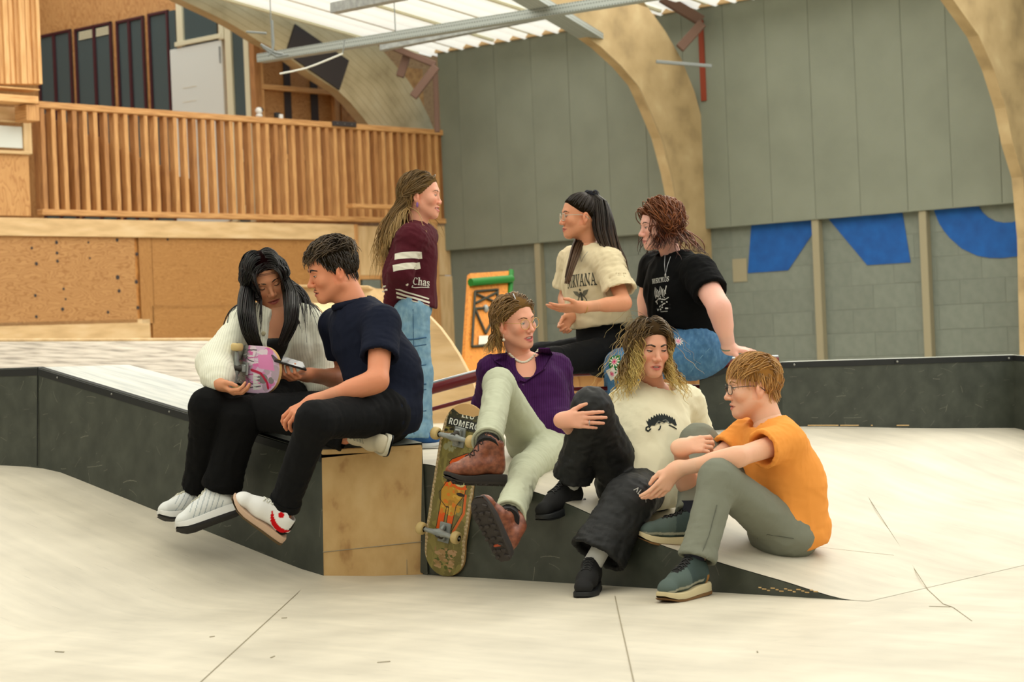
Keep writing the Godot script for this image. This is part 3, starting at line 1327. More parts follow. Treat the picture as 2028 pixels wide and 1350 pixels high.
func cabin() -> void:
	# office box on the balcony: its window front runs parallel to the grey wall, its plywood side parallel to the railing
	var D := -1.15
	var q := on(500, 200, FL.o + FL.n * D, FL.n)
	FC = Fr.new(Vector3(q.x, 0, q.z), FR.u, FR.n)
	var c := setting("wall_cabin", "plywood office front with maroon windows on the balcony")
	var m := mb()
	fbox(FC, -9.0, 0.0, 2.3, 6.4, -0.2, -0.02, m)
	obj("front_sheet", m, M.ply3, c)
	m = mb()
	pbox(FL, 513, -60, 900, 470, D, 0.1, m)
	obj("side_sheet", m, M.ply, c)
	# windows: [top left, top right, mullion x]
	var wn := 0
	for w: Array in [[74, 71, 140, 58, 108], [148, 57, 220, 43, 188], [230, 42, 284, 31, 258], [293, 27, 333, 20, -1]]:
		wn += 1
		var o := setting("window_%d" % wn, "maroon framed office window behind the balcony railing")
		var a := fp(FC, w[0], w[1])
		var b := fp(FC, w[2], w[3])
		var tp := (a.y + b.y) / 2.0
		var bt := 2.5
		var fw := 0.035
		for bar: Array in [[a.x, b.x, tp - fw, tp], [a.x, b.x, bt, bt + fw], [a.x, a.x + fw, bt, tp], [b.x - fw, b.x, bt, tp]]:
			m = mb()
			fbox(FC, bar[0], bar[1], bar[2], bar[3], -0.01, 0.02, m, 0.003)
			obj("frame_bar", m, M.maroon, o)
		if w[4] > 0:
			var x := fp(FC, w[4], 100).x
			m = mb()
			fbox(FC, x - 0.022, x + 0.022, bt, tp, -0.01, 0.02, m, 0.003)
			obj("mullion", m, M.maroon, o)
		m = mb()
		fbox(FC, a.x, b.x, bt, tp, -0.015, -0.005, m)
		obj("pane", m, M.glass, o)
		if wn == 2:
			for k in 8:
				var x0: float = [156, 190][k / 4]
				var x1: float = [183, 219][k / 4]
				var y0: float = [64, 57][k / 4] + (k % 4) * 4.2
				m = mb()
				pbar(FC, x0, y0, x1, 2.8, 0.012, 0.010, m, 0.0)
				obj("blind_slat", m, M.cream, o)
	# white door with the window over it and the narrow side window
	var o := setting("door_1", "white office door on the balcony")
	m = mb()
	pbox(FC, 336, 99, 439, 440, 0.03, 0.05, m, 0.004)
	obj("door_leaf", m, M.white, o)
	m = mb()
	pbox(FC, 333, 22, 345, 440, 0.01, 0.03, m)
	obj("dark_strip", m, M.glass, o)
	var k1 := fp(FC, 437, 108, 0.03)
	m = mb()
	fbox(FC, k1.x - 0.02, k1.x, k1.y - 0.1, k1.y + 0.1, 0.03, 0.04, m)
	obj("hinge", m, M.steel, o)
	for yy: float in [174.0, 202.0]:
		m = mb()
		pbar(FC, 362, yy, 388, 1.2, 0.034, 0.005, m, 0.0)
		obj("vent_slot", m, M.paper, o)
	var o2 := setting("window_5", "cream framed window above the white office door")
	for bar: Array in [[345, -40, 357, 92], [428, -40, 438, 78], [345, 84, 438, 9]]:
		m = mb()
		if bar[3] < 20:
			pbar(FC, bar[0], bar[1], bar[2], bar[3], 0.055, 0.08, m)
		else:
			pbox(FC, bar[0], bar[1], bar[2], bar[3], 0.05, 0.08, m)
		obj("frame_bar", m, M.cream, o2)
	m = mb()
	pbox(FC, 355, -40, 430, 84, 0.02, 0.02, m)
	obj("pane", m, M.glass, o2)
	var o3 := setting("window_6", "tall narrow cream framed window beside the white office door")
	for bar: Array in [[443, 46, 455, 440], [480, 60, 490, 440], [452, 300, 494, 24], [456, 410, 498, 14]]:
		m = mb()
		if bar[3] < 30:
			pbar(FC, bar[0], bar[1], bar[2], bar[3], 0.055, 0.08, m)
		else:
			pbox(FC, bar[0], bar[1], bar[2], bar[3], 0.05, 0.08, m)
		obj("frame_bar", m, M.cream, o3)
	m = mb()
	pbox(FC, 453, 50, 482, 440, 0.02, 0.02, m)
	obj("pane", m, M.glass, o3)
	m = mb()
	pbox(FC, 490, 40, 500, 440, 0.06, 0.1, m)
	obj("corner_post", m, M.lath2, c)
	m = mb()
	pbox(FL, 500, 60, 512, 440, D + 0.03, 0.1, m)
	obj("corner_post", m, M.lath, c)
	# battens and dark strips on the plywood side
	for a: Array in [[515, 120, 521, 240, M.board, 0.06, "batten"], [516, 172, 668, 182, M.board, 0.08, "batten"], [662, 180, 671, 440, M.lath, 0.07, "batten"], [561, 118, 574, 440, M.plate, 0.02, "dark_strip"], [614, 140, 628, 440, M.plate, 0.02, "dark_strip"], [672, 120, 850, 440, M.osb, 0.012, "plywood_sheet"], [518, 308, 700, 316, M.board, 0.05, "batten"], [540, 316, 720, 470, M.lath2, 0.03, "plywood_sheet"]]:
		m = mb()
		if a[6] == "batten" and a[2] - a[0] > 30:
			var l := fp(FL, a[0], a[1], D + a[5])
			var r := fp(FL, a[2], a[3], D + a[5])
			fbox(FL, l.x, r.x, (l.y + r.y) / 2 - 0.03, (l.y + r.y) / 2 + 0.03, D, D + a[5], m, 0.004)
		else:
			pbox(FL, a[0], a[1], a[2], a[3], D + a[5], a[5], m)
		obj(a[6], m, a[4], c)
	# small things on the handrail
	var top: float = fp(FL, 470, 236).y + 0.036
	var u := fp(FL, 513, 225).x
	var cm := thing("security_camera", "round white security camera with black lens standing on the balcony handrail", "camera", FL.at(u, top, 0))
	m = mb(cm)
	m.lathe([Vector2(0.0001, 0.0), Vector2(0.038, 0.0), Vector2(0.036, 0.03), Vector2(0.022, 0.04), Vector2(0.0001, 0.045)], FL.tf(u, top, 0), 16)
	obj("base", m, M.plastic, cm)
	m = mb(cm)
	m.ball(FL.at(u, top + 0.075, 0), Vector3.ONE * 0.04, Basis(), 10, 16)
	obj("head", m, M.plastic, cm)
	m = mb(cm)
	m.ball(FL.at(u + 0.018, top + 0.085, 0.026), Vector3(0.02, 0.024, 0.014), Basis(), 8, 12)
	obj("lens", m, M.black, cm)
	u = fp(FL, 551, 230).x
	var sn := thing("sensor_box", "small black and white sensor box on the balcony handrail", "sensor", FL.at(u, top, 0))
	m = mb(sn)
	fbox(FL, u - 0.05, u + 0.02, top + 0.012, top + 0.07, -0.02, 0.02, m, 0.004)
	obj("black_case", m, M.black, sn)
	m = mb(sn)
	fbox(FL, u - 0.01, u + 0.045, top, top + 0.05, -0.005, 0.035, m, 0.004)
	obj("white_case", m, M.plastic, sn)
	var l := fp(FL, 650, 249)
	var r2 := fp(FL, 697, 251)
	var bar := thing("dark_lath", "short dark painted lath screwed along the balcony handrail", "lath", FL.at(l.x, top, 0.06))
	m = mb(bar)
	fbox(FL, l.x, r2.x, top - 0.045, top + 0.012, 0.062, 0.08, m, 0.003)
	obj("strip", m, M.plate, bar)
	for k in 3:
		m = mb(bar)
		m.ball(FL.at(lerpf(l.x, r2.x, 0.2 + 0.3 * k), top - 0.015, 0.081), Vector3.ONE * 0.006, Basis(), 4, 6)
		obj("screw", m, M.screw, bar)

func right_wall() -> void:
	var w := setting("wall_right", "grey boarded wall above painted concrete blocks")
	var m := mb()
	fbox(FR, 0.0, 26, 0.0, 4.7, -0.3, -0.075, m)
	obj("wall_core", m, M.mortar, w)
	var bot := fp(FR, 1200, 469.5).y
	var top := fp(FR, 980, 86.5).y
	var xs := [862, 915, 988, 1061, 1134, 1208, 1284, 1362, 1444, 1527, 1613, 1702, 1796, 1885, 1983, 2090, 2200, 2330, 2480]
	for i in xs.size() - 1:
		m = mb()
		var a := fp(FR, xs[i], 300).x
		var b := fp(FR, xs[i + 1], 300).x - 0.004
		if i == 0:
			a = 0.02
		fbox(FR, a, b, bot + 0.01, top, -0.02 + 0.001 * (i % 2), 0.02 + 0.001 * (i % 2), m, 0.002)
		obj("grey_board", m, M.grey, w)
	m = mb()
	fbox(FR, 0.0, 26, bot, bot + 0.012, -0.1, 0.02, m)
	obj("bottom_batten", m, M.grey, w)
	m = mb()
	fbox(FR, 0.0, 26, top, top + 0.07, -0.03, 0.05, m, 0.004)
	obj("eave_board", m, M.beige, w)
	# concrete blocks, joints recessed
	var bh := 0.245
	var bw := 0.5
	var r := RandomNumberGenerator.new()
	r.seed = 4
	var shapes := []
	for k in 3:
		m = MB.new()
		m.box(Transform3D(FR.tf(0, 0, 0).basis, Vector3.ZERO), Vector3([bw, bw, bw * 0.5][k] - 0.003, bh - 0.003, 0.06), 0.002)
		shapes.append(m.mesh())
	for row in 9:
		var y := bot - 0.01 - bh * (row + 0.5) + 0.03
		if y < 0.05:
			continue
		for k in 20:
			var u := 0.2 + bw * (k + 0.5) + (0.25 if row % 2 else 0.0)
			if u > 9.6:
				continue
			var o := obj("concrete_block", shapes[0], M.block if r.randf() < 0.6 else M.block2, w)
			o.position = FR.at(u, y, -0.1025 + r.randf_range(-0.0012, 0.0012))
	for a: Array in [[1058, 485, 1070], [1607, 439, 1621], [1819, 420, 1832]]:
		m = mb()
		var l := fp(FR, a[0], a[1], 0.0).x
		fbox(FR, l, l + 0.085, 0.0, bot, -0.1, 0.005, m, 0.004)
		obj("post", m, M.post, w)
	# remains of large blue painted letters below the boards
	var zf := 1.0 / 3.215
	for L: Array in [[Vector2(283, 300), Vector2(260, 613), Vector2(517, 595), Vector2(700, 322), Vector2(700, 270)], [Vector2(765, 258), Vector2(1020, 562), Vector2(1297, 545), Vector2(1243, 215)], [Vector2(1438, 190), Vector2(1455, 240), Vector2(1480, 300), Vector2(1510, 345), Vector2(1545, 388), Vector2(1620, 455), Vector2(1720, 502), Vector2(1800, 516), Vector2(1880, 517), Vector2(2010, 502), Vector2(2005, 272), Vector2(1940, 290), Vector2(1890, 292), Vector2(1840, 284), Vector2(1790, 258), Vector2(1755, 225), Vector2(1725, 180)]]:
		var q := PackedVector2Array()
		for p: Vector2 in L:
			q.append(fp(FR, 1400 + p.x * zf, 350 + p.y * zf, -0.066))
		m = mb()
		m.prism(q, FR.tf(0, 0, -0.0675), 0.002)
		obj("painted_letter", m, M.blue, w)
	m = mb()
	pbox(FR, 1450, 513, 1480, 557, -0.066, 0.002, m, 0.0)
	obj("paint_patch", m, M.post, w)
	# switch line and red steel post in the gap beside the middle arch
	m = mb()
	pbox(FR, 1381, 40, 1391, 200, 0.04, 0.08, m)
	obj("steel_post", m, M.redlead, w)

func arch_mesh(f: Fr, pts: Array, thick: float) -> MB:
	var q := PackedVector2Array()
	for i in range(0, pts.size(), 2):
		q.append(fp(f, pts[i], pts[i + 1]))
	if Geometry2D.is_polygon_clockwise(q):
		pass
	var area := 0.0
	for i in q.size():
		area += q[i].cross(q[(i + 1) % q.size()])
	if area < 0.0:
		q.reverse()
	var m := mb()
	m.prism(q, f.tf(0, 0, -thick), thick)
	return m

func arches() -> void:
	# rib along the balcony end
	var f1 := Fr.new(FL.o + FL.n * -0.45, FL.u, FL.n)
	var a1 := thing("roof_arch", "pale laminated timber arch curving down behind the balcony railing, dark plate on it", "arch", f1.at(fp(f1, 800, 260).x, 2.4, 0))
	var m := arch_mesh(f1, [240, -70, 360, 0, 422, 29, 450, 43, 483, 62, 514, 82, 557, 103, 583, 122, 614, 145, 670, 180, 694, 203, 717, 230, 735, 254, 755, 290, 775, 340, 790, 400, 880, 400, 876, 320, 859, 256, 850, 233, 832, 196, 806, 156, 779, 124, 754, 96, 734, 77, 717, 62, 690, 42, 663, 24, 620, -2, 560, -40, 480, -90], 0.16)
	m.org = hold(a1)
	for i in m.v.size():
		m.v[i] -= m.org
	obj("rib", m, M.arch_pale, a1)
	for k in 9:
		# glue lines between the laminations
		var ps := []
		var t := 0.1 + 0.1 * k
		for p: Array in [[300, -35, 530, -60], [422, 29, 640, 10], [514, 82, 717, 62], [583, 122, 754, 96], [670, 180, 806, 156], [735, 254, 850, 233]]:
			var g := fp(f1, lerpf(p[0], p[2], t), lerpf(p[1], p[3], t))
			ps.append(f1.at(g.x, g.y, 0.0))
		m = mb(a1)
		m.tube(ps, 0.0016, 4)
		obj("glue_line", m, M.arch_joint, a1)
	var pl := PackedVector2Array()
	for p: Array in [[567, 105], [672, 178], [691, 120], [585, 48]]:
		pl.append(fp(f1, p[0], p[1], 0.02))
	m = mb(a1)
	m.prism(pl, f1.tf(0, 0, 0.0), 0.025)
	obj("splice_plate", m, M.plate, a1)
	# ribs against the grey wall
	for k in 2:
		var b := on(1408 if k == 0 else 2075, 640, FR.o, FR.n)
		var f := Fr.new(Vector3(b.x, 0, b.z), -FR.n, FR.u)
		var pts: Array = [1352, 760, 1350, 600, 1343, 450, 1337, 395, 1326, 340, 1308, 272, 1286, 220, 1262, 167, 1231, 131, 1190, 93, 1130, 50, 1060, 8, 960, -50, 840, -110, 760, -260, 900, -260, 1090, -170, 1180, -110, 1240, -42, 1280, 10, 1318, 62, 1350, 118, 1375, 180, 1393, 245, 1404, 330, 1410, 430, 1414, 520, 1424, 760] if k == 0 else [2046, 900, 2042, 700, 2037, 470, 2026, 350, 2006, 284, 1992, 213, 1968, 137, 1938, 70, 1888, 0, 1850, -50, 1800, -110, 1730, -190, 1900, -260, 2010, -180, 2060, -100, 2100, 0, 2120, 120, 2130, 300, 2136, 500, 2142, 700, 2150, 900]
		var a := thing("roof_arch", ["tan laminated timber arch between the two grey boarded bays", "tan laminated timber arch at the picture's right edge beside the blue letter"][k], "arch", Vector3(b.x, 0, b.z))
		m = arch_mesh(f, pts, 0.12)
		m.org = hold(a)
		for i in m.v.size():
			m.v[i] -= m.org
		obj("rib", m, M.arch, a)
		if k == 0:
			# groove near the inner edge
			var ps := []
			for p: Array in [[1345, 480], [1342, 420], [1331, 350], [1314, 282], [1291, 228], [1267, 175], [1237, 139], [1196, 101]]:
				var g := fp(f, p[0], p[1])
				ps.append(f.at(g.x, g.y, 0.0))
			m = mb(a)
			m.tube(ps, 0.004, 4)
			obj("glue_line", m, M.arch_joint, a)

func beam(called: String, a: Vector3, b: Vector3, w: float, h: float, mt: Material, parent: Node = self) -> MeshInstance3D:
	var m := mb(parent if parent != self else null)
	var x := (b - a).normalized()
	var z := x.cross(Vector3.UP).normalized()
	m.box(Transform3D(Basis(x, z.cross(x), z), (a + b) / 2), Vector3(a.distance_to(b), h, w), 0.006)
	return obj(called, m, mt, parent)

func tray(o: Node3D, a: Vector3, b: Vector3, w: float, h: float) -> void:
	var x := (b - a).normalized()
	var z := x.cross(Vector3.UP).normalized()
	var L := a.distance_to(b)
	var t := Transform3D(Basis(x, Vector3.UP, z), (a + b) / 2)
	var m := mb(o)
	m.box(t.translated_local(Vector3(0, 0.002, 0)), Vector3(L, 0.004, w))
	obj("tray_base", m, M.tray, o)
	for s: float in [-1.0, 1.0]:
		m = mb(o)
		m.box(t.translated_local(Vector3(0, h / 2, s * w / 2)), Vector3(L, h, 0.004))
		m.box(t.translated_local(Vector3(0, h, s * (w / 2 - 0.006))), Vector3(L, 0.004, 0.014))
		obj("tray_side", m, M.tray, o)

func overhead() -> void:
	# perforated galvanised channel
	var im := Image.create(128, 64, false, Image.FORMAT_RGB8)
	im.fill(Color(0.60, 0.63, 0.61))
	for k in 4:
		disc(im, Vector2(16 + 32 * k, 18), Vector2(9, 4), Color(0.25, 0.28, 0.26))
		disc(im, Vector2(32 * k, 46), Vector2(9, 4), Color(0.25, 0.28, 0.26))
		disc(im, Vector2(128, 46), Vector2(9, 4), Color(0.25, 0.28, 0.26))
	M.tray = mat(Color(1, 1, 1), 0.5)
	M.tray.albedo_texture = ImageTexture.create_from_image(im)
	M.tray.uv1_scale = Vector3(8, 14, 1)
	M.tray.metallic = 0.25
	var a := at_h(517, 124, 3.95)
	var b := at_h(1330, -6, 3.95)
	var t1 := thing("cable_tray", "long galvanised cable tray hanging across in front of the two arches", "cable tray", (a + b) / 2)
	tray(t1, a, b, 0.12, 0.085)
	var a2 := at_h(1020, -12, 4.03)
	var b2 := at_h(1342, 178, 4.03)
	var t2 := thing("cable_tray", "wide galvanised cable tray running away towards the grey wall, ending at the arch", "cable tray", (a2 + b2) / 2)
	tray(t2, a2, b2, 0.22, 0.06)
	# hanging rods
	for p: Array in [[783, 62, 3.95, t1], [539, 100, 3.95, t1], [1345, 160, 4.03, t2], [1030, 10, 4.03, t2]]:
		var f := at_h(p[0], p[1], p[2])
		var top := roof_y((f - FR.o).dot(FR.n)) - 0.03
		var m := mb(p[3])
		m.tube([f, Vector3(f.x, top, f.z)], 0.006, 5)
		obj("hanging_rod", m, M.wire, p[3])
	var ps := []
	for p: Array in [[554, 146], [580, 141], [606, 135], [628, 127], [650, 118], [679, 106]]:
		ps.append(px(p[0], p[1], 17.0))
	var cb := thing("loose_cable", "pale loose cable hanging in a bow below the long cable tray", "cable", ps[0])
	var m := mb(cb)
	m.tube(ps, 0.009, 6)
	obj("sheath", m, M.cable, cb)
	m = mb(cb)
	m.tube([ps[5], ps[5] + Vector3(0.02, 0.12, 0)], 0.006, 5)
	obj("tie", m, M.wire, cb)
	# conduit tangle over the tray end
	var cd := thing("conduit_bundle", "tangle of grey conduit and wire over the end of the long cable tray", "conduit", px(540, 105, 17.2))
	for w: Array in [[516, 88, 530, 96, 545, 104, 560, 107], [520, 92, 535, 104, 548, 112, 572, 108], [530, 111, 540, 100, 541, 85, 538, 40]]:
		ps = []
		for i in range(0, 8, 2):
			ps.append(px(w[i], w[i + 1], 17.2))
		m = mb(cd)
		m.tube(ps, 0.014, 6)
		obj("conduit", m, M.wire, cd)
	m = mb(cd)
	m.tube([px(488, 63, 17.4), px(528, 66, 17.4)], 0.012, 6)
	obj("pipe_stub", m, M.wire, cd)
	# purlins under the roof and struts between arch and wall
	for q: Array in [[663, 22, 800, -6, 17.0, "upper"], [756, 98, 1090, 31, 20.0, "lower"]]:
		var o := thing("purlin", "thin steel purlin under the translucent roof, %s of the two by the pale arch" % q[5], "purlin", px(q[0], q[1], q[4]))
		beam("flange", px(q[0], q[1] - 6, q[4]), px(q[2], q[3] - 6, q[4] - 1.0), 0.1, 0.10, M.steel, o)
	for q: Array in [[735, 76, 862, 128, 21.5, 0.07, M.rust, "sloping brown strut over the plywood beside the pale arch"], [808, 103, 792, 152, 21.6, 0.09, M.rust, "short upright brown strut between pale arch and roof edge"], [864, 132, 818, 192, 21.4, 0.09, M.rust, "diagonal brown strut from the grey wall's corner to the pale arch"], [862, 140, 866, 262, 22.0, 0.06, M.rust, "brown corner post at the end of the grey wall"], [1310, -6, 1390, 42, 20.3, 0.11, M.rust, "pale rusty strut from the roof to the top of the red post"], [1346, 96, 1391, 46, 20.2, 0.10, M.rust, "short rusty strut between the tan arch and the red post"], [1299, 122, 1410, 131, 19.6, 0.035, M.wire, "thin grey rod sticking out across the tan arch"]]:
		var o := thing("strut", q[7], "strut", px(q[0], q[1], q[4]))
		beam("bar", px(q[0], q[1], q[4]), px(q[2], q[3], q[4]), q[5], q[5], q[6], o)

func skate() -> void:
	# ---------------- funbox: deck, bank and the black side towards the camera
	var fb := thing("funbox", "low wooden funbox with black side, pale deck and bank under the seated group", "skate ramp", sq(0.5, 1.0, 0))
	var P := []
	var U := []
	for i in 2:
		var q: float = [0.0, 9.0][i]
		var row := []
		var ru := []
		for j in 41:
			var s := -0.02 + 2.0 * j / 40.0
			row.append(sq(s, q, bank(s) + 0.001))
			ru.append(Vector2(s, q) * K)
		P.append(row)
		U.append(ru)
	var m := mb(fb)
	m.grid(P, U, true)
	obj("bank_sheet", m, M.bankm, fb)
	m = mb(fb)
	m.face([sq(-7.0, 0.0, 0.425), sq(-0.02, 0.0, 0.425), sq(-0.02, 5.6, 0.425), sq(-7.0, 5.6, 0.425)], [Vector2(-7, 0), Vector2(0, 0), Vector2(0, 5.6), Vector2(-7, 5.6)])
	obj("deck_sheet", m, M.bankm, fb)
	m = mb(fb)
	var pp := PackedVector2Array()
	pp.append(Vector2(-0.02, 0) * K)
	pp.append(Vector2(SP[6].x, 0) * K)
	for i in range(23, -1, -1):
		var s2: float = -0.02 + (SP[6].x + 0.02) * i / 24.0
		pp.append(Vector2(s2, bank(s2)) * K - Vector2(0, 0.002))
	m.prism(pp, Transform3D(Basis(E1, Vector3.UP, -Q1), W0 + Q1 * 0.03), 0.03)
	obj("side_panel", m, M.ink, fb)
	for l: Array in [[[1720, 985], [1765, 1055], [1810, 1125], [1838, 1168]], [[1838, 1168], [1868, 1196], [1888, 1203]], [[1888, 1203], [1925, 1230]], [[1840, 1201], [1882, 1202]], [[1560, 1080], [1640, 1086], [1770, 1100]]]:
		var ps := []
		for p: Array in l:
			ps.append(drop(p[0], p[1], 0.001))
		m = mb(fb)
		m.tube(ps, 0.0016, 4)
		obj("sheet_joint", m, M.seam, fb)
	# worn paint chips along the foot of the black side
	m = mb(fb)
	for k in 14:
		var x := 1505.0 + k * 8.5
		var p := on(x, 1163 + (x - 1505) * 0.05 + (k % 3) * 2.5, W0 - Q1 * 0.001, Q1)
		m.box(Transform3D(Basis(E1, Vector3.UP, -Q1), p), Vector3(0.012 + 0.006 * (k % 2), 0.004, 0.002))
	var chips := obj("paint_chip", m, M.ply_end, fb)
	chips.set_meta("kind", "stuff")
	# ---------------- ledge running down the near ramp
	var lg := thing("grind_ledge", "long black sided ledge with pale top sloping to a plywood end, two people on it", "skate ledge", sq(-0.5, -0.2, 0))
	var f0 := px(637, 897, 7.8)
	var b0 := px(836, 876, 7.83)
	var f1 := px(75, 727, 8.98)
	var b1 := px(255, 722, 9.02)
	var g0 := at_h(640, 1148, 0.0)
	var c0 := at_h(838, 1137, 0.0)
	var g1 := px(75, 922, 8.98)
	var far := E1 * -3.0
	# top with its dark front edge strip
	P = []
	var Pe := []
	for i in 13:
		var t := i / 12.0
		var a := f0.lerp(f1, t)
		var b := b0.lerp(b1, t)
		var d := (b - a).normalized()
		P.append([a + d * 0.02, a.lerp(b, 0.35), a.lerp(b, 0.7), b])
	var UU := []
	for i in 13:
		UU.append([Vector2(i * 0.16, 0), Vector2(i * 0.16, 0.14), Vector2(i * 0.16, 0.28), Vector2(i * 0.16, 0.4)])
	m = mb(lg)
	m.grid(P, UU, true)
	obj("top_sheet", m, M.ledge_top, lg)
	m = mb(lg)
	m.grid([[f1 + (b1 - f1).normalized() * 0.02 , b1], [f1 + far + (b1 - f1).normalized() * 0.02, b1 + far]], [[Vector2(0, 0), Vector2(0, 0.4)], [Vector2(3, 0), Vector2(3, 0.4)]], true)
	obj("top_sheet", m, M.ledge_top, lg)
	m = mb(lg)
	m.face([b0, b1, b1 - Vector3.UP * 0.5, Vector3(b0.x, 0, b0.z)])
	obj("back_panel", m, M.ink, lg)
	# black side and its far continuation
	m = mb(lg)
	var n := (g1 - g0).cross(Vector3.UP).normalized()
	var run := g0.distance_to(g1)
	m.face([g1 - Vector3.UP * 0.1, g0 - Vector3.UP * 0.1, f0, f1], [Vector2(0, 0.1), Vector2(run, 0.1 - 0.4), Vector2(run, 0.15), Vector2(0, 0.55)])
	obj("side_panel", m, M.ink, lg)
	m = mb(lg)
	m.face([g1 + far - Vector3.UP * 0.1, g1 - Vector3.UP * 0.1, f1, f1 + far])
	obj("side_panel", m, M.ink, lg)
	m = mb(lg)
	var out := (g1 - g0).cross(Vector3.UP).normalized() * 0.004
	if out.dot(Vector3.BACK) < 0:
		out = -out
	m.tube([g1 + out, f1 + out * 0.5], 0.003, 4)
	obj("panel_joint", m, M.edge, lg)
	# edge protector: a strip on the side and one on the top
	m = mb(lg)
	var dn := Vector3.DOWN * 0.038
	for s: Array in [[f1, f0], [f1 + far, f1]]:
		var a: Vector3 = s[0]
		var b: Vector3 = s[1]
		var ia := (b1 - f1).normalized() * 0.022
		m.face([a + dn + out, b + dn + out, b + out * 0.8 + Vector3.UP * -0.006, a + out * 0.8 + Vector3.UP * -0.006])
		m.face([a + out * 0.8 + Vector3.UP * -0.006, b + out * 0.8 + Vector3.UP * -0.006, b + ia + Vector3.UP * 0.003, a + ia + Vector3.UP * 0.003])
	obj("edge_strip", m, M.edge, lg)
	for k in 5:
		m = mb(lg)
		m.ball(f0.lerp(f1, 0.08 + 0.21 * k) + out - Vector3.UP * 0.02, Vector3.ONE * 0.005, Basis(), 4, 6)
		obj("screw", m, M.screw, lg)
	# plywood end
	m = mb(lg)
	m.face([g0, c0, b0 + Vector3.UP * -0.02, f0 + Vector3.UP * -0.02], [Vector2(0, 0), Vector2(0.42, 0), Vector2(0.42, 0.52), Vector2(0, 0.52)])
	obj("end_panel", m, M.ply_end, lg)
	m = mb(lg)
	var ce := (c0 - g0).normalized()
	m.box(Transform3D(Basis(ce, Vector3.UP, ce.cross(Vector3.UP)), (f0 + b0) / 2 - Vector3.UP * 0.008), Vector3(f0.distance_to(b0), 0.022, 0.012), 0.003)
	obj("end_lip", m, M.ply_end, lg)
	m = mb(lg)
	var z2 := ce.cross(Vector3.UP) * 0.003
	m.tube([on(804, 985, g0, ce.cross(Vector3.UP)) + z2, on(806, 1137, g0, ce.cross(Vector3.UP)) + z2], 0.0015, 4)
	m.tube([g0.lerp(f0, 0.22) + z2, c0.lerp(b0, 0.25) + z2], 0.0018, 4)
	obj("panel_joint", m, M.seam, lg)
	# ---------------- black ledge on the right
	var rl := thing("grind_ledge", "black scuffed ledge across the deck behind the boy in the orange shirt", "skate ledge", px(1800, 850, 9.95))
	var base := [px(1385, 852, 9.52), px(1595, 850, 9.65), px(2009, 850, 10.3), px(2200, 878, 9.9)]
	var crest := []
	var cz := [9.52, 9.53, 9.56, 9.63, 10.3, 9.9]
	var ct := [[1385, 744], [1400, 739], [1443, 728], [1549, 718.5], [2007, 704.5], [2200, 721]]
	for i in 6:
		crest.append(px(ct[i][0], ct[i][1], cz[i]))
	m = mb(rl)
	m.face([base[0] - Vector3.UP * 0.1, px(1549, 850, 9.63) - Vector3.UP * 0.1, crest[3], crest[2], crest[1], crest[0]])
	m.face([px(1549, 850, 9.63) - Vector3.UP * 0.1, base[2] - Vector3.UP * 0.1, crest[4], crest[3]])
	m.face([base[2] - Vector3.UP * 0.1, base[3] - Vector3.UP * 0.1, crest[5], crest[4]])
	obj("side_panel", m, M.ink, rl)
	var bk := Vector3(0.12, 0, -0.55)
	m = mb(rl)
	for i in 5:
		m.face([crest[i], crest[i + 1], crest[i + 1] + bk, crest[i] + bk])
	obj("top_sheet", m, M.ledge_top, rl)
	m = mb(rl)
	for i in 5:
		var a: Vector3 = crest[i] + Vector3(0, 0.004, 0.004)
		var b: Vector3 = crest[i + 1] + Vector3(0, 0.004, 0.004)
		m.face([a - Vector3.UP * 0.03, b - Vector3.UP * 0.03, b, a])
	obj("edge_strip", m, M.edge, rl)
	m = mb(rl)
	m.face([base[0] - Vector3.UP * 0.1, crest[0], crest[0] + bk, base[0] + bk])
	obj("end_panel", m, M.ink, rl)
	for x: float in [1573, 1777, 1998, 2014]:
		m = mb(rl)
		m.ball(px(x, 722 - (x - 1573) * 0.03, 9.62 + (x - 1573) * 0.00155), Vector3.ONE * 0.006, Basis(), 4, 6)
		obj("screw", m, M.screw, rl)
	m = mb(rl)
	for a: Array in [[1600, 1660], [1664, 1700], [1725, 1728], [1776, 1800]]:
		var zz: float = 9.64 + (a[0] - 1600) * 0.00155
		m.tube([px(a[0], 842, zz), px(a[1], 842, zz + (a[1] - a[0]) * 0.00155)], 0.003, 4)
	chips = obj("paint_chip", m, M.ply_end, rl)
	chips.set_meta("kind", "stuff")
	# ---------------- kinked rail
	var rz := 9.5
	var rr := thing("grind_rail", "dark red kinked grind rail that two young women sit on", "skate rail", px(1250, 800, rz))
	var up := [px(790, 788, 9.5), px(848, 771, 9.5), px(955, 742, 9.5), px(1541, 716, 9.62)]
	m = mb(rr)
	m.tube(up, 0.030, 12)
	obj("top_tube", m, M.red, rr)
	m = mb(rr)
	var tops := []
	for p: Vector3 in up:
		tops.append(p + Vector3(0, 0.0265, 0))
	m.tube(tops, 0.018, 8, [], true, Vector3.UP, 0.45)
	obj("worn_top", m, M.rail_top, rr)
	m = mb(rr)
	m.tube([px(790, 827, 9.5), px(848, 812, 9.5), px(955, 783, 9.5), px(1050, 772, 9.52), px(1440, 764, 9.6)], 0.011, 8)
	obj("lower_bar", m, M.red, rr)
	for x: float in [965, 1445]:
		m = mb(rr)
		var t := px(x, 730, 9.5 + (x - 955) * 0.0002)
		m.tube([t, Vector3(t.x, 0.43 * K, t.z)], 0.02, 8)
		obj("post", m, M.red, rr)

# the point of the funbox bank seen at a picture point
func drop(x: float, y: float, lift: float) -> Vector3:
	var z := 5.0
	while z < 20.0:
		var p := px(x, y, z)
		var s := (p - W0).dot(E1) / K
		if p.y / K < bank(s):
			return p + Vector3.UP * lift
		z += 0.005
	return px(x, y, 9)

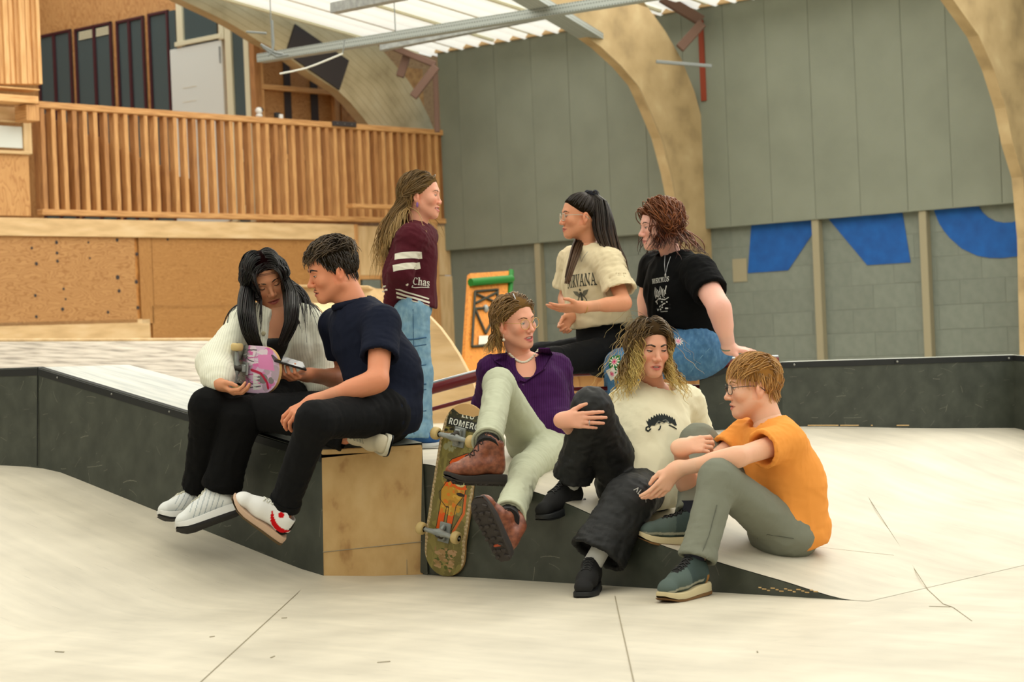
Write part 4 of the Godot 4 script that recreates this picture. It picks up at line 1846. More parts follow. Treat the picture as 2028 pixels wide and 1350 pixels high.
func far_things() -> void:
	# leaning tables and ramps between the funbox and the walls
	var lb := thing("leaning_table", "folded orange table leaning on the block wall, green edge, black folding legs", "table", px(960, 742, 15.0))
	var z0 := 15.0
	var P := [px(917, 760, z0), px(997, 756, z0 + 0.3), px(1010, 536, z0 + 0.9), px(931, 541, z0 + 0.6)]
	var m := mb(lb)
	var n: Vector3 = (P[1] - P[0]).cross(P[3] - P[0]).normalized()
	m.face(P)
	m.face([P[1], P[1] - n * 0.04, P[2] - n * 0.04, P[2]])
	m.face([P[3], P[2], P[2] - n * 0.04, P[3] - n * 0.04])
	m.face([P[0] - n * 0.04, P[3] - n * 0.04, P[2] - n * 0.04, P[1] - n * 0.04])
	m.face([P[3] - n * 0.04, P[0] - n * 0.04, P[0], P[3]])
	obj("table_top", m, M.orange_board, lb)
	m = mb(lb)
	m.tube([P[3].lerp(P[0], 0.10) + n * 0.03 - (P[1] - P[0]) * 0.03, P[2].lerp(P[1], 0.09) + n * 0.03], 0.035, 8)
	m.tube([P[2] + (P[1] - P[0]) * 0.03, P[2].lerp(P[1], 0.22) + (P[1] - P[0]) * 0.03], 0.025, 8)
	obj("green_roll", m, M.green, lb)
	var on_t := func(x: float, y: float) -> Vector3:
		return on(x, y, P[0] + n * 0.02, n)
	for w: Array in [[941, 577, 986, 573], [941, 577, 935, 686], [986, 573, 983, 668], [935, 686, 975, 683], [944, 582, 986, 600], [986, 578, 942, 600], [940, 611, 984, 608], [941, 612, 962, 660], [962, 660, 982, 622]]:
		m = mb(lb)
		m.tube([on_t.call(w[0], w[1]), on_t.call(w[2], w[3])], 0.011, 6)
		obj("folding_leg", m, M.dark_bar, lb)
	m = mb(lb)
	var pc: Array = [on_t.call(948, 682), on_t.call(966, 680), on_t.call(967, 664), on_t.call(949, 665)]
	m.face(pc)
	obj("label_sheet", m, M.paper, lb)
	m = mb(lb)
	m.ball(on_t.call(962, 611), Vector3(0.025, 0.035, 0.02), Basis(), 6, 8)
	obj("latch", m, M.steel, lb)
	# quarter pipe whose curved side shows behind the standing girl
	var qp := thing("quarter_pipe", "pale plywood quarter pipe with curved edge behind the standing girl", "skate ramp", px(890, 800, 11.5))
	var rows := []
	var cur := [[812, 598], [826, 606], [848, 625], [870, 648], [890, 675], [908, 703], [925, 735], [938, 762], [950, 800], [958, 850], [965, 905], [812, 905]]
	var qv := PackedVector2Array()
	var qf := Fr.new(px(890, 800, 11.8), Vector3.RIGHT, Vector3.BACK)
	qf.o.y = 0
	for c: Array in cur:
		qv.append(fp(qf, c[0], c[1]))
	qv.reverse()
	m = mb(qp)
	m.prism(qv, qf.tf(0, 0, -0.6), 0.6)
	obj("side_panel", m, M.beige, qp)
	# plywood bands and banks behind the group
	for a: Array in [["plywood_bench", "tan plywood box behind the rail under the seated women", "bench", [[1040, 738], [1405, 738], [1405, 842], [1040, 850]], 10.6, M.ply3], ["plywood_box", "pale plywood box seen between the couple's heads", "skate ramp", [[520, 567], [700, 569], [700, 602], [520, 600]], 14.5, M.beige]]:
		var q := []
		for p: Array in a[3]:
			q.append(px(p[0], p[1], a[4]))
		var o := thing(a[0], a[1], a[2], (q[2] + q[3]) / 2)
		q.reverse()
		m = mb(o)
		m.face(q)
		var bk := Vector3(0.2, 0, -0.8)
		m.face([q[3], q[2], q[2] + bk, q[3] + bk])
		m.face([q[1], q[1] + bk, q[2] + bk, q[2]])
		m.face([q[0], q[3], q[3] + bk, q[0] + bk])
		m.face([q[1] + bk, q[0] + bk, q[3] + bk, q[2] + bk])
		obj("box_body", m, a[5], o)
		m = mb(o)
		m.box(Transform3D(Basis((q[2] - q[3]).normalized(), Vector3.UP, Vector3.BACK), (q[2] + q[3]) / 2 + bk * 0.5), Vector3(q[2].distance_to(q[3]) + 0.04, 0.02, 0.9), 0.004)
		obj("top_board", m, M.beige, o)
	var bk2 := thing("wooden_bank", "weathered grey wooden bank behind the pale topped ledge", "skate ramp", px(200, 735, 11.5))
	m = mb(bk2)
	rows = []
	for i in 5:
		var t := i / 4.0
		var row := []
		for j in 6:
			var s := j / 5.0
			var xa := lerpf(-150, 640, s)
			var xb := lerpf(-150, 402 + 160, s)
			row.append(px(lerpf(xa, xb, t), lerpf(790, 676 - 2.5 * s * 1.0, t), lerpf(10.6, 13.6, t)))
		rows.append(row)
	var uu := []
	for i in 5:
		var row := []
		for j in 6:
			row.append(Vector2(j * 0.6 + i * 0.5, i * 0.4))
		uu.append(row)
	m.grid(rows, uu, false, 0.03)
	obj("bank_sheet", m, weathered(), bk2)
	m = mb(bk2)
	m.tube([rows[4][0], rows[4][5]], 0.02, 8)
	obj("coping", m, M.beige, bk2)
	var bk3 := thing("wooden_bank", "pale wooden bank behind the man in the navy shirt", "skate ramp", px(640, 700, 13.4))
	m = mb(bk3)
	m.grid([[px(500, 730, 13.2), px(650, 730, 13.2), px(820, 730, 13.2)], [px(500, 598, 14.3), px(650, 600, 14.3), px(820, 602, 14.3)]], [[Vector2(0, 0), Vector2(1, 0), Vector2(2, 0)], [Vector2(0, 1.5), Vector2(1, 1.5), Vector2(2, 1.5)]], false, 0.03)
	obj("bank_sheet", m, M.beige, bk3)
	m = mb(bk3)
	m.tube([px(540, 598, 14.2), px(613, 603, 14.2), px(640, 625, 14.05), px(700, 680, 13.55)], 0.012, 6)
	obj("dark_edge", m, M.dark_bar, bk3)

func weathered() -> StandardMaterial3D:
	return textured(ntex(noise(91, 0.012, 5), ramp([[0.0, Color(0.42, 0.39, 0.34)], [0.3, Color(0.62, 0.58, 0.52)], [0.6, Color(0.72, 0.68, 0.62)], [1.0, Color(0.78, 0.75, 0.69)]])), Vector3(0.5, 1.6, 1), 0.6)

# ---------------------------------------------------------------- people
func lin(c: Color) -> Color:
	return c.srgb_to_linear()

# a joint at bone length L from its parent, seen at (x, y); near: the solution towards the camera
func jt(par: Vector3, x: float, y: float, L: float, near: bool) -> Vector3:
	var o := Vector3(0, EYE, 0) - par
	var r := ray(x, y)
	var a := r.length_squared()
	var b := o.dot(r)
	var c := o.length_squared() - L * L
	var disc := b * b - a * c
	if disc < 0.0:
		return Vector3(0, EYE, 0) + r * (-b / a)
	var t := (-b + (-sqrt(disc) if near else sqrt(disc))) / a
	return Vector3(0, EYE, 0) + r * t

class Head:
	var c: Vector3
	var b: Basis
	var s := 1.0
	func p(x: float, y: float, z: float) -> Vector3:
		return c + b * (Vector3(x, y, z) * s)
	func d(x: float, y: float, z: float) -> Vector3:
		return b * Vector3(x, y, z)
	func loc(w: Vector3) -> Vector3:
		return (b.transposed() * (w - c)) / s

func head_at(x: float, y: float, z: float, yaw: float, pitch: float, roll: float, s := 1.0) -> Head:
	var h := Head.new()
	h.c = px(x, y, z)
	h.s = s
	h.b = Basis(Vector3.UP, deg_to_rad(yaw)) * Basis(Vector3.RIGHT, deg_to_rad(pitch)) * Basis(Vector3.BACK, deg_to_rad(-roll))
	return h

# o: jaw (width), male, open (mouth), smile, lip, nose, cheek
func head_field(h: Head, neck: Vector3, o: Dictionary) -> Sdf:
	var s := Sdf.new(0.0031)
	var k := h.s
	var jw: float = o.get("jaw", 1.0)
	var ml: float = o.get("male", 0.0)
	var op: float = o.get("open", 0.0)
	var sm: float = o.get("smile", 0.0)
	var nz: float = o.get("nose", 1.0)
	var ck: float = o.get("cheek", 0.0)
	s.ell(h.p(0, 0.03, -0.012), Vector3(0.075, 0.084, 0.096) * k, h.b, 0.02)
	s.ell(h.p(0, -0.028, 0.028), Vector3(0.061 * (0.6 + 0.4 * jw), 0.083, 0.055) * k, h.b, 0.03 * k)
	for g: float in [-1.0, 1.0]:
		s.cap(h.p(g * 0.055 * jw, -0.052, 0.0), h.p(g * 0.018 * jw, -0.093 - 0.006 * op, 0.060), (0.021 + 0.003 * ml) * k, 0.018 * k, 0.03 * k)
		s.ell(h.p(g * 0.041, -0.028 + 0.004 * sm, 0.058), Vector3(0.023 + 0.004 * ck, 0.021 + 0.006 * ck, 0.022) * k, h.b, 0.022 * k)
	var cn: float = o.get("chin", 0.8 + 0.25 * ml)
	s.ell(h.p(0, -0.098 - 0.008 * op, 0.062 + 0.004 * cn), Vector3(0.021, 0.014, 0.016) * k * (0.75 + 0.25 * cn), h.b, 0.022 * k)
	s.cap(h.p(-0.03, 0.021, 0.072 + 0.003 * ml), h.p(0.03, 0.021, 0.072 + 0.003 * ml), 0.0125 * k, 0.0125 * k, 0.016 * k)
	s.ell(h.p(0, -0.067 - 0.003 * op, 0.060), Vector3(0.031, 0.025, 0.0275) * k, h.b, 0.016 * k)
	for g: float in [-1.0, 1.0]:
		s.dent(h.p(g * 0.032, 0.001, 0.097), Vector3(0.018, 0.0105, 0.017) * k, h.b, 0.012 * k)
	# nose
	s.cap(h.p(0, 0.010, 0.077), h.p(0, -0.033, 0.078 + 0.024 * nz), 0.0075 * k, 0.0095 * k, 0.010 * k)
	s.ell(h.p(0, -0.035, 0.080 + 0.023 * nz), Vector3(0.0105, 0.0095, 0.0105) * k, h.b, 0.006 * k)
	for g: float in [-1.0, 1.0]:
		s.ell(h.p(g * 0.0125, -0.039, 0.091), Vector3(0.0085, 0.0075, 0.010) * k, h.b, 0.006 * k)
		s.dent(h.p(g * 0.0065, -0.0475, 0.098), Vector3(0.0035, 0.0035, 0.005) * k, h.b, 0.002)
	# lips
	var cl := 0.004 * sm
	var wd := 0.0255 + 0.0055 * sm
	for g: float in [-1.0, 1.0]:
		s.cap(h.p(g * wd, -0.067 + cl, 0.0695 - 0.004 * sm), h.p(g * 0.012, -0.0635 + 0.002 * op + cl * 0.3, 0.0842), 0.0040 * k, 0.0052 * k, 0.004 * k)
		s.cap(h.p(g * 0.012, -0.0635 + 0.002 * op + cl * 0.3, 0.0842), h.p(g * 0.003, -0.0622 + 0.002 * op, 0.0878), 0.0052 * k, 0.0058 * k, 0.004 * k)
		s.cap(h.p(g * (wd - 0.003), -0.071 + cl - 0.004 * op, 0.0705 - 0.004 * sm), h.p(g * 0.010, -0.0755 - 0.010 * op, 0.0828), 0.0044 * k, 0.0064 * k, 0.004 * k)
		s.cap(h.p(g * 0.010, -0.0755 - 0.010 * op, 0.0828), h.p(0, -0.0765 - 0.011 * op, 0.0850), 0.0064 * k, 0.0068 * k, 0.004 * k)
	if op > 0.05:
		s.dent(h.p(0, -0.0690 - 0.0050 * op + cl * 0.5, 0.092), Vector3(wd * 0.92, 0.0012 + 0.0085 * op, 0.016) * k, h.b, 0.0015)
	else:
		s.dent(h.p(0, -0.0688 + cl * 0.4, 0.096), Vector3(wd, 0.0016, 0.012) * k, h.b, 0.0015)
	# ears
	for g: float in [-1.0, 1.0]:
		var eb := h.b * Basis(Vector3.UP, g * 0.42) * Basis(Vector3.RIGHT, -0.18)
		var ec := h.p(g * 0.0765, -0.012, -0.012)
		s.ell(ec, Vector3(0.0085, 0.030, 0.0185) * k, eb, 0.006 * k)
		s.ell(h.p(g * 0.074, -0.038, -0.004), Vector3(0.006, 0.011, 0.009) * k, h.b, 0.006 * k)
		s.dent(ec + eb * Vector3(g * 0.0115, 0.001, 0.002) * k, Vector3(0.0095, 0.0205, 0.0115) * k, eb, 0.002)
		s.ell(ec + eb * Vector3(g * 0.004, -0.004, 0.009) * k, Vector3(0.004, 0.006, 0.004) * k, eb, 0.003)
	# neck
	var nr: float = (0.049 + 0.009 * ml) * k
	s.cap(h.p(0, -0.05, -0.026), neck, nr, nr * 1.06, 0.03 * k)
	s.build()
	return s

func skin_paint(h: Head, base: Color, lip: Color, blush: float, o: Dictionary) -> Callable:
	var op: float = o.get("open", 0.0)
	var sm: float = o.get("smile", 0.0)
	var red := Color(base.r * 1.02, base.g * 0.80, base.b * 0.76)
	return func(p: Vector3, _n: Vector3) -> Color:
		var l := h.loc(p)
		var c := base
		if l.z > 0.02 and absf(l.y) < 0.13:
			var ax := absf(l.x)
			var e := Vector2((ax - 0.04) / 0.022, (l.y + 0.034) / 0.022).length()
			c = c.lerp(red, blush * clampf(1.2 - e, 0.0, 1.0))
			e = Vector2(l.x / 0.016, (l.y + 0.037) / 0.012).length()
			if l.z > 0.085:
				c = c.lerp(red, blush * 0.6 * clampf(1.3 - e, 0.0, 1.0))
			var lw := 0.0280 + 0.0055 * sm
			var cy := -0.0695 - 0.004 * op + 0.004 * sm * (ax / lw)
			var up := (0.0105 + 0.002 * op) * (1.0 - pow(ax / lw, 2.0))
			var dn := (0.0125 + 0.009 * op) * (1.0 - pow(ax / lw, 2.0))
			if ax < lw and l.z > 0.06:
				var dy := l.y - cy
				var w := clampf((up - dy) / 0.0025, 0, 1) if dy > 0 else clampf((dn + dy) / 0.0025, 0, 1)
				c = c.lerp(lip, w)
				if op > 0.2 and absf(dy - 0.001) < 0.009 * op and ax < lw * 0.85 and l.z < 0.0795:
					c = Color(0.05, 0.012, 0.012)
				elif op <= 0.2 and absf(dy - 0.0005) < 0.0016:
					c = lip * 0.62
		elif l.x * l.x > 0.0046 and l.y > -0.05 and l.y < 0.03 and l.z < 0.02 and l.z > -0.04:
			c = c.lerp(red, 0.45)
		return c

# eyes, lids, brows, lashes as sub-parts of the body; look: direction in head axes; lid: 0 shut .. 1 wide
func eyes(h: Head, s: Sdf, body: Node3D, skin: Color, iris: Color, brow: Color, look: Vector2, lid: float, o := {}) -> void:
	var k := h.s
	var skm: StandardMaterial3D = M.skin
	for g: float in [-1.0, 1.0]:
		var c := h.p(g * 0.031, 0.0, 0.0705)
		var r := 0.0122 * k
		var m := mb(body)
		m.ball(c, Vector3.ONE * r, h.b, 12, 16)
		obj("eyeball", m, M.eye_white, body)
		var dir := (h.b * Vector3(sin(look.x), sin(look.y), cos(look.x) * cos(look.y))).normalized()
		var x := h.b.y.cross(dir).normalized()
		var y := dir.cross(x)
		for ring: Array in [[0.50, iris, 1.012], [0.24, Color(0.01, 0.01, 0.01), 1.028]]:
			m = mb(body)
			m.col = ring[1]
			var ctr := m.put(c + dir * r * ring[2], dir, Vector2.ZERO)
			for i in 16:
				var w := TAU * i / 16
				var e := dir * cos(ring[0]) + (x * cos(w) + y * sin(w)) * sin(ring[0])
				m.put(c + e * r * ring[2], e, Vector2.ZERO)
			for i in 16:
				m.tri(ctr, ctr + 1 + i, ctr + 1 + (i + 1) % 16)
			obj("iris" if ring[0] > 0.4 else "pupil", m, M.iris, body)
		# lids
		var upE := lerpf(-0.42, 0.36, lid)
		var loE := -0.44
		var rl := 0.0134 * k
		for lowr in 2:
			var P := []
			for i in 7:
				var row := []
				for j in 15:
					var az := -1.35 + 2.7 * j / 14.0
					var sh := cos(az * 1.12)
					sh = maxf(sh, 0.0)
					var edge := (upE if lowr == 0 else loE) * sh + (0.05 if lowr == 0 else -0.05) * (1 - sh) + g * az * 0.05
					var el := lerpf(edge, 1.25 if lowr == 0 else -1.2, i / 6.0)
					var d := h.b * Vector3(sin(az) * cos(el), sin(el), cos(az) * cos(el))
					row.append(c + d * rl * (1.0 - 0.03 * (i / 6.0)))
				P.append(row)
			m = mb(body)
			m.col = skin * (0.93 if lowr == 0 else 1.0)
			m.col.a = 1.0
			m.grid(P, [], lowr == 1)
			obj("eyelid", m, skm, body)
			if lowr == 0:
				var ps := []
				var rs := []
				for j in 15:
					ps.append(P[0][j] + h.b.z * 0.0012 * k)
					rs.append(o.get("lash", 0.0011) * (0.5 + 0.5 * sin(PI * (j + 0.5) / 15.0)) * k)
				m = mb(body)
				m.tube(ps, rs, 5)
				obj("lashes", m, M.dark_hair, body)
		# brow
		var ps2 := []
		var rs2 := []
		var by: float = o.get("brow_y", 0.0)
		for q: Array in [[0.012, 0.0185], [0.020, 0.0215], [0.030, 0.0245], [0.040, 0.0235], [0.049, 0.0175]]:
			ps2.append(march(s, h.p(g * q[0], q[1] + by, 0.125), -h.b.z) - h.b.z * 0.0012)
		for q: float in [0.0030, 0.0040, 0.0038, 0.0030, 0.0014]:
			rs2.append(q * k * o.get("brow_w", 1.0))
		m = mb(body)
		m.col = brow
		m.tube(ps2, rs2, 6, [], true, h.b.z, 0.6)
		obj("eyebrow", m, M.hair, body)

func teeth(h: Head, s: Sdf, body: Node3D) -> void:
	var P := []
	for i in 3:
		var row := []
		for j in 9:
			var x := -0.017 + 0.034 * j / 8.0
			row.append(h.p(x * 1.2, -0.0640 - 0.0042 * i + 4.0 * x * x, 0.0825 - 24.0 * x * x))
		P.append(row)
	var m := mb(body)
	m.grid(P, [], true, 0.004)
	obj("teeth", m, M.eye_white, body)

# hand: w wrist, y towards the fingers, z the way the palm faces, right hand or left; curl per finger (index .. little): [knuckle, middle, end]
func hand(s: Sdf, w: Vector3, y: Vector3, z: Vector3, right: bool, curls: Array, thumb: Array, k := 1.0, spread := 0.06) -> void:
	y = y.normalized()
	z = (z - y * z.dot(y)).normalized()
	var x := y.cross(z) * (1.0 if right else -1.0)
	var b := Basis(x, y, z)
	var kx := [0.027, 0.009, -0.009, -0.025]
	var ky := [0.086, 0.090, 0.086, 0.077]
	var len := [[0.041, 0.024, 0.020], [0.045, 0.028, 0.021], [0.041, 0.026, 0.021], [0.032, 0.019, 0.018]]
	s.cap(w - y * 0.006, w + y * 0.020 * k, 0.0235 * k, 0.026 * k, 0.018, z, 1.4)
	for i in 4:
		var a := w + b * (Vector3(kx[i] * 0.6, 0.012, 0.0) * k)
		var p := w + b * (Vector3(kx[i], ky[i], 0.0) * k)
		s.cap(a, p, 0.0125 * k, 0.0098 * k, 0.012 * k)
		var cu: Array = curls[mini(i, curls.size() - 1)]
		var an := 0.0
		var sp := (1.5 - i) * spread
		for j in 3:
			an += cu[j]
			var d := b * Vector3(sin(sp) * cos(an), cos(sp) * cos(an), sin(an))
			var q: Vector3 = p + d * len[i][j] * k
			var r0: float = [0.0088, 0.0080, 0.0074, 0.0062][j] * k * (0.88 if i == 3 else 1.0)
			var r1: float = [0.0080, 0.0074, 0.0062][j] * k * (0.88 if i == 3 else 1.0)
			s.cap(p, q, r0, r1, 0.003)
			p = q
	# thumb points in hand axes
	var t0 := w + b * (Vector3(0.016, 0.018, 0.006) * k)
	var tp := [t0]
	for q: Vector3 in thumb:
		tp.append(w + b * (q * k))
	s.cap(tp[0], tp[1], 0.0145 * k, 0.0115 * k, 0.014 * k)
	s.cap(tp[1], tp[2], 0.0105 * k, 0.0092 * k, 0.004)
	s.cap(tp[2], tp[3], 0.0092 * k, 0.0072 * k, 0.003)

const TH_OUT := [Vector3(0.042, 0.048, 0.012), Vector3(0.058, 0.074, 0.016), Vector3(0.066, 0.098, 0.016)]
const TH_IN := [Vector3(0.036, 0.052, 0.018), Vector3(0.038, 0.080, 0.026), Vector3(0.034, 0.104, 0.030)]
const TH_GRIP := [Vector3(0.036, 0.045, 0.026), Vector3(0.034, 0.070, 0.044), Vector3(0.022, 0.092, 0.054)]

# torso in axes of its own; g grows everything (cloth), o: w width, d depth, bust, belly
func torso(s: Sdf, J: Dictionary, g: float, o: Dictionary, upto := 1.0) -> void:
	var rt: Vector3 = (J.sr - J.sl).normalized()
	var up: Vector3 = (J.nk - J.pel).normalized()
	var fr := up.cross(rt).normalized()
	rt = fr.cross(up).normalized()
	var hx: Vector3 = (J.hr - J.hl).normalized()
	var w: float = o.get("w", 1.0)
	var dp: float = o.get("d", 1.35)
	var mid: Vector3 = J.get("mid", J.pel.lerp(J.nk, 0.42) + fr * o.get("bend", 0.0))
	var ch: Vector3 = J.get("ch", J.pel.lerp(J.nk, 0.72))
	var hb := Basis(hx, up, hx.cross(up))
	s.cap(J.hl, J.hr, 0.095 * w + g, 0.095 * w + g, 0.06)
	s.cap(J.pel, mid, 0.148 * w + g, 0.135 * w * o.get("waist", 1.0) + g, 0.06, fr, dp * 0.95)
	s.cap(mid, ch, 0.135 * w * o.get("waist", 1.0) + g, 0.152 * w + g, 0.06, fr, dp)
	s.cap(ch, J.nk - up * 0.07, 0.150 * w + g, 0.105 * w + g, 0.06, fr, dp * 1.1)
	s.cap(J.sl, J.sr, 0.054 + g, 0.054 + g, 0.05)
	s.cap(J.nk - up * 0.025, J.sl, 0.050 + g * 0.6, 0.052 + g, 0.04)
	s.cap(J.nk - up * 0.025, J.sr, 0.050 + g * 0.6, 0.052 + g, 0.04)
	var bu: float = o.get("bust", 0.0)
	if bu > 0.0:
		for q: float in [-1.0, 1.0]:
			s.ell(ch + fr * (0.060 * w) + rt * (0.072 * w * q) - up * 0.02, Vector3(0.066, 0.068, 0.062) * bu + Vector3.ONE * g, Basis(rt, up, fr), 0.05)
	var be: float = o.get("belly", 0.0)
	if be > 0.0:
		s.ell(mid + fr * 0.055 - up * 0.03, Vector3(0.15, 0.13, 0.12) * be + Vector3.ONE * g, Basis(rt, up, fr), 0.06)

func limb(s: Sdf, a: Vector3, b: Vector3, c: Vector3, r: Array, k := 0.03) -> void:
	s.cap(a, b, r[0], r[1], k)
	s.cap(b, c, r[2], r[3], k)

# shoes. f: forward, u: up of the foot, at the back of the heel on the ground
class Foot:
	var o: Vector3
	var b: Basis
	var k := 1.0
	func p(x: float, y: float, z: float) -> Vector3:
		return o + b * (Vector3(x, y, z) * k)
	func loc(w: Vector3) -> Vector3:
		return (b.transposed() * (w - o)) / k

func foot_at(ankle: Vector3, f: Vector3, u: Vector3, k := 1.0) -> Foot:
	var t := Foot.new()
	f = f.normalized()
	u = (u - f * u.dot(f)).normalized()
	t.b = Basis(u.cross(f), u, f)
	t.k = k
	t.o = ankle - t.b * (Vector3(0, 0.095, 0.065) * k)
	return t

func outline(side: float, grow: float) -> PackedVector2Array:
	var q := PackedVector2Array()
	# widths along the foot: [z, inner, outer]
	for a: Array in [[0.0, 0.014, 0.014], [0.012, 0.026, 0.026], [0.05, 0.033, 0.033], [0.10, 0.030, 0.036], [0.15, 0.036, 0.043], [0.19, 0.044, 0.046], [0.225, 0.042, 0.040], [0.25, 0.034, 0.028], [0.268, 0.018, 0.012]]:
		q.append(Vector2(side * (a[2] + grow), a[0] + (grow if a[0] > 0.13 else -grow)))
	for a: Array in [[0.268, 0.018, 0.012], [0.25, 0.034, 0.028], [0.225, 0.042, 0.040], [0.19, 0.044, 0.046], [0.15, 0.036, 0.043], [0.10, 0.030, 0.036], [0.05, 0.033, 0.033], [0.012, 0.026, 0.026], [0.0, 0.014, 0.014]]:
		q.append(Vector2(-side * (a[1] + grow), a[0] + (grow if a[0] > 0.13 else -grow)))
	return q

# o: sole (Material), sole2, th (thickness at the toe), heel, high (shaft), paint (Callable of foot-local point), upper (Material), lace (Material), lugs
func shoe(parent: Node3D, called: String, t: Foot, side: float, o: Dictionary) -> Node3D:
	var n := Node3D.new()
	n.name = called
	parent.add_child(n, true)
	n.position = t.o - hold(parent)
	var th: float = o.get("th", 0.022)
	var he: float = o.get("heel", 0.032)
	var hi: float = o.get("high", 0.0)
	var s := Sdf.new(0.0034 if o.has("paint") else 0.0044)
	s.cap(t.p(-0.004 * side, th + 0.028, 0.222), t.p(0.0, th + 0.038, 0.165), 0.034 * t.k, 0.041 * t.k, 0.02, t.b.y, 1.15)
	s.cap(t.p(0.0, th + 0.038, 0.165), t.p(0, he + 0.045, 0.05), 0.041 * t.k, 0.036 * t.k, 0.02)
	s.cap(t.p(0, he + 0.03, 0.042), t.p(0, he + 0.066 + hi, 0.058), 0.037 * t.k, 0.042 * t.k, 0.02)
	s.cap(t.p(0, th + 0.055, 0.15), t.p(0, he + 0.082 + hi, 0.085), 0.026 * t.k, 0.030 * t.k, 0.02)
	s.ell(t.p(0, th + 0.020, 0.238), Vector3(0.036, 0.024, 0.030) * t.k, t.b, 0.015)
	s.cut(t.p(0, (th + he) * 0.5 + 0.002, 0.12), -(t.b.y + t.b.z * (he - th) / 0.2), 0.4)
	s.bore(t.p(0, he + 0.05 + hi, 0.058), t.p(0, he + 0.16 + hi, 0.050), 0.033 * t.k, 0.036 * t.k)
	garment("upper", s, [], o.upper, n, (func(p: Vector3, nn: Vector3) -> Color: return o.paint.call(t.loc(p), side, t.b.transposed() * nn)) if o.has("paint") else null)
	# sole: tapered slab in two layers
	for lay in 2:
		var q := outline(side, 0.004 + 0.002 * lay)
		var P := []
		var lv := [0.0, 0.25, 0.8, 1.0] if lay == 0 else [0.0, 1.0]
		var m := mb(n)
		for y: float in lv:
			var row := []
			for i in q.size() + 1:
				var p := q[i % q.size()]
				var hz := clampf(p.y / 0.27, 0, 1)
				var full := lerpf(he, th, smoothstep(0.2, 0.75, hz)) + 0.004
				var toe: float = 0.018 * pow(maxf(0.0, (p.y - 0.2) / 0.07), 2.0) * o.get("spring", 1.0)
				var yy: float = toe * (1.0 - y * 0.4) + (lerpf(0.28, 1.0, y) * full if lay == 0 else y * 0.28 * full)
				var ins := 0.94 if (lay == 0 and y > 0.9) or (lay == 1 and y < 0.1) else 1.0
				row.append(t.p(p.x * ins, yy, 0.135 + (p.y - 0.135) * (0.985 if ins < 1.0 else 1.0)))
			P.append(row)
		m.grid(P, [], side > 0)
		# close top or bottom
		var ring: Array = P[P.size() - 1] if lay == 0 else P[0]
		var half: int = q.size() / 2
		for i in half - 1:
			var f4 := [ring[i], ring[i + 1], ring[q.size() - 2 - i], ring[q.size() - 1 - i]]
			if (lay == 0) == (side > 0):
				f4.reverse()
			m.face(f4)
		obj("midsole" if lay == 0 else "outsole", m, o.sole if lay == 0 else o.get("sole2", o.sole), n)
	if o.has("lugs"):
		for i in 9:
			for g: float in [-1.0, 0.0, 1.0]:
				var z := 0.02 + 0.028 * i
				if g == 0.0 and i % 2 == 0:
					continue
				var wd := 0.022 if z < 0.1 else 0.030
				var m := mb(n)
				var toe: float = 0.018 * pow(maxf(0.0, (z - 0.2) / 0.07), 2.0) * o.get("spring", 1.0)
				m.box(Transform3D(t.b.rotated(t.b.y, 0.5 * g), t.p(g * wd * (0.8 if i == 8 else 1.0), toe - 0.003, z)), Vector3(0.021, 0.010, 0.012) * t.k, 0.002)
				obj("lug", m, o.sole2, n)
	# laces
	if o.has("lace"):
		for i in o.get("rows", 5):
			var z: float = 0.175 - 0.018 * i
			var y0 := 0.16 + hi
			for g: float in [-1.0, 1.0]:
				var ps := []
				for j in 5:
					var f := j / 4.0
					var x := g * lerpf(0.021, -0.019, f)
					ps.append(march(s, t.p(x, y0, z - 0.014 * f), -t.b.y, 0.25) + t.b.y * 0.002)
				var m := mb(n)
				m.tube(ps, 0.0026, 5)
				obj("lace", m, o.lace, n)
		if o.get("bow", true):
			var kz: float = 0.175 - 0.018 * o.get("rows", 5)
			var kp := march(s, t.p(0, 0.16 + hi, kz), -t.b.y, 0.25) + t.b.y * 0.004
			for g: float in [-1.0, 1.0]:
				var m := mb(n)
				m.tube([kp, kp + t.b * Vector3(g * 0.018, 0.012, 0.006), kp + t.b * Vector3(g * 0.036, 0.004, 0.014), kp + t.b * Vector3(g * 0.030, -0.008, 0.020), kp + t.b * Vector3(g * 0.006, 0.002, 0.006)], 0.0024, 5)
				m.tube([kp, kp + t.b * Vector3(g * 0.014, 0.004, 0.018), kp + t.b * Vector3(g * 0.030, -0.014, 0.034)], 0.0022, 5)
				obj("bow_loop", m, o.lace, n)
	return n

# ---------------------------------------------------------------- hair
func hairline(az: float, o: Dictionary) -> float:
	# lowest height of hair on the skull at an angle from the front
	var st: Array = o.get("line", [[0.0, 0.072], [0.6, 0.066], [0.95, 0.040], [1.25, 0.022], [1.55, 0.016], [1.85, -0.02], [2.2, -0.055], [3.15, -0.072]])
	az = absf(az)
	for i in st.size() - 1:
		if az <= st[i + 1][0]:
			return lerpf(st[i][1], st[i + 1][1], (az - st[i][0]) / (st[i + 1][0] - st[i][0]))
	return st[st.size() - 1][1]

func scalp(h: Head, d: Vector3, lift: float) -> Vector3:
	# skull point in head-local units in direction d from its middle
	return Vector3(0, 0.03, -0.012) + d * (1.0 / (d / Vector3(0.075 + lift, 0.084 + lift, 0.096 + lift)).length())

func hair_cap(parent: Node3D, h: Head, o: Dictionary, c: Color, lift := 0.006) -> void:
	var P := []
	var m := mb(parent)
	m.col = c
	for i in 26:
		var row := []
		for j in 49:
			var la := PI * (i / 25.0) * 0.80
			var az := TAU * j / 48.0 - PI
			var d := Vector3(sin(la) * sin(az), cos(la), sin(la) * cos(az))
			var p := scalp(h, d, 0.0)
			var e := p.y - hairline(az, o)
			var li := lerpf(-0.010, lift, smoothstep(-0.012, 0.006, e))
			row.append(h.p(0, 0, 0) + h.b * (scalp(h, d, li) * h.s))
		P.append(row)
	m.grid(P, [], true)
	obj("hair_base", m, M.hair_cap, parent)

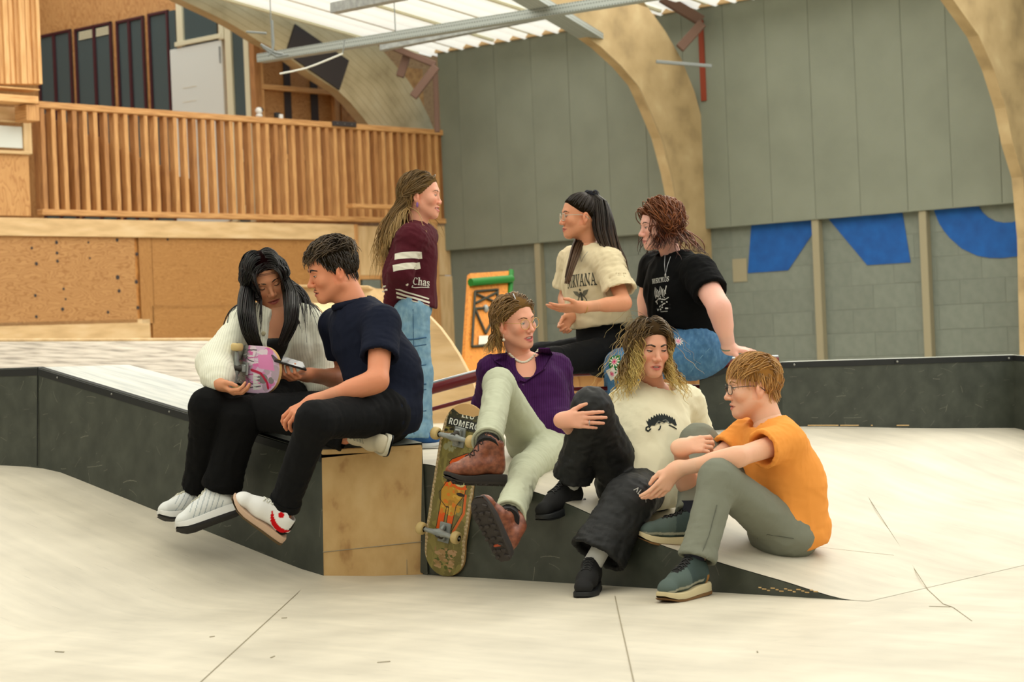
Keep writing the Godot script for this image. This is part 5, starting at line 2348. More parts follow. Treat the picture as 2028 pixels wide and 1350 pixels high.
# locks that start on the skull and fall by steps. o: n, len, r, part, grav, stiff, wave, freq, cols [root, mid, tip], keep [[a, b, r]] capsules to stay out of, comb Callable(local root) -> local direction
func locks(parent: Node3D, called: String, h: Head, o: Dictionary) -> void:
	var rg := RandomNumberGenerator.new()
	rg.seed = o.get("seed", 3)
	var m := mb(parent)
	var n: int = o.n
	var step: float = o.get("step", 0.014)
	var keep: Array = o.get("keep", [])
	var cols: Array = o.cols
	var part: float = o.get("part", 0.0)
	var made := 0
	var tries := 0
	while made < n and tries < n * 12:
		tries += 1
		var y := rg.randf_range(-0.75, 1.0)
		var az := rg.randf_range(-PI, PI)
		var ry := sqrt(1.0 - y * y)
		var d := Vector3(ry * sin(az), y, ry * cos(az))
		if tries % 4 == 0:
			# thicken the parting
			d = Vector3((part + rg.randf_range(-0.016, 0.016)) / 0.08, 0.0, 0.0)
			var ang := rg.randf_range(-1.0, 0.5)
			d = Vector3(d.x, cos(ang), sin(ang)).normalized()
		var root := scalp(h, d, 0.002)
		if root.y < hairline(az, o) + 0.004:
			continue
		if o.has("where") and not o.where.call(root, az):
			continue
		made += 1
		var lift := rg.randf_range(0.003, o.get("vol", 0.014))
		var dir: Vector3
		if o.has("comb"):
			dir = o.comb.call(root, rg)
		else:
			var sd := 1.0 if root.x > part else -1.0
			dir = Vector3(sd * 0.9, 0.1, -0.35)
			if root.z < -0.03:
				dir = Vector3(sd * 0.25, -0.2, -0.8)
		dir = h.b * dir.normalized()
		var L: float = o.len * rg.randf_range(o.get("vary", 0.82), 1.05)
		if o.has("len_at"):
			L *= o.len_at.call(root)
		var steps := maxi(4, int(L / step))
		var p := h.c + h.b * (scalp(h, d, lift * 0.4) * h.s)
		var ps := []
		var rs := []
		var cs := []
		var ph := rg.randf() * TAU
		var wa: float = o.get("wave", 0.0) * rg.randf_range(0.6, 1.2)
		var fq: float = o.get("freq", 3.0) * rg.randf_range(0.8, 1.2)
		var tint := rg.randf_range(0.72, 1.25)
		var side := h.b.x.rotated(h.b.y, rg.randf() * TAU)
		var grav: float = o.get("grav", 0.22)
		var bias: Vector3 = o.bias if o.has("bias") and root.z > -0.045 else Vector3.ZERO
		var fw: float = o.get("face", 0.064)
		var guard: bool = o.get("guard", false)
		var flare: float = o.get("flare", 0.0)
		var hug: float = o.get("hug", 0.0)
		var r0: float = o.r * rg.randf_range(0.7, 1.25)
		for i in steps + 1:
			var t := float(i) / steps
			var w := sin(ph + t * fq * TAU) * wa * smoothstep(0.1, 0.6, t)
			var w2 := cos(ph + t * fq * TAU) * wa * smoothstep(0.1, 0.6, t)
			ps.append(p + side * w + side.cross(Vector3.UP) * w2)
			rs.append(r0 * (0.8 + 0.2 * smoothstep(0.0, 0.12, t)) * (1.0 - 0.72 * smoothstep(0.55, 1.0, t)))
			var c: Color
			var split: float = o.get("split", 0.5)
			if t < split:
				c = cols[0].lerp(cols[1], t / split)
			else:
				c = cols[1].lerp(cols[2], (t - split) / (1.0 - split))
			cs.append(Color(c.r * tint, c.g * tint, c.b * tint))
			dir = (dir + Vector3.DOWN * grav * (0.5 + t) + Vector3(rg.randf_range(-1, 1), rg.randf_range(-0.5, 0.5), rg.randf_range(-1, 1)) * o.get("mess", 0.04) + bias).normalized()
			if flare > 0.0:
				dir = (dir + (p - h.c).slide(Vector3.UP).normalized() * flare * smoothstep(0.2, 0.7, t)).normalized()
			var q := p + dir * step
			# stay outside skull, face and shoulders
			for pas in 2:
				var l := h.loc(q) - Vector3(0, 0.03, -0.012)
				var rad := Vector3(0.075, 0.084, 0.096) + Vector3.ONE * lift
				var e := (l / rad).length()
				if e < 1.0:
					q = h.c + h.b * ((Vector3(0, 0.03, -0.012) + l / maxf(e, 0.01)) * h.s)
				l = h.loc(q) - Vector3(0, -0.035, 0.015)
				rad = Vector3(0.064, 0.088, 0.066) + Vector3.ONE * lift * 0.6
				e = (l / rad).length()
				if e < 1.0:
					l = l / maxf(e, 0.01)
					q = h.c + h.b * ((Vector3(0, -0.035, 0.015) + l) * h.s)
				var fl := h.loc(q)
				if fl.z > 0.0 and fl.y < 0.062 and fl.y > -0.14 and absf(fl.x) < fw and guard:
					fl.x = (1.0 if root.x > part else -1.0) * fw
					q = h.c + h.b * (fl * h.s)
				for kc: Array in keep:
					var ba: Vector3 = kc[1] - kc[0]
					var tt := clampf((q - kc[0]).dot(ba) / maxf(ba.length_squared(), 1e-6), 0.0, 1.0)
					var cl: Vector3 = kc[0] + ba * tt
					var ev := q - cl
					var rr: float = kc[2] + lift * 0.8
					if ev.length() < rr:
						q = cl + ev.normalized() * rr
			if hug > 0.0:
				var l := h.loc(q) - Vector3(0, 0.03, -0.012)
				var e := (l / (Vector3(0.075, 0.084, 0.096) + Vector3.ONE * lift)).length()
				if e > 1.0 and l.y > -0.06:
					q = q.lerp(h.c + h.b * ((Vector3(0, 0.03, -0.012) + l / e) * h.s), hug)
			dir = (q - p).normalized()
			p = q
		m.tube(ps, rs, o.get("sides", 5), cs, false)
	var ob := obj(called, m, M.hair, parent)
	ob.set_meta("kind", "stuff")

func person(label: String, at: Vector3) -> Node3D:
	return thing("person", label, "person", at)

func glasses(parent: Node3D, h: Head, mt: Material, rx: float, ry: float, rim: float, square := 2.0) -> void:
	var n := Node3D.new()
	n.name = "glasses"
	parent.add_child(n, true)
	n.position = h.p(0, -0.004, 0.1) - hold(parent)
	for g: float in [-1.0, 1.0]:
		var ps := []
		var disk := []
		for i in 25:
			var w := TAU * i / 24.0
			var cx := signf(cos(w)) * pow(absf(cos(w)), 2.0 / square)
			var cy := signf(sin(w)) * pow(absf(sin(w)), 2.0 / square)
			var xx := g * 0.034 + rx * cx
			ps.append(h.p(xx, -0.005 + ry * cy, 0.099 - absf(xx) * 0.12))
			if i < 24:
				disk.append(ps[i])
		var m := mb(n)
		m.tube(ps, rim, 6, [], false)
		obj("rim", m, mt, n)
		if g < 0:
			disk.reverse()
		m = mb(n)
		m.face(disk)
		obj("lens", m, M.lens, n)
		m = mb(n)
		m.tube([h.p(g * (0.034 + rx), 0.003, 0.095 - (0.034 + rx) * 0.12), h.p(g * 0.073, 0.004, 0.082), h.p(g * 0.079, 0.004, 0.03), h.p(g * 0.081, 0.0, -0.008), h.p(g * 0.08, -0.02, -0.03)], rim * 0.9, 6)
		obj("temple", m, mt, n)
	var m2 := mb(n)
	m2.tube([h.p(-0.034 + rx, -0.001, 0.098), h.p(-0.005, 0.003, 0.104), h.p(0.005, 0.003, 0.104), h.p(0.034 - rx, -0.001, 0.098)], rim, 6)
	obj("bridge", m2, mt, n)

func people_mats() -> void:
	M.skin = clothm(Color(1, 1, 1), 0.52)
	M.skin.metallic_specular = 0.4
	M.skin.subsurf_scatter_enabled = true
	M.skin.subsurf_scatter_strength = 0.12
	M.hair = clothm(Color(1, 1, 1), 0.42)
	M.hair.metallic_specular = 0.45
	M.hair_cap = clothm(Color(0.98, 0.98, 0.98), 0.8)
	M.hair_cap.metallic_specular = 0.1
	M.eye_white = mat(Color(0.86, 0.84, 0.80), 0.2)
	M.iris = clothm(Color(1, 1, 1), 0.15)
	M.dark_hair = mat(Color(0.05, 0.035, 0.03), 0.6)
	M.lens = mat(Color(0.9, 0.95, 0.95, 0.08), 0.05)
	M.lens.transparency = BaseMaterial3D.TRANSPARENCY_ALPHA
	M.gold = mat(Color(0.82, 0.66, 0.38), 0.3)
	M.gold.metallic = 0.8
	M.silver = mat(Color(0.75, 0.75, 0.76), 0.3)
	M.silver.metallic = 0.8
	M.pearl = mat(Color(0.90, 0.86, 0.78), 0.3)
	M.sock = mat(Color(0.84, 0.84, 0.82), 0.95)

# the whole skin: torso and limbs on a coarse grid, head and hands on fine grids, one surface
func body(parent: Node3D, J: Dictionary, hs: Sdf, hands: Array, base: Color, paint: Callable, o: Dictionary) -> Node3D:
	var s := Sdf.new(0.009)
	var k: float = o.get("k", 1.0)
	if o.get("chest", false):
		torso(s, J, -0.016, o)
	else:
		s.cap(J.pel, J.nk, 0.085 * k, 0.06 * k, 0.03)
		s.cap(J.sl, J.sr, 0.040 * k, 0.040 * k, 0.03)
		s.cap(J.hl, J.hr, 0.06 * k, 0.06 * k, 0.03)
	var ar: Array = o.get("arm", [0.046, 0.038, 0.039, 0.026])
	s.cap(J.sl, J.el, ar[0], ar[1], 0.03)
	s.cap(J.el, J.wl, ar[2], ar[3], 0.02)
	s.cap(J.sr, J.er, ar[0], ar[1], 0.03)
	s.cap(J.er, J.wr, ar[2], ar[3], 0.02)
	for q: String in ["l", "r"]:
		# forearm muscle near the elbow
		s.cap(J["e" + q].lerp(J["w" + q], 0.12), J["e" + q].lerp(J["w" + q], 0.42), ar[2] * 1.06, ar[2] * 0.92, 0.02)
		if o.get("legs", true):
			s.cap(J["h" + q], J["k" + q], 0.062 * k, 0.046 * k, 0.03)
			s.cap(J["k" + q], J["a" + q], 0.043 * k, 0.030 * k, 0.02)
	s.cap(J.nk + (J.pel - J.nk).normalized() * 0.05, J.nk, 0.07 * k, 0.055 * k, 0.04)
	s.build()
	var V := PackedVector3Array()
	var I := PackedInt32Array()
	var C := PackedColorArray()
	var all := [s, hs]
	all.append_array(hands)
	var N := PackedVector3Array()
	for f: Sdf in all:
		if f != s and f != hs:
			# a stub of forearm so that the wrist runs on smoothly
			var w0: Vector3 = f.prims[0][1]
			var q := "l" if w0.distance_to(J.wl) < w0.distance_to(J.wr) else "r"
			f.cap(J["w" + q], J["w" + q].lerp(J["e" + q], 0.32), ar[3] * 0.98, lerpf(ar[3], ar[2], 0.32), 0.030)
			f.build()
		var r := f.net()
		var n0 := V.size()
		V.append_array(r[0])
		var nn := normals(r[0], r[1])
		N.append_array(nn)
		for i: int in r[1]:
			I.append(n0 + i)
		for i in r[0].size():
			if f == hs:
				C.append(paint.call(r[0][i], nn[i]))
			else:
				C.append(base)
	return obj("body", soft(V, N, I, C, hold(parent)), M.skin, parent)

func hand_field() -> Sdf:
	return Sdf.new(0.0032)

func sleeve(s: Sdf, a: Vector3, b: Vector3, upto: float, ra: float, rb: float, k := 0.03) -> void:
	var e := a.lerp(b, upto)
	var d := (b - a).normalized()
	s.cap(a, e + d * 0.03, ra, rb, k)

# straight cut of a sleeve or trouser leg at e (pointing along d), opened from below
func cuff(s: Sdf, e: Vector3, d: Vector3, r: float, reach: float, wall := 0.011, deep := 0.05) -> void:
	s.cut(e, d, reach)
	s.bore(e - d * deep, e + d * 0.05, r - wall - 0.012, r - wall)

# long soft folds down a limb and short ones across it near the joints
func folds_limb(F: Array, a: Vector3, b: Vector3, amp: float, sd := 0) -> void:
	F.append([a, b, amp, 6.0, 15.0, sd])
	F.append([a.lerp(b, 0.78), b, amp * 1.2, 26.0, 7.0, sd])
	F.append([a, a.lerp(b, 0.2), amp * 1.2, 22.0, 7.0, sd])

func leg(s: Sdf, J: Dictionary, q: String, r: Array, hem: float, hem_r: float, cut := true, wall := 0.010, k := 0.02) -> void:
	var l := Sdf.new(s.h)
	var h: Vector3 = J["h" + q]
	var kn: Vector3 = J["k" + q]
	var an: Vector3 = J["a" + q]
	var d := (an - kn).normalized()
	l.cap(h, kn, r[0], r[1], 0.03)
	l.cap(kn, an, r[2], r[3], 0.04)
	l.cap(an, an + d * (hem + 0.06), r[3], hem_r, 0.03)
	if cut:
		cuff(l, an + d * hem, d, hem_r, hem_r + 0.06, wall, 0.04)
	s.add(l, k)

func arm_sleeve(s: Sdf, a: Vector3, b: Vector3, upto: float, ra: float, rb: float, tilt := Vector3.ZERO) -> void:
	var l := Sdf.new(s.h)
	var d := (b - a).normalized()
	var e := a.lerp(b, upto)
	l.cap(a, e + d * 0.05, ra, rb, 0.02)
	cuff(l, e, (d + tilt).normalized(), rb, rb + 0.06, 0.014, 0.035)
	s.add(l, 0.03)

func lens_of(J: Dictionary, who: String) -> void:
	var t := who
	for q: Array in [["sl", "el"], ["el", "wl"], ["sr", "er"], ["er", "wr"], ["hl", "kl"], ["kl", "al"], ["hr", "kr"], ["kr", "ar"], ["pel", "nk"], ["sl", "sr"]]:
		t += "  %s-%s %.2f" % [q[0], q[1], J[q[0]].distance_to(J[q[1]])]
	print(t)

func crowd() -> void:
	people_mats()
	boards()
	boy()
	curly()
	purple()
	cardigan()
	navy()
	girl()
	ponytail()
	redhead()

# joints from rows [name, x, y, z]
func pose(rows: Array) -> Dictionary:
	var J := {}
	for r: Array in rows:
		J[r[0]] = px(r[1], r[2], r[3])
	return J

func fm(c: Color, rough := 0.9) -> StandardMaterial3D:
	return mat(c, rough, 0.25)

# stripes as a texture: period in metres across x, colours and share of the second
func stripes(a: Color, b: Color, share: float, period: float, vertical := true) -> StandardMaterial3D:
	var im := Image.create(32, 32, false, Image.FORMAT_RGB8)
	im.fill(a)
	im.fill_rect(Rect2i(0, 0, int(32 * share), 32) if vertical else Rect2i(0, 0, 32, int(32 * share)), b)
	var m := mat(Color(1, 1, 1), 0.85, 0.3)
	m.albedo_texture = ImageTexture.create_from_image(im)
	m.uv1_scale = Vector3(1.0 / period, 1.0 / period, 1)
	return m

func boy() -> void:
	var seat := drop(1562, 1088, 0.0)
	var z := -seat.z / K
	var P := person("boy in a bright orange t-shirt and grey jeans sitting on the bank, glasses, looking left", seat)
	var J := pose([["pel", 1548, 1038, z + 0.02], ["hl", 1546, 1046, z - 0.06], ["hr", 1540, 1040, z + 0.10], ["nk", 1526, 848, z - 0.02], ["sl", 1556, 874, z - 0.13], ["sr", 1478, 862, z + 0.12], ["mid", 1562, 955, z], ["ch", 1536, 898, z - 0.02], ["er", 1360, 958, z - 0.02], ["al", 1380, 1108, 6.86], ["ar", 1372, 1018, z - 0.06]])
	J.el = jt(J.sl, 1464, 904, 0.27, true)
	J.wl = jt(J.el, 1340, 929, 0.25, false)
	J.wr = jt(J.er, 1346, 886, 0.22, true)
	J.kl = jt(J.hl, 1424, 948, 0.42, true)
	J.kr = jt(J.hr, 1384, 876, 0.44, true)
	lens_of(J, "boy")
	var h := head_at(1490, 764, z, -84, 3, 0, 1.02)
	var ho := {"jaw": 0.96, "male": 0.4, "nose": 0.95, "open": 0.15}
	var hs := head_field(h, J.nk, ho)
	var base := lin(Color(0.93, 0.72, 0.60))
	var lip := lin(Color(0.80, 0.50, 0.44))
	var h1 := hand_field()
	hand(h1, J.wl, Vector3(-0.66, -0.75, 0.12), Vector3(-0.45, 0.1, -0.9), false, [[0.15, 0.35, 0.25], [0.3, 0.5, 0.35], [0.4, 0.55, 0.4], [0.4, 0.6, 0.4]], TH_IN)
	var h2 := hand_field()
	hand(h2, J.wr, Vector3(0.96, 0.10, -0.1), Vector3(0.1, -0.45, -0.9), true, [[0.35, 0.8, 0.6], [0.45, 0.9, 0.6], [0.5, 0.9, 0.6], [0.5, 0.9, 0.6]], TH_IN)
	var b := body(P, J, hs, [h1, h2], base, skin_paint(h, base, lip, 0.7, ho), {"arm": [0.043, 0.036, 0.036, 0.026]})
	eyes(h, hs, b, base, lin(Color(0.25, 0.35, 0.45)), lin(Color(0.55, 0.38, 0.20)), Vector2(0, -0.1), 0.8)
	var s := Sdf.new(0.0085)
	torso(s, J, 0.002, {"waist": 1.0})
	var back := px(1606, 1040, z + 0.02)
	s.cap(J.mid, px(1578, 1052, z), 0.135, 0.125, 0.06)
	s.cap(px(1566, 1000, z), back, 0.10, 0.065, 0.05)
	s.cut(px(1592, 1086, z), Vector3(0.25, -1, 0), 0.3)
	s.cut(px(1420, 1010, z - 0.1), Vector3(-0.9, -0.45, 0.1), 0.30)
	s.bore(J.nk - h.b.y * 0.02, J.nk + h.b.y * 0.12 + Vector3(-0.03, 0, 0), 0.060, 0.088)
	arm_sleeve(s, J.sl, J.el, 0.52, 0.066, 0.080)
	arm_sleeve(s, J.sr, J.er, 0.35, 0.064, 0.074)
	var F := [[J.pel, J.nk, 0.004, 3.5, 11.0, 1], [J.pel, J.mid, 0.005, 14.0, 5.0, 4]]
	folds_limb(F, J.sl, J.sl.lerp(J.el, 0.6), 0.004)
	folds_limb(F, J.sr, J.sr.lerp(J.er, 0.6), 0.004)
	garment("t_shirt", s, F, fm(Color(0.95, 0.62, 0.29)), P)
	s = Sdf.new(0.0085)
	s.cap(J.hl, J.hr, 0.105, 0.105, 0.05)
	s.cap(J.pel, J.mid.lerp(J.pel, 0.6), 0.13, 0.13, 0.05)
	s.ell(px(1560, 1058, z), Vector3(0.12, 0.10, 0.17), Basis(), 0.05)
	leg(s, J, "l", [0.096, 0.070, 0.070, 0.066], 0.0, 0.070)
	leg(s, J, "r", [0.094, 0.070, 0.068, 0.062], 0.0, 0.064)
	F = []
	for q in ["l", "r"]:
		folds_limb(F, J["h" + q], J["k" + q], 0.003)
		folds_limb(F, J["k" + q], J["a" + q], 0.003)
	var g := garment("jeans", s, F, fm(Color(0.50, 0.51, 0.455)), P)
	seam(P, g, [[1420, 1000], [1404, 1060], [1388, 1100]], fm(Color(0.40, 0.41, 0.37)))
	seam(P, g, [[1500, 1066], [1520, 1058], [1545, 1062], [1572, 1066]], fm(Color(0.36, 0.37, 0.33)))
	var sole := mat(Color(0.80, 0.74, 0.58), 0.7)
	var paint := func(l: Vector3, _sd: float, _n: Vector3) -> Color:
		if l.z < 0.045 and l.y < 0.075:
			return lin(Color(0.62, 0.44, 0.22))
		if l.z > 0.10 and l.z < 0.19 and absf(l.x) < 0.016:
			return lin(Color(0.12, 0.13, 0.13))
		if absf(l.y - 0.045 - 0.1 * (0.2 - l.z)) < 0.005 and l.z > 0.06:
			return lin(Color(0.62, 0.62, 0.56))
		return lin(Color(0.25, 0.30, 0.29)) if l.z < 0.14 else lin(Color(0.33, 0.38, 0.36))
	for q: Array in [["l", Vector3(-0.66, -0.02, 0.75), Vector3(0, 1, 0), 1.0], ["r", Vector3(-0.95, 0.16, 0.22), Vector3(0.16, 1, 0), -1.0]]:
		var an: Vector3 = J["a" + q[0]] + (J["a" + q[0]] - J["k" + q[0]]).normalized() * 0.03
		var ft := foot_at(an, q[1], q[2])
		ft.o.y = 0.004 if q[0] == "l" else drop(1425, 1090, 0.0).y
		shoe(P, "shoe", ft, q[3], {"upper": M.vc, "paint": paint, "sole": sole, "sole2": mat(Color(0.50, 0.36, 0.20), 0.8), "th": 0.028, "heel": 0.040, "lace": M.black})
		var m := mb(P)
		m.tube([an + Vector3(0, 0.08, 0), ft.p(0, 0.08, 0.06)], 0.037, 12)
		obj("sock", m, mat(Color(0.12, 0.13, 0.18), 0.9), P)
	var line := [[0.0, 0.070], [0.5, 0.062], [0.9, 0.036], [1.2, 0.018], [1.45, 0.020], [1.7, 0.022], [1.9, -0.02], [2.3, -0.060], [3.15, -0.070]]
	hair_cap(P, h, {"line": line}, lin(Color(0.60, 0.42, 0.21)), 0.009)
	locks(P, "hair", h, {"n": 1100, "len": 0.085, "r": 0.0021, "vol": 0.016, "grav": 0.05, "mess": 0.07, "seed": 5, "step": 0.009, "hug": 0.75, "sides": 4, "cols": [lin(Color(0.48, 0.33, 0.16)), lin(Color(0.68, 0.49, 0.26)), lin(Color(0.84, 0.67, 0.42))], "line": line,
		"comb": func(r: Vector3, g2: RandomNumberGenerator) -> Vector3:
			if r.y > 0.055:
				return Vector3(signf(r.x) * 0.3 + g2.randf_range(-0.4, 0.4), 0.0, 0.9 if r.z + g2.randf_range(-0.05, 0.05) > -0.05 else -0.6)
			return Vector3(signf(r.x) * 0.1, -0.9, 0.25 if r.z > 0.02 else -0.15),
		"len_at": func(r: Vector3) -> float: return 1.0 if r.y > 0.05 else 0.55})
	glasses(P, h, mat(Color(0.12, 0.12, 0.13), 0.4), 0.026, 0.018, 0.0016, 3.0)

# a stitched seam laid over a garment through picture points
func seam(P: Node3D, g: Array, pts: Array, m: Material, r := 0.0016) -> void:
	var ps := []
	for p: Array in pts:
		var d := ray(p[0], p[1]).normalized()
		var hit := pick(g, Vector3(0, EYE, 0), d)
		if hit != Vector3.ZERO:
			ps.append(hit - d * 0.001)
	if ps.size() > 1:
		var b := mb(P)
		b.tube(ps, r, 5)
		obj("seam", b, m, P)

# first hit of a ray with a garment's triangles
func pick(g: Array, o: Vector3, d: Vector3) -> Vector3:
	var best := 1e9
	var V: PackedVector3Array = g[0]
	var I: PackedInt32Array = g[1]
	for i in range(0, I.size(), 3):
		var a := V[I[i]]
		var w := a - o
		if (w - d * w.dot(d)).length_squared() > 0.0006:
			continue
		var r = Geometry3D.ray_intersects_triangle(o, d, a, V[I[i + 1]], V[I[i + 2]])
		if r != null:
			best = minf(best, o.distance_to(r))
	return o + d * best if best < 1e8 else Vector3.ZERO

func curly() -> void:
	var seat := drop(1280, 1006, 0.0)
	var z := -seat.z / K
	var P := person("young woman with long dark to blond curly hair, cream t-shirt and black baggy trousers, sitting", seat)
	var J := pose([["pel", 1266, 952, z], ["hr", 1236, 957, z - 0.02], ["hl", 1292, 960, z + 0.04], ["nk", 1298, 784, z + 0.12], ["sr", 1236, 810, z + 0.06], ["sl", 1358, 800, z + 0.20], ["er", 1166, 884, z + 0.02], ["el", 1378, 872, z + 0.28], ["wl", 1362, 950, z + 0.38], ["ar", 1134, 944, 7.42], ["al", 1184, 1098, 7.12]])
	J.kr = jt(J.hr, 1172, 806, 0.42, true)
	J.kl = jt(J.hl, 1246, 990, 0.42, true)
	J.wr = px(1113, 832, -(J.kr.lerp(J.ar, 0.2).z + 0.098) / K)
	lens_of(J, "curly")
	var h := head_at(1286, 688, z + 0.02, 20, 10, 2, 0.94)
	var ho := {"jaw": 0.90, "nose": 0.9, "open": 0.25, "smile": 0.2}
	var hs := head_field(h, J.nk, ho)
	var base := lin(Color(0.90, 0.66, 0.55))
	var lip := lin(Color(0.78, 0.44, 0.40))
	var h1 := hand_field()
	hand(h1, J.wr, Vector3(0.96, -0.02, 0.30), Vector3(0.25, -0.1, -0.95), true, [[0.25, 0.2, 0.15], [0.3, 0.2, 0.15], [0.3, 0.25, 0.15], [0.35, 0.25, 0.2]], TH_OUT, 0.95)
	var h2 := hand_field()
	hand(h2, J.wl, Vector3(0.1, -0.3, -0.9), Vector3(0, -1, 0.2), false, [[0.2, 0.2, 0.1]], TH_OUT, 0.95)
	var b := body(P, J, hs, [h1, h2], base, skin_paint(h, base, lip, 0.8, ho), {"arm": [0.042, 0.035, 0.034, 0.024], "w": 0.92, "bust": 0.7})
	eyes(h, hs, b, base, lin(Color(0.22, 0.17, 0.12)), lin(Color(0.24, 0.16, 0.10)), Vector2(0.30, -0.28), 0.55, {"lash": 0.0019, "brow_w": 1.15})
	teeth(h, hs, b)
	var wr2 := mb(b)
	var rp: Vector3 = J.wr + Vector3(0.105, -0.013, 0.03)
	wr2.tube(ring_pts(rp, Vector3(0.97, -0.03, 0.25), 0.0095), 0.0018, 5)
	obj("ring", wr2, M.silver, b)
	# shirt
	var s := Sdf.new(0.0085)
	torso(s, J, 0.014, {"w": 0.98, "waist": 1.04, "bust": 0.7, "d": 1.3})
	s.cap(J.mid if J.has("mid") else J.pel.lerp(J.nk, 0.4), px(1275, 985, z - 0.04), 0.16, 0.15, 0.05)
	s.cap(px(1290, 930, z - 0.05), px(1297, 990, z - 0.10), 0.09, 0.075, 0.05)
	s.cut(px(1292, 1012, z - 0.1), Vector3(0.15, -1, 0.1), 0.22)
	s.cut(px(1212, 900, z - 0.1), Vector3(-0.75, -0.7, 0.1), 0.20)
	s.bore(J.nk - Vector3(0, 0.03, 0), J.nk + h.b.y * 0.12 + Vector3(0, 0, 0.02), 0.062, 0.085)
	arm_sleeve(s, J.sr, J.er, 0.80, 0.075, 0.088)
	arm_sleeve(s, J.sl, J.el, 1.12, 0.075, 0.088)
	var F := [[J.pel, J.nk, 0.006, 4.0, 9.0, 1], [J.pel + Vector3(0.1, 0, 0), J.nk - Vector3(0.1, 0, 0), 0.004, 5.0, 12.0, 2]]
	folds_limb(F, J.sr, J.er, 0.005)
	folds_limb(F, J.sl, J.el, 0.005)
	var g := garment("t_shirt", s, F, fm(Color(0.90, 0.875, 0.76)), P)
	# spiky dark creature print on the chest
	var im := Image.create(192, 100, false, Image.FORMAT_RGBA8)
	im.fill(Color(0, 0, 0, 0))
	var ink := Color(0.16, 0.18, 0.18)
	var spine := PackedVector2Array()
	for i in 23:
		var t := i / 22.0
		var x := 20 + 160 * t
		var y := 62 - 40 * sin(PI * (0.1 + 0.8 * t))
		spine.append(Vector2(x - 3, y + (0 if i % 2 else -14)))
	for i in 12:
		var t := 1.0 - i / 11.0
		spine.append(Vector2(20 + 160 * t, 88 - 30 * sin(PI * (0.1 + 0.8 * t)) + (5 if i % 2 else -4)))
	fill_poly(im, spine, ink)
	for a: Array in [[Vector2(60, 62), Vector2(78, 50), Vector2(96, 66), Vector2(120, 56), Vector2(140, 70)], [Vector2(50, 72), Vector2(70, 64), Vector2(84, 74)], [Vector2(100, 50), Vector2(118, 46), Vector2(130, 54)]]:
		stroke(im, a, 2.0, Color(0.62, 0.63, 0.58))
	stroke(im, [Vector2(22, 70), Vector2(8, 74), Vector2(5, 86), Vector2(14, 94), Vector2(26, 86)], 7.0, ink)
	stroke(im, [Vector2(80, 78), Vector2(74, 90), Vector2(66, 96)], 6.0, ink)
	stroke(im, [Vector2(130, 76), Vector2(150, 84), Vector2(170, 94)], 7.0, ink)
	disc(im, Vector2(128, 60), Vector2(4, 4), Color(0.75, 0.75, 0.7))
	print_on(P, g, 1311, 833, 0.155, 0.080, im, "printed_motif", 0.0)
	# trousers
	s = Sdf.new(0.0085)
	s.cap(J.hl, J.hr, 0.11, 0.11, 0.05)
	s.ell(J.pel - Vector3(0, 0.01, 0), Vector3(0.16, 0.105, 0.12), Basis(), 0.05)
	leg(s, J, "r", [0.098, 0.072, 0.070, 0.072], 0.0, 0.078)
	leg(s, J, "l", [0.100, 0.090, 0.094, 0.106], 0.005, 0.112)
	F = []
	for q in ["l", "r"]:
		folds_limb(F, J["h" + q], J["k" + q], 0.007)
		folds_limb(F, J["k" + q], J["a" + q], 0.008)
	var tg := garment("trousers", s, F, mat(Color(0.075, 0.082, 0.088), 0.62, 0.45), P)
	var im2 := Image.create(96, 40, false, Image.FORMAT_RGBA8)
	im2.fill(Color(0, 0, 0, 0))
	for a: Array in [[Vector2(6, 30), Vector2(14, 8), Vector2(20, 30)], [Vector2(28, 8), Vector2(28, 32), Vector2(38, 30)], [Vector2(46, 10), Vector2(44, 30), Vector2(56, 26), Vector2(54, 12)], [Vector2(64, 30), Vector2(66, 8), Vector2(76, 16), Vector2(68, 20), Vector2(80, 32)]]:
		stroke(im2, a, 4.0, Color(0.7, 0.7, 0.68))
	print_on(P, tg, 1272, 980, 0.085, 0.032, im2, "side_print", -50.0)
	for q: Array in [["r", Vector3(-0.72, -0.18, 0.66), Vector3(-0.1, 1, 0.1), -1.0], ["l", Vector3(-0.22, -0.06, 0.97), Vector3(0, 1, 0), 1.0]]:
		var an: Vector3 = J["a" + q[0]] + (J["a" + q[0]] - J["k" + q[0]]).normalized() * 0.055
		var ft := foot_at(an, q[1], q[2], 0.93)
		if q[0] == "l":
			ft.o.y = 0.004
		shoe(P, "skate_shoe", ft, q[3], {"upper": mat(Color(0.055, 0.055, 0.06), 0.85), "sole": mat(Color(0.09, 0.10, 0.11), 0.6), "th": 0.026, "heel": 0.03, "lace": M.black, "spring": 0.5})
		var m := mb(P)
		m.tube([J["a" + q[0]] + (J["k" + q[0]] - J["a" + q[0]]) * 0.1, an, ft.p(0, 0.06, 0.06)], [0.036, 0.038, 0.036], 14)
		obj("sock", m, M.sock, P)
	var line := [[0.0, 0.070], [0.35, 0.066], [0.8, 0.040], [1.2, 0.012], [1.5, -0.01], [2.0, -0.05], [3.15, -0.07]]
	hair_cap(P, h, {"line": line}, lin(Color(0.25, 0.185, 0.115)), 0.010)
	var keep := [[J.sl, J.sr, 0.085], [J.nk, J.pel, 0.125]]
	var comb := func(r: Vector3, g2: RandomNumberGenerator) -> Vector3:
		return Vector3((1.0 if r.x > 0.0 else -1.0) * 0.9, 0.0, g2.randf_range(-0.15, 0.25)) if r.z > -0.04 else Vector3(g2.randf_range(-0.6, 0.6), -0.2, -0.6)
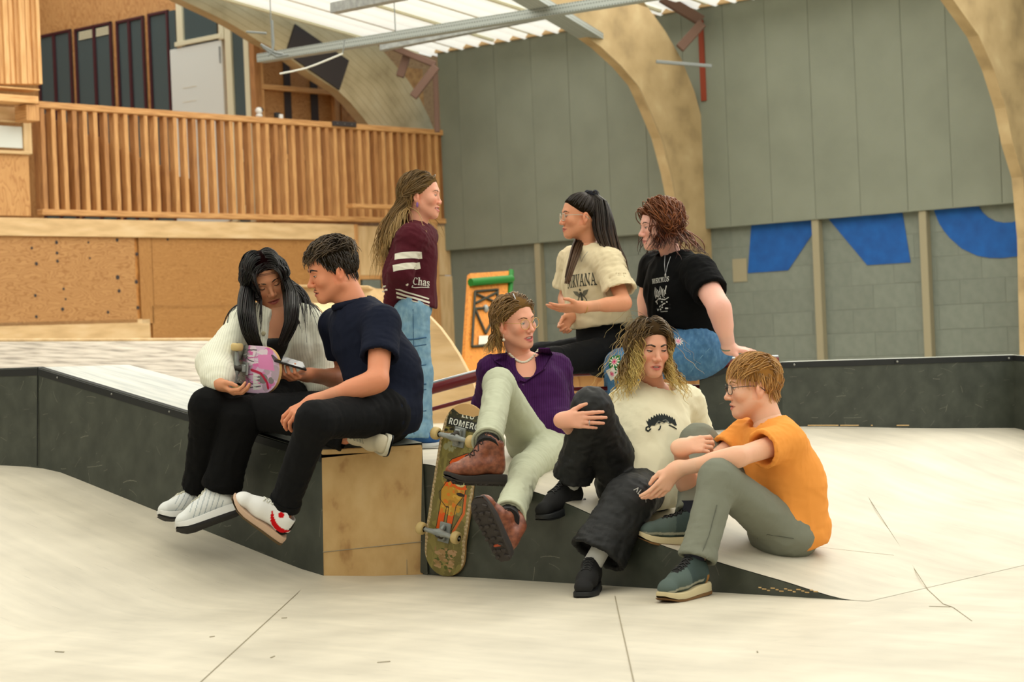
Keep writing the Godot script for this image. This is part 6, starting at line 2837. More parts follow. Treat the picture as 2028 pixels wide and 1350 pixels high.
	locks(P, "hair", h, {"n": 1150, "len": 0.255, "r": 0.0025, "vol": 0.016, "grav": 0.30, "mess": 0.12, "wave": 0.0085, "freq": 4.2, "seed": 8, "step": 0.0085, "sides": 3, "split": 0.50, "guard": true, "face": 0.058, "flare": 0.10, "hug": 0.12, "comb": comb, "line": line, "keep": keep,
		"cols": [lin(Color(0.25, 0.185, 0.11)), lin(Color(0.55, 0.43, 0.24)), lin(Color(0.93, 0.82, 0.50))]})
	locks(P, "stray_hair", h, {"n": 30, "len": 0.26, "r": 0.0009, "vol": 0.03, "guard": true, "comb": comb, "flare": 0.2, "grav": 0.24, "mess": 0.14, "wave": 0.007, "freq": 4.0, "seed": 9, "step": 0.012, "sides": 3, "line": line, "keep": keep,
		"cols": [lin(Color(0.35, 0.27, 0.16)), lin(Color(0.75, 0.62, 0.38)), lin(Color(0.95, 0.86, 0.60))]})

func ring_pts(c: Vector3, ax: Vector3, r: float, n := 14) -> Array:
	ax = ax.normalized()
	var u := ax.cross(Vector3(0.2, 1, 0.1)).normalized()
	var w := ax.cross(u)
	var ps := []
	for i in n + 1:
		ps.append(c + (u * cos(TAU * i / n) + w * sin(TAU * i / n)) * r)
	return ps

# a print laid on a garment where a picture point meets it; spin in degrees, turned to the surface there
func print_on(P: Node3D, g: Array, x: float, y: float, w: float, hh: float, im: Image, called: String, spin: float, nrm := Vector3.ZERO) -> void:
	var d := ray(x, y).normalized()
	var c := pick(g, Vector3(0, EYE, 0), d)
	if c == Vector3.ZERO:
		print("no cloth under ", called)
		return
	var n := nrm.normalized()
	if n == Vector3.ZERO:
		# mean normal around the point, bent half way towards the viewer
		var V: PackedVector3Array = g[0]
		var N: PackedVector3Array = g[2]
		for i in V.size():
			if V[i].distance_squared_to(c) < w * w * 0.2 and N[i].dot(d) < 0.0:
				n += N[i]
		n = n.normalized()
	var up := Vector3.UP.rotated(n, deg_to_rad(spin))
	var L := laid(g, c, n, up, w, hh, 0.0022, 36, 0.07)
	var m := mb(P)
	m.grid(L, laid_uv(L), true)
	obj(called, m, print_mat(im), P)

func purple() -> void:
	var seat := drop(1098, 908, 0.0)
	var z := -seat.z / K
	var P := person("young woman in purple striped shirt, pale trousers and brown boots, one knee up", seat)
	var J := pose([["pel", 1078, 868, z], ["hr", 1050, 876, z - 0.06], ["hl", 1104, 878, z + 0.0], ["nk", 1036, 720, z + 0.10], ["sr", 976, 734, z + 0.10], ["sl", 1102, 732, z + 0.12], ["er", 960, 800, z + 0.30], ["wr", 968, 884, z + 0.36], ["el", 1121, 818, z + 0.22], ["wl", 1110, 896, z + 0.26], ["ar", 966, 880, 7.40], ["al", 1006, 1026, 6.98]])
	J.kr = jt(J.hr, 988, 760, 0.42, true)
	J.kl = jt(J.hl, 1042, 930, 0.43, true)
	lens_of(J, "purple")
	var h := head_at(1020, 637, z + 0.06, 46, 4, -6, 0.98)
	var ho := {"jaw": 0.95, "nose": 0.95, "open": 0.55, "smile": 0.8, "cheek": 0.3}
	var hs := head_field(h, J.nk, ho)
	var base := lin(Color(0.92, 0.66, 0.55))
	var lip := lin(Color(0.76, 0.40, 0.38))
	var h1 := hand_field()
	hand(h1, J.wr, Vector3(0, -0.4, -0.9), Vector3(0, -1, 0.2), true, [[0.1, 0.2, 0.1]], TH_OUT, 0.95)
	var h2 := hand_field()
	hand(h2, J.wl, Vector3(0.1, -0.5, -0.85), Vector3(0, -1, 0.3), false, [[0.1, 0.2, 0.1]], TH_OUT, 0.95)
	var b := body(P, J, hs, [h1, h2], base, skin_paint(h, base, lip, 1.0, ho), {"arm": [0.042, 0.035, 0.034, 0.024], "w": 0.95, "chest": true, "bust": 0.7})
	eyes(h, hs, b, base, lin(Color(0.35, 0.40, 0.42)), lin(Color(0.50, 0.34, 0.20)), Vector2(0.15, 0.0), 0.7)
	teeth(h, hs, b)
	# black top under the shirt
	var s := Sdf.new(0.0085)
	torso(s, J, -0.008, {"w": 0.95, "bust": 0.7})
	s.cut(J.pel.lerp(J.nk, 0.86), Vector3(0, 1, 0.1), 0.4)
	garment("black_top", s, [], M.black, P)
	# shirt with an open V
	s = Sdf.new(0.0085)
	torso(s, J, 0.006, {"w": 0.96, "bust": 0.72})
	var fr: Vector3 = (J.nk - J.pel).cross(J.sr - J.sl).normalized()
	s.dent(px(1040, 712, z + 0.0), Vector3(0.046, 0.095, 0.075), Basis(Vector3.BACK, 0.10), 0.004)
	s.bore(J.nk - Vector3(0, 0.01, 0), J.nk + Vector3(0.01, 0.12, 0.02), 0.066, 0.09)
	var l := Sdf.new(s.h)
	l.chain([J.sl, J.el, J.wl.lerp(J.el, 0.12)], [0.062, 0.054, 0.044], 0.03)
	l.chain([J.sr, J.er, J.wr.lerp(J.er, 0.12)], [0.062, 0.054, 0.044], 0.03)
	s.add(l, 0.03)
	s.cap(px(1090, 850, z - 0.02), px(1100, 882, z - 0.02), 0.10, 0.085, 0.04)
	s.cut(px(1080, 886, z), Vector3(-0.22, -1, 0.15), 0.3)
	var F := [[J.pel, J.nk, 0.005, 4.0, 9.0, 1], [J.pel, J.pel.lerp(J.nk, 0.5), 0.004, 16.0, 5.0, 2]]
	folds_limb(F, J.sl, J.el, 0.005)
	folds_limb(F, J.sr, J.er, 0.005)
	M.pin = stripes(Color(0.20, 0.055, 0.25), Color(0.275, 0.105, 0.325), 0.34, 0.0075)
	var g := garment("shirt", s, F, M.pin, P)
	# collar leaves and the button band
	for q: Array in [[[[1066, 690], [1066, 700], [1050, 735], [1030, 752]], [[1088, 690], [1094, 702], [1078, 730], [1040, 756]]], [[[1006, 700], [1004, 712], [1016, 735], [1030, 752]], [[972, 702], [980, 716], [1002, 728], [1028, 757]]]]:
		var rows := [[], []]
		for i in 2:
			for p: Array in q[i]:
				var dd := ray(p[0], p[1]).normalized()
				var cc := pick(g, Vector3(0, EYE, 0), dd)
				if cc == Vector3.ZERO:
					cc = px(p[0], p[1], z + 0.0)
				rows[i].append(cc - dd * 0.012)
		var m := mb(P)
		m.grid(rows, [], false, 0.004)
		obj("collar", m, M.pin, P)
	for i in 5:
		var d := ray(1036 - i * 1.0, 762 + i * 24).normalized()
		var c := pick(g, Vector3(0, EYE, 0), d)
		if c != Vector3.ZERO:
			var m := mb(P)
			m.ball(c - d * 0.001, Vector3(0.005, 0.005, 0.003), Basis(), 5, 10)
			obj("button", m, mat(Color(0.30, 0.14, 0.34), 0.3), P)
	# shell necklace
	var nk := Node3D.new()
	nk.name = "shell_necklace"
	P.add_child(nk, true)
	nk.position = px(1038, 715, z - 0.1) - hold(P)
	var cs := Sdf.new(0.010)
	torso(cs, J, -0.014, {"w": 0.95, "bust": 0.7})
	cs.cap(h.p(0, -0.05, -0.026), J.nk, 0.049, 0.053, 0.03)
	cs.build()
	for i in 15:
		var t := i / 14.0
		var x := lerpf(1010, 1066, t)
		var y := 701 + 20 * sin(PI * t) - 8 * t
		var dd := march(cs, px(x, y, z - 0.5), ray(x, y).normalized(), 0.9)
		var m := mb(nk)
		m.ball(dd - ray(x, y).normalized() * 0.004, Vector3(0.0085, 0.0055, 0.005), Basis(Vector3.BACK, -cos(PI * t) * 0.6), 6, 10)
		obj("shell", m, M.pearl, nk)
	# trousers
	s = Sdf.new(0.0085)
	s.cap(J.hl, J.hr, 0.10, 0.10, 0.05)
	s.ell(J.pel - Vector3(0, 0.005, 0), Vector3(0.16, 0.105, 0.13), Basis(), 0.05)
	leg(s, J, "r", [0.088, 0.062, 0.060, 0.056], -0.02, 0.060)
	leg(s, J, "l", [0.088, 0.064, 0.062, 0.058], -0.02, 0.062)
	F = []
	for q in ["l", "r"]:
		folds_limb(F, J["h" + q], J["k" + q], 0.0035)
		folds_limb(F, J["k" + q], J["a" + q], 0.004)
	garment("trousers", s, F, fm(Color(0.72, 0.735, 0.64)), P)
	for q in ["r", "l"]:
		var d: Vector3 = (J["a" + q] - J["k" + q]).normalized()
		var m := mb(P)
		var e: Vector3 = J["a" + q] - d * 0.022
		m.tube(ring_pts(e, d, 0.061, 20), 0.007, 6)
		obj("rolled_cuff", m, fm(Color(0.70, 0.71, 0.61)), P)
		m = mb(P)
		m.tube([e - d * 0.02, e + d * 0.05], 0.046, 12)
		obj("sock", m, mat(Color(0.08, 0.07, 0.07), 0.9), P)
	# boots
	var leather := textured(ntex(noise(55, 0.02, 4), ramp([[0.0, Color(0.36, 0.19, 0.13)], [0.5, Color(0.50, 0.28, 0.19)], [1.0, Color(0.60, 0.36, 0.25)]])), Vector3(4, 4, 1), 0.45)
	var bo := {"upper": leather, "sole": mat(Color(0.16, 0.14, 0.13), 0.8), "sole2": mat(Color(0.20, 0.175, 0.16), 0.85), "th": 0.026, "heel": 0.036, "high": 0.055, "lace": mat(Color(0.17, 0.10, 0.08), 0.7), "rows": 8, "lugs": true, "spring": 1.2}
	var ft := foot_at(J.ar + Vector3(0.012, -0.062, 0.0), Vector3(-0.86, 0.10, 0.50), Vector3(0.25, 0.95, -0.12), 0.98)
	shoe(P, "boot", ft, -1.0, bo)
	ft = foot_at(J.al + Vector3(0.0, -0.05, 0.03), Vector3(-0.36, 0.86, 0.32), Vector3(0.50, 0.32, -0.80), 0.96)
	var bt := shoe(P, "boot", ft, 1.0, bo)
	var mm := mb(bt)
	mm.box(Transform3D(ft.b, ft.p(0, 0.0, 0.07)), Vector3(0.034, 0.006, 0.010), 0.002)
	obj("sole_label", mm, mat(Color(0.65, 0.25, 0.08), 0.6), bt)
	# hair: chin length, clipped back
	var line := [[0.0, 0.072], [0.4, 0.066], [0.8, 0.042], [1.2, 0.012], [1.5, 0.010], [1.75, 0.012], [2.0, -0.045], [3.15, -0.07]]
	hair_cap(P, h, {"line": line}, lin(Color(0.44, 0.33, 0.19)), 0.008)
	locks(P, "hair", h, {"n": 1000, "len": 0.19, "r": 0.0021, "vol": 0.014, "guard": true, "face": 0.068, "grav": 0.16, "mess": 0.05, "wave": 0.006, "freq": 2.0, "seed": 12, "step": 0.011, "sides": 4, "part": -0.01, "line": line, "hug": 0.25, "keep": [[J.sl, J.sr, 0.07], [h.p(0, -0.05, -0.02), J.nk, 0.06]],
		"cols": [lin(Color(0.42, 0.31, 0.18)), lin(Color(0.56, 0.43, 0.25)), lin(Color(0.80, 0.66, 0.42))],
		"comb": func(r: Vector3, _g: RandomNumberGenerator) -> Vector3:
			return Vector3(signf(r.x + 0.01) * 0.6, -0.1, -0.75) if r.z > -0.03 else Vector3(signf(r.x) * 0.25, -0.6, -0.5),
		"len_at": func(r: Vector3) -> float: return 1.0 if r.y > 0.0 else 0.7})
	glasses(P, h, M.gold, 0.024, 0.022, 0.0013, 2.2)
	for q: Array in [[-0.070, 0.055, -0.02, 0.4], [-0.02, 0.112, 0.03, 1.2]]:
		var m := mb(P)
		var c := h.p(q[0] * 1.12, q[1], q[2])
		m.tube([c - h.b.y * 0.018 + h.b.z * 0.01, c + h.b.y * 0.018 - h.b.z * 0.01], 0.003, 6)
		obj("hair_clip", m, M.silver, P)
	var er := mb(P)
	er.tube([h.p(-0.078, -0.045, 0.0), h.p(-0.079, -0.066, 0.0)], 0.001, 5)
	er.ball(h.p(-0.079, -0.071, 0.0), Vector3.ONE * 0.0065, Basis(), 8, 10)
	obj("pearl_earring", er, M.pearl, P)

func cardigan() -> void:
	var P := person("young woman with long black hair in a cream cardigan holding a skateboard under her arm", px(530, 850, 8.25))
	var J := pose([["pel", 532, 790, 8.25], ["hr", 506, 797, 8.20], ["hl", 566, 802, 8.20], ["nk", 547, 622, 8.20], ["sr", 488, 638, 8.14], ["sl", 604, 638, 8.26], ["el", 634, 722, 8.30], ["wl", 640, 790, 8.20], ["ar", 400, 956, 8.0], ["al", 440, 960, 7.86]])
	J.er = jt(J.sr, 426, 718, 0.27, true)
	J.wr = jt(J.er, 434, 760, 0.20, true)
	J.kr = jt(J.hr, 414, 806, 0.42, true)
	J.kl = jt(J.hl, 478, 826, 0.43, true)
	lens_of(J, "cardigan")
	var h := head_at(526, 553, 8.18, 19, 24, -18, 1.02)
	var ho := {"jaw": 0.94, "nose": 0.78, "cheek": 0.35, "open": 0.1}
	var hs := head_field(h, J.nk, ho)
	var base := lin(Color(0.83, 0.58, 0.44))
	var lip := lin(Color(0.68, 0.36, 0.33))
	var h1 := hand_field()
	hand(h1, J.wr, Vector3(0.75, -0.45, 0.45), Vector3(0.3, 0.85, -0.3), true, [[0.5, 0.7, 0.4]], TH_IN, 0.93)
	var h2 := hand_field()
	hand(h2, J.wl, Vector3(-0.4, -0.6, 0.5), Vector3(0, -1, 0), false, [[0.4, 0.5, 0.3]], TH_IN, 0.93)
	var b := body(P, J, hs, [h1, h2], base, skin_paint(h, base, lip, 0.5, ho), {"arm": [0.044, 0.036, 0.035, 0.025], "w": 0.96, "chest": true, "bust": 0.8})
	eyes(h, hs, b, base, lin(Color(0.06, 0.04, 0.03)), lin(Color(0.14, 0.10, 0.08)), Vector2(0.1, -0.5), 0.22, {"lash": 0.0016, "brow_w": 0.9})
	var s := Sdf.new(0.0085)
	torso(s, J, -0.008, {"w": 0.96, "bust": 0.8})
	s.cut(J.pel.lerp(J.nk, 0.72), Vector3(0, 1, 0), 0.4)
	garment("black_top", s, [], M.black, P)
	# cardigan
	s = Sdf.new(0.0085)
	torso(s, J, 0.014, {"w": 0.98, "bust": 0.8, "waist": 1.05})
	s.dent(px(552, 655, 8.06), Vector3(0.058, 0.165, 0.12), Basis(Vector3.BACK, -0.10), 0.005)
	s.bore(J.nk - Vector3(0, 0.02, 0), J.nk + Vector3(0, 0.12, 0), 0.075, 0.11)
	s.cut(px(560, 748, 8.1), Vector3(-0.25, -1, 0.1), 0.26)
	var l := Sdf.new(s.h)
	l.chain([J.sr, J.er], [0.068, 0.078], 0.03)
	l.chain([J.er, J.wr.lerp(J.er, 0.35)], [0.078, 0.072], 0.03)
	l.chain([J.wr.lerp(J.er, 0.35), J.wr.lerp(J.er, 0.12)], [0.066, 0.048], 0.02)
	l.chain([J.sl, J.el], [0.068, 0.080], 0.03)
	l.chain([J.el, J.wl.lerp(J.el, 0.2)], [0.080, 0.070], 0.03)
	s.add(l, 0.03)
	var F := [[J.pel, J.nk, 0.003, 4.0, 7.0, 1]]
	folds_limb(F, J.sr, J.er, 0.004)
	folds_limb(F, J.er, J.wr, 0.004)
	folds_limb(F, J.sl, J.el, 0.004)
	M.knit = stripes(Color(0.92, 0.92, 0.85), Color(0.86, 0.86, 0.79), 0.36, 0.010)
	var g := garment("cardigan", s, F, M.knit, P)
	var mc := mb(P)
	var dcu: Vector3 = (J.wr - J.er).normalized()
	mc.tube(ring_pts(J.wr.lerp(J.er, 0.13), dcu, 0.043, 20), 0.006, 6)
	obj("cuff_edge", mc, mat(Color(0.55, 0.42, 0.58), 0.9), P)
	for p: Array in [[529, 722], [522, 660]]:
		var d := ray(p[0], p[1]).normalized()
		var c := pick(g, Vector3(0, EYE, 0), d)
		if c != Vector3.ZERO:
			var m := mb(P)
			m.ball(c - d * 0.003, Vector3(0.010, 0.010, 0.004), Basis(), 6, 12)
			obj("button", m, mat(Color(0.80, 0.76, 0.62), 0.4), P)
	# trousers
	s = Sdf.new(0.0085)
	s.cap(J.hl, J.hr, 0.115, 0.115, 0.05)
	s.cap(J.pel, J.pel.lerp(J.nk, 0.34), 0.145, 0.128, 0.05)
	leg(s, J, "r", [0.100, 0.078, 0.076, 0.076], 0.02, 0.080)
	leg(s, J, "l", [0.100, 0.080, 0.078, 0.078], 0.02, 0.084)
	F = []
	for q in ["l", "r"]:
		folds_limb(F, J["h" + q], J["k" + q], 0.004)
		folds_limb(F, J["k" + q], J["a" + q], 0.005)
	garment("trousers", s, F, mat(Color(0.045, 0.045, 0.048), 0.85, 0.25), P)
	var paint := func(q: Vector3, _sd: float, _n: Vector3) -> Color:
		var fp2 := fmod(q.z * 40.0 + q.y * 30.0 + 5.0, 1.0)
		if q.z > 0.09 and q.z < 0.20 and absf(q.x) < 0.018:
			return lin(Color(0.80, 0.80, 0.76))
		if fp2 < 0.16 and q.z > 0.05 and q.z < 0.2:
			return lin(Color(0.62, 0.66, 0.68))
		return lin(Color(0.88, 0.89, 0.88))
	var so := {"upper": M.vc, "paint": paint, "sole": mat(Color(0.84, 0.84, 0.82), 0.6), "sole2": mat(Color(0.07, 0.06, 0.06), 0.7), "th": 0.034, "heel": 0.042, "lace": mat(Color(0.85, 0.84, 0.76), 0.8), "spring": 1.3}
	var ft := foot_at(J.ar + Vector3(-0.01, -0.06, 0.0), Vector3(-0.82, -0.02, 0.40), Vector3(0.0, 0.95, -0.2), 0.93)
	shoe(P, "trainer", ft, -1.0, so)
	ft = foot_at(J.al + Vector3(-0.02, -0.055, 0.03), Vector3(-0.88, -0.26, 0.34), Vector3(-0.22, 0.88, -0.30), 0.98)
	shoe(P, "trainer", ft, 1.0, so)
	# hair
	var line := [[0.0, 0.074], [0.4, 0.066], [0.8, 0.040], [1.2, 0.0], [1.5, -0.02], [2.0, -0.05], [3.15, -0.07]]
	hair_cap(P, h, {"line": line}, lin(Color(0.055, 0.045, 0.042)), 0.009)
	locks(P, "hair", h, {"n": 950, "len": 0.46, "r": 0.0026, "vol": 0.015, "guard": true, "face": 0.058, "grav": 0.24, "mess": 0.035, "wave": 0.004, "freq": 1.2, "seed": 15, "step": 0.016, "sides": 3, "part": 0.012, "line": line, "hug": 0.2, "keep": [[J.sl, J.sr, 0.078], [J.nk, J.pel, 0.150]],
		"cols": [lin(Color(0.05, 0.042, 0.04)), lin(Color(0.075, 0.058, 0.05)), lin(Color(0.12, 0.085, 0.07))],
		"comb": func(r: Vector3, _g: RandomNumberGenerator) -> Vector3:
			var sd := 1.0 if r.x > 0.012 else -1.0
			return Vector3(sd * 0.95, 0.0, 0.25) if r.z > -0.045 else Vector3(sd * 0.6, -0.4, -0.1),
		"bias": Vector3(0, 0, 0.13)})

	var black := [lin(Color(0.045, 0.038, 0.036)), lin(Color(0.06, 0.048, 0.044)), lin(Color(0.11, 0.08, 0.065))]
	tail(P, h.p(-0.074, 0.02, 0.0), [[488, 590, 8.08], [489, 625, 7.98], [496, 660, 7.96], [510, 692, 7.98], [524, 716, 8.0]], 0.034, 220, 51, black, "hair_strand")
	tail(P, h.p(0.074, 0.01, 0.0), [[575, 580, 8.12], [578, 612, 8.02], [577, 640, 8.0], [568, 662, 8.0], [558, 684, 8.0]], 0.030, 180, 52, black, "hair_strand")

func navy() -> void:
	var P := person("young man in navy polo shirt and black trousers on the ledge end", px(750, 862, 7.88))
	var J := pose([["pel", 752, 812, 7.88], ["hl", 758, 818, 7.74], ["hr", 738, 812, 8.0], ["nk", 704, 616, 7.90], ["sl", 756, 640, 7.74], ["sr", 666, 644, 8.08], ["mid", 760, 740, 7.88], ["ch", 722, 668, 7.9], ["er", 690, 752, 8.16], ["wr", 612, 742, 7.98], ["kr", 522, 816, 7.84], ["ar", 684, 866, 7.80]])
	J.el = jt(J.sl, 748, 754, 0.29, true)
	J.wl = jt(J.el, 622, 796, 0.27, true)
	J.kl = jt(J.hl, 624, 832, 0.45, true)
	J.al = jt(J.kl, 563, 1000, 0.42, false)
	lens_of(J, "navy")
	var h := head_at(658, 536, 7.90, -74, 13, 4, 1.06)
	var ho := {"jaw": 1.06, "male": 1.0, "nose": 0.95, "open": 0.10}
	var hs := head_field(h, J.nk, ho)
	var base := lin(Color(0.85, 0.56, 0.42))
	var lip := lin(Color(0.70, 0.40, 0.34))
	var h1 := hand_field()
	hand(h1, J.wl, Vector3(-0.80, -0.42, 0.30), Vector3(0.05, -0.70, -0.70), false, [[0.45, 0.7, 0.4], [0.55, 0.75, 0.4], [0.6, 0.75, 0.4], [0.6, 0.8, 0.4]], TH_IN, 1.05)
	var h2 := hand_field()
	hand(h2, J.wr, Vector3(-0.62, -0.12, 0.78), Vector3(-0.25, 0.93, 0.10), true, [[0.55, 0.85, 0.6], [0.6, 0.9, 0.6], [0.65, 0.9, 0.6], [0.7, 0.9, 0.6]], TH_OUT, 1.05)
	var b := body(P, J, hs, [h1, h2], base, skin_paint(h, base, lip, 0.7, ho), {"arm": [0.052, 0.043, 0.043, 0.030], "w": 1.08})
	eyes(h, hs, b, base, lin(Color(0.20, 0.22, 0.20)), lin(Color(0.16, 0.11, 0.07)), Vector2(0.0, -0.25), 0.5, {"brow_w": 1.4})
	# thin moustache and stubble
	var ps := []
	for i in 7:
		ps.append(march(hs, h.p(-0.021 + 0.007 * i, -0.0555 - 0.0035 * absf(i - 3.0) / 3.0, 0.125), -h.b.z) - h.b.z * 0.0008)
	var m := mb(b)
	m.col = lin(Color(0.30, 0.19, 0.12))
	m.tube(ps, [0.0010, 0.0018, 0.0022, 0.0018, 0.0022, 0.0018, 0.0010], 6, [], true, h.b.z, 0.5)
	obj("moustache", m, M.hair, b)
	# polo shirt
	var s := Sdf.new(0.0085)
	torso(s, J, 0.010, {"w": 1.08, "waist": 1.03, "d": 1.3})
	s.cap(J.mid, px(772, 815, 7.86), 0.155, 0.135, 0.06)
	s.cut(px(770, 862, 7.9), Vector3(0.1, -1, 0), 0.32)
	s.cut(px(655, 835, 7.7), Vector3(-0.9, -0.5, 0.2), 0.24)
	s.bore(J.nk - h.b.y * 0.01, J.nk + h.b.y * 0.14, 0.070, 0.095)
	arm_sleeve(s, J.sl, J.el, 0.60, 0.076, 0.082)
	arm_sleeve(s, J.sr, J.er, 0.55, 0.072, 0.076)
	var F := [[J.pel, J.nk, 0.004, 3.5, 9.0, 1], [J.pel, J.mid, 0.004, 14.0, 5.0, 2]]
	folds_limb(F, J.sl, J.sl.lerp(J.el, 0.6), 0.003)
	var navyc := fm(Color(0.085, 0.105, 0.17), 0.85)
	garment("polo_shirt", s, F, navyc, P)
	var cb: Vector3 = J.nk + (h.c - J.nk) * 0.18
	m = mb(P)
	m.tube(ring_pts(cb, (h.c - J.nk) + Vector3(0.05, 0.05, 0), 0.072, 20), 0.015, 8, [], true, ((h.c - J.nk) + Vector3(0.05, 0.05, 0)).normalized(), 1.0)
	obj("collar", m, navyc, P)
	# trousers
	s = Sdf.new(0.0085)
	s.cap(J.hl, J.hr, 0.115, 0.115, 0.05)
	s.cap(J.pel, J.mid.lerp(J.pel, 0.5), 0.14, 0.14, 0.05)
	s.ell(px(766, 826, 7.86), Vector3(0.115, 0.095, 0.16), Basis(), 0.05)
	leg(s, J, "l", [0.102, 0.074, 0.070, 0.058], -0.01, 0.062)
	leg(s, J, "r", [0.100, 0.074, 0.066, 0.056], 0.0, 0.06)
	F = []
	for q in ["l", "r"]:
		folds_limb(F, J["h" + q], J["k" + q], 0.004)
		folds_limb(F, J["k" + q], J["a" + q], 0.004)
	var tr := mat(Color(0.05, 0.052, 0.06), 0.85, 0.3)
	garment("trousers", s, F, tr, P)
	var da: Vector3 = (J.al - J.kl).normalized()
	m = mb(P)
	m.tube([J.al - da * 0.03, J.al + da * 0.002], [0.066, 0.067], 18)
	obj("turned_up_cuff", m, tr, P)
	# shoes
	var paint := func(q: Vector3, _sd: float, _n: Vector3) -> Color:
		var red := lin(Color(0.78, 0.04, 0.08))
		if q.z < 0.02 and q.y > 0.075:
			return lin(Color(0.06, 0.06, 0.07))
		# curved red tick with a black panel under it, red dot at the collar
		var best := 1.0
		var wid := 0.0
		for i in 13:
			var t := i / 12.0
			var c := Vector2(0.016, 0.074) * (1 - t) * (1 - t) + Vector2(0.070, 0.030) * 2.0 * t * (1 - t) + Vector2(0.120, 0.094) * t * t
			var dd := c.distance_to(Vector2(q.z, q.y))
			if dd < best:
				best = dd
				wid = 0.0030 + 0.0095 * sin(PI * clampf(t * 0.85 + 0.1, 0, 1))
		if best < wid:
			return red
		if q.z < 0.055 and q.y < 0.062 and q.y > 0.036:
			return lin(Color(0.07, 0.07, 0.08))
		if Vector2(q.z - 0.085, q.y - 0.108).length() < 0.012:
			return red
		return lin(Color(0.90, 0.90, 0.89))
	var so := {"upper": M.vc, "paint": paint, "sole": mat(Color(0.78, 0.66, 0.56), 0.7), "sole2": mat(Color(0.34, 0.27, 0.16), 0.8), "th": 0.024, "heel": 0.034, "lace": mat(Color(0.85, 0.85, 0.80), 0.8), "spring": 1.2}
	var ft := foot_at(J.al + Vector3(-0.004, -0.045, 0.02), Vector3(-0.70, 0.66, 0.26), Vector3(0.62, 0.66, 0.18), 1.0)
	shoe(P, "trainer", ft, 1.0, so)
	m = mb(P)
	m.tube([J.al - da * 0.02, ft.p(0, 0.08, 0.06)], 0.036, 12)
	obj("ankle", m, skin_mat(Color(0.70, 0.43, 0.31)), P)
	var so2 := {"upper": mat(Color(0.78, 0.74, 0.64), 0.8), "sole": mat(Color(0.80, 0.78, 0.70), 0.7), "sole2": mat(Color(0.27, 0.30, 0.33), 0.7), "th": 0.026, "heel": 0.034, "lace": mat(Color(0.72, 0.70, 0.62), 0.8)}
	ft = foot_at(px(706, 862, 7.74), Vector3(0.42, -0.12, 0.86), Vector3(-0.90, 0.30, 0.42), 0.98)
	shoe(P, "trainer", ft, -1.0, so2)
	# hair: short at the sides, long waves on top combed forward
	var line := [[0.0, 0.074], [0.5, 0.066], [0.85, 0.036], [1.15, 0.012], [1.3, -0.008], [1.42, -0.012], [1.5, 0.018], [1.75, 0.022], [1.95, -0.02], [2.3, -0.055], [3.15, -0.066]]
	hair_cap(P, h, {"line": line}, lin(Color(0.13, 0.10, 0.075)), 0.007)
	locks(P, "hair", h, {"n": 800, "len": 0.042, "r": 0.0021, "vol": 0.009, "grav": 0.05, "mess": 0.06, "seed": 21, "step": 0.008, "hug": 0.8, "sides": 4, "line": line,
		"cols": [lin(Color(0.12, 0.09, 0.07)), lin(Color(0.17, 0.13, 0.095)), lin(Color(0.22, 0.17, 0.12))],
		"comb": func(r: Vector3, _g: RandomNumberGenerator) -> Vector3: return Vector3(signf(r.x) * 0.1, -0.9, -0.2),
		"where": func(r: Vector3, _a: float) -> bool: return r.y < 0.075})
	locks(P, "top_hair", h, {"n": 620, "len": 0.10, "r": 0.0023, "vol": 0.026, "grav": 0.07, "mess": 0.05, "wave": 0.004, "freq": 1.0, "seed": 22, "step": 0.010, "hug": 0.5, "sides": 4, "line": line,
		"cols": [lin(Color(0.15, 0.115, 0.085)), lin(Color(0.30, 0.24, 0.17)), lin(Color(0.40, 0.33, 0.24))],
		"comb": func(r: Vector3, g2: RandomNumberGenerator) -> Vector3: return Vector3(g2.randf_range(-0.5, 0.5), 0.25, 0.9 if r.z + g2.randf_range(-0.04, 0.05) > -0.05 else -0.5),
		"where": func(r: Vector3, _a: float) -> bool: return r.y > 0.070})
	# phone in the far hand
	var pc: Vector3 = (px(536, 706, 7.86) + px(607, 727, 7.93)) / 2
	var ph := thing("phone", "black phone held flat in the navy shirted man's far hand", "phone", pc)
	var ax := (px(607, 727, 7.93) - px(536, 706, 7.86)).normalized()
	var nn := (Vector3(-0.20, 0.82, 0.50) - ax * ax.dot(Vector3(-0.20, 0.82, 0.50))).normalized()
	m = mb(ph)
	m.box(Transform3D(Basis(ax, nn, ax.cross(nn)), pc), Vector3(0.152, 0.009, 0.074), 0.003)
	obj("case", m, mat(Color(0.10, 0.07, 0.06), 0.35), ph)
	m = mb(ph)
	m.box(Transform3D(Basis(ax, nn, ax.cross(nn)), pc + nn * 0.0046), Vector3(0.144, 0.001, 0.067), 0.0)
	obj("screen", m, mat(Color(0.02, 0.025, 0.025), 0.1, 0.6), ph)

func skin_mat(c: Color) -> StandardMaterial3D:
	return mat(c, 0.55, 0.4)

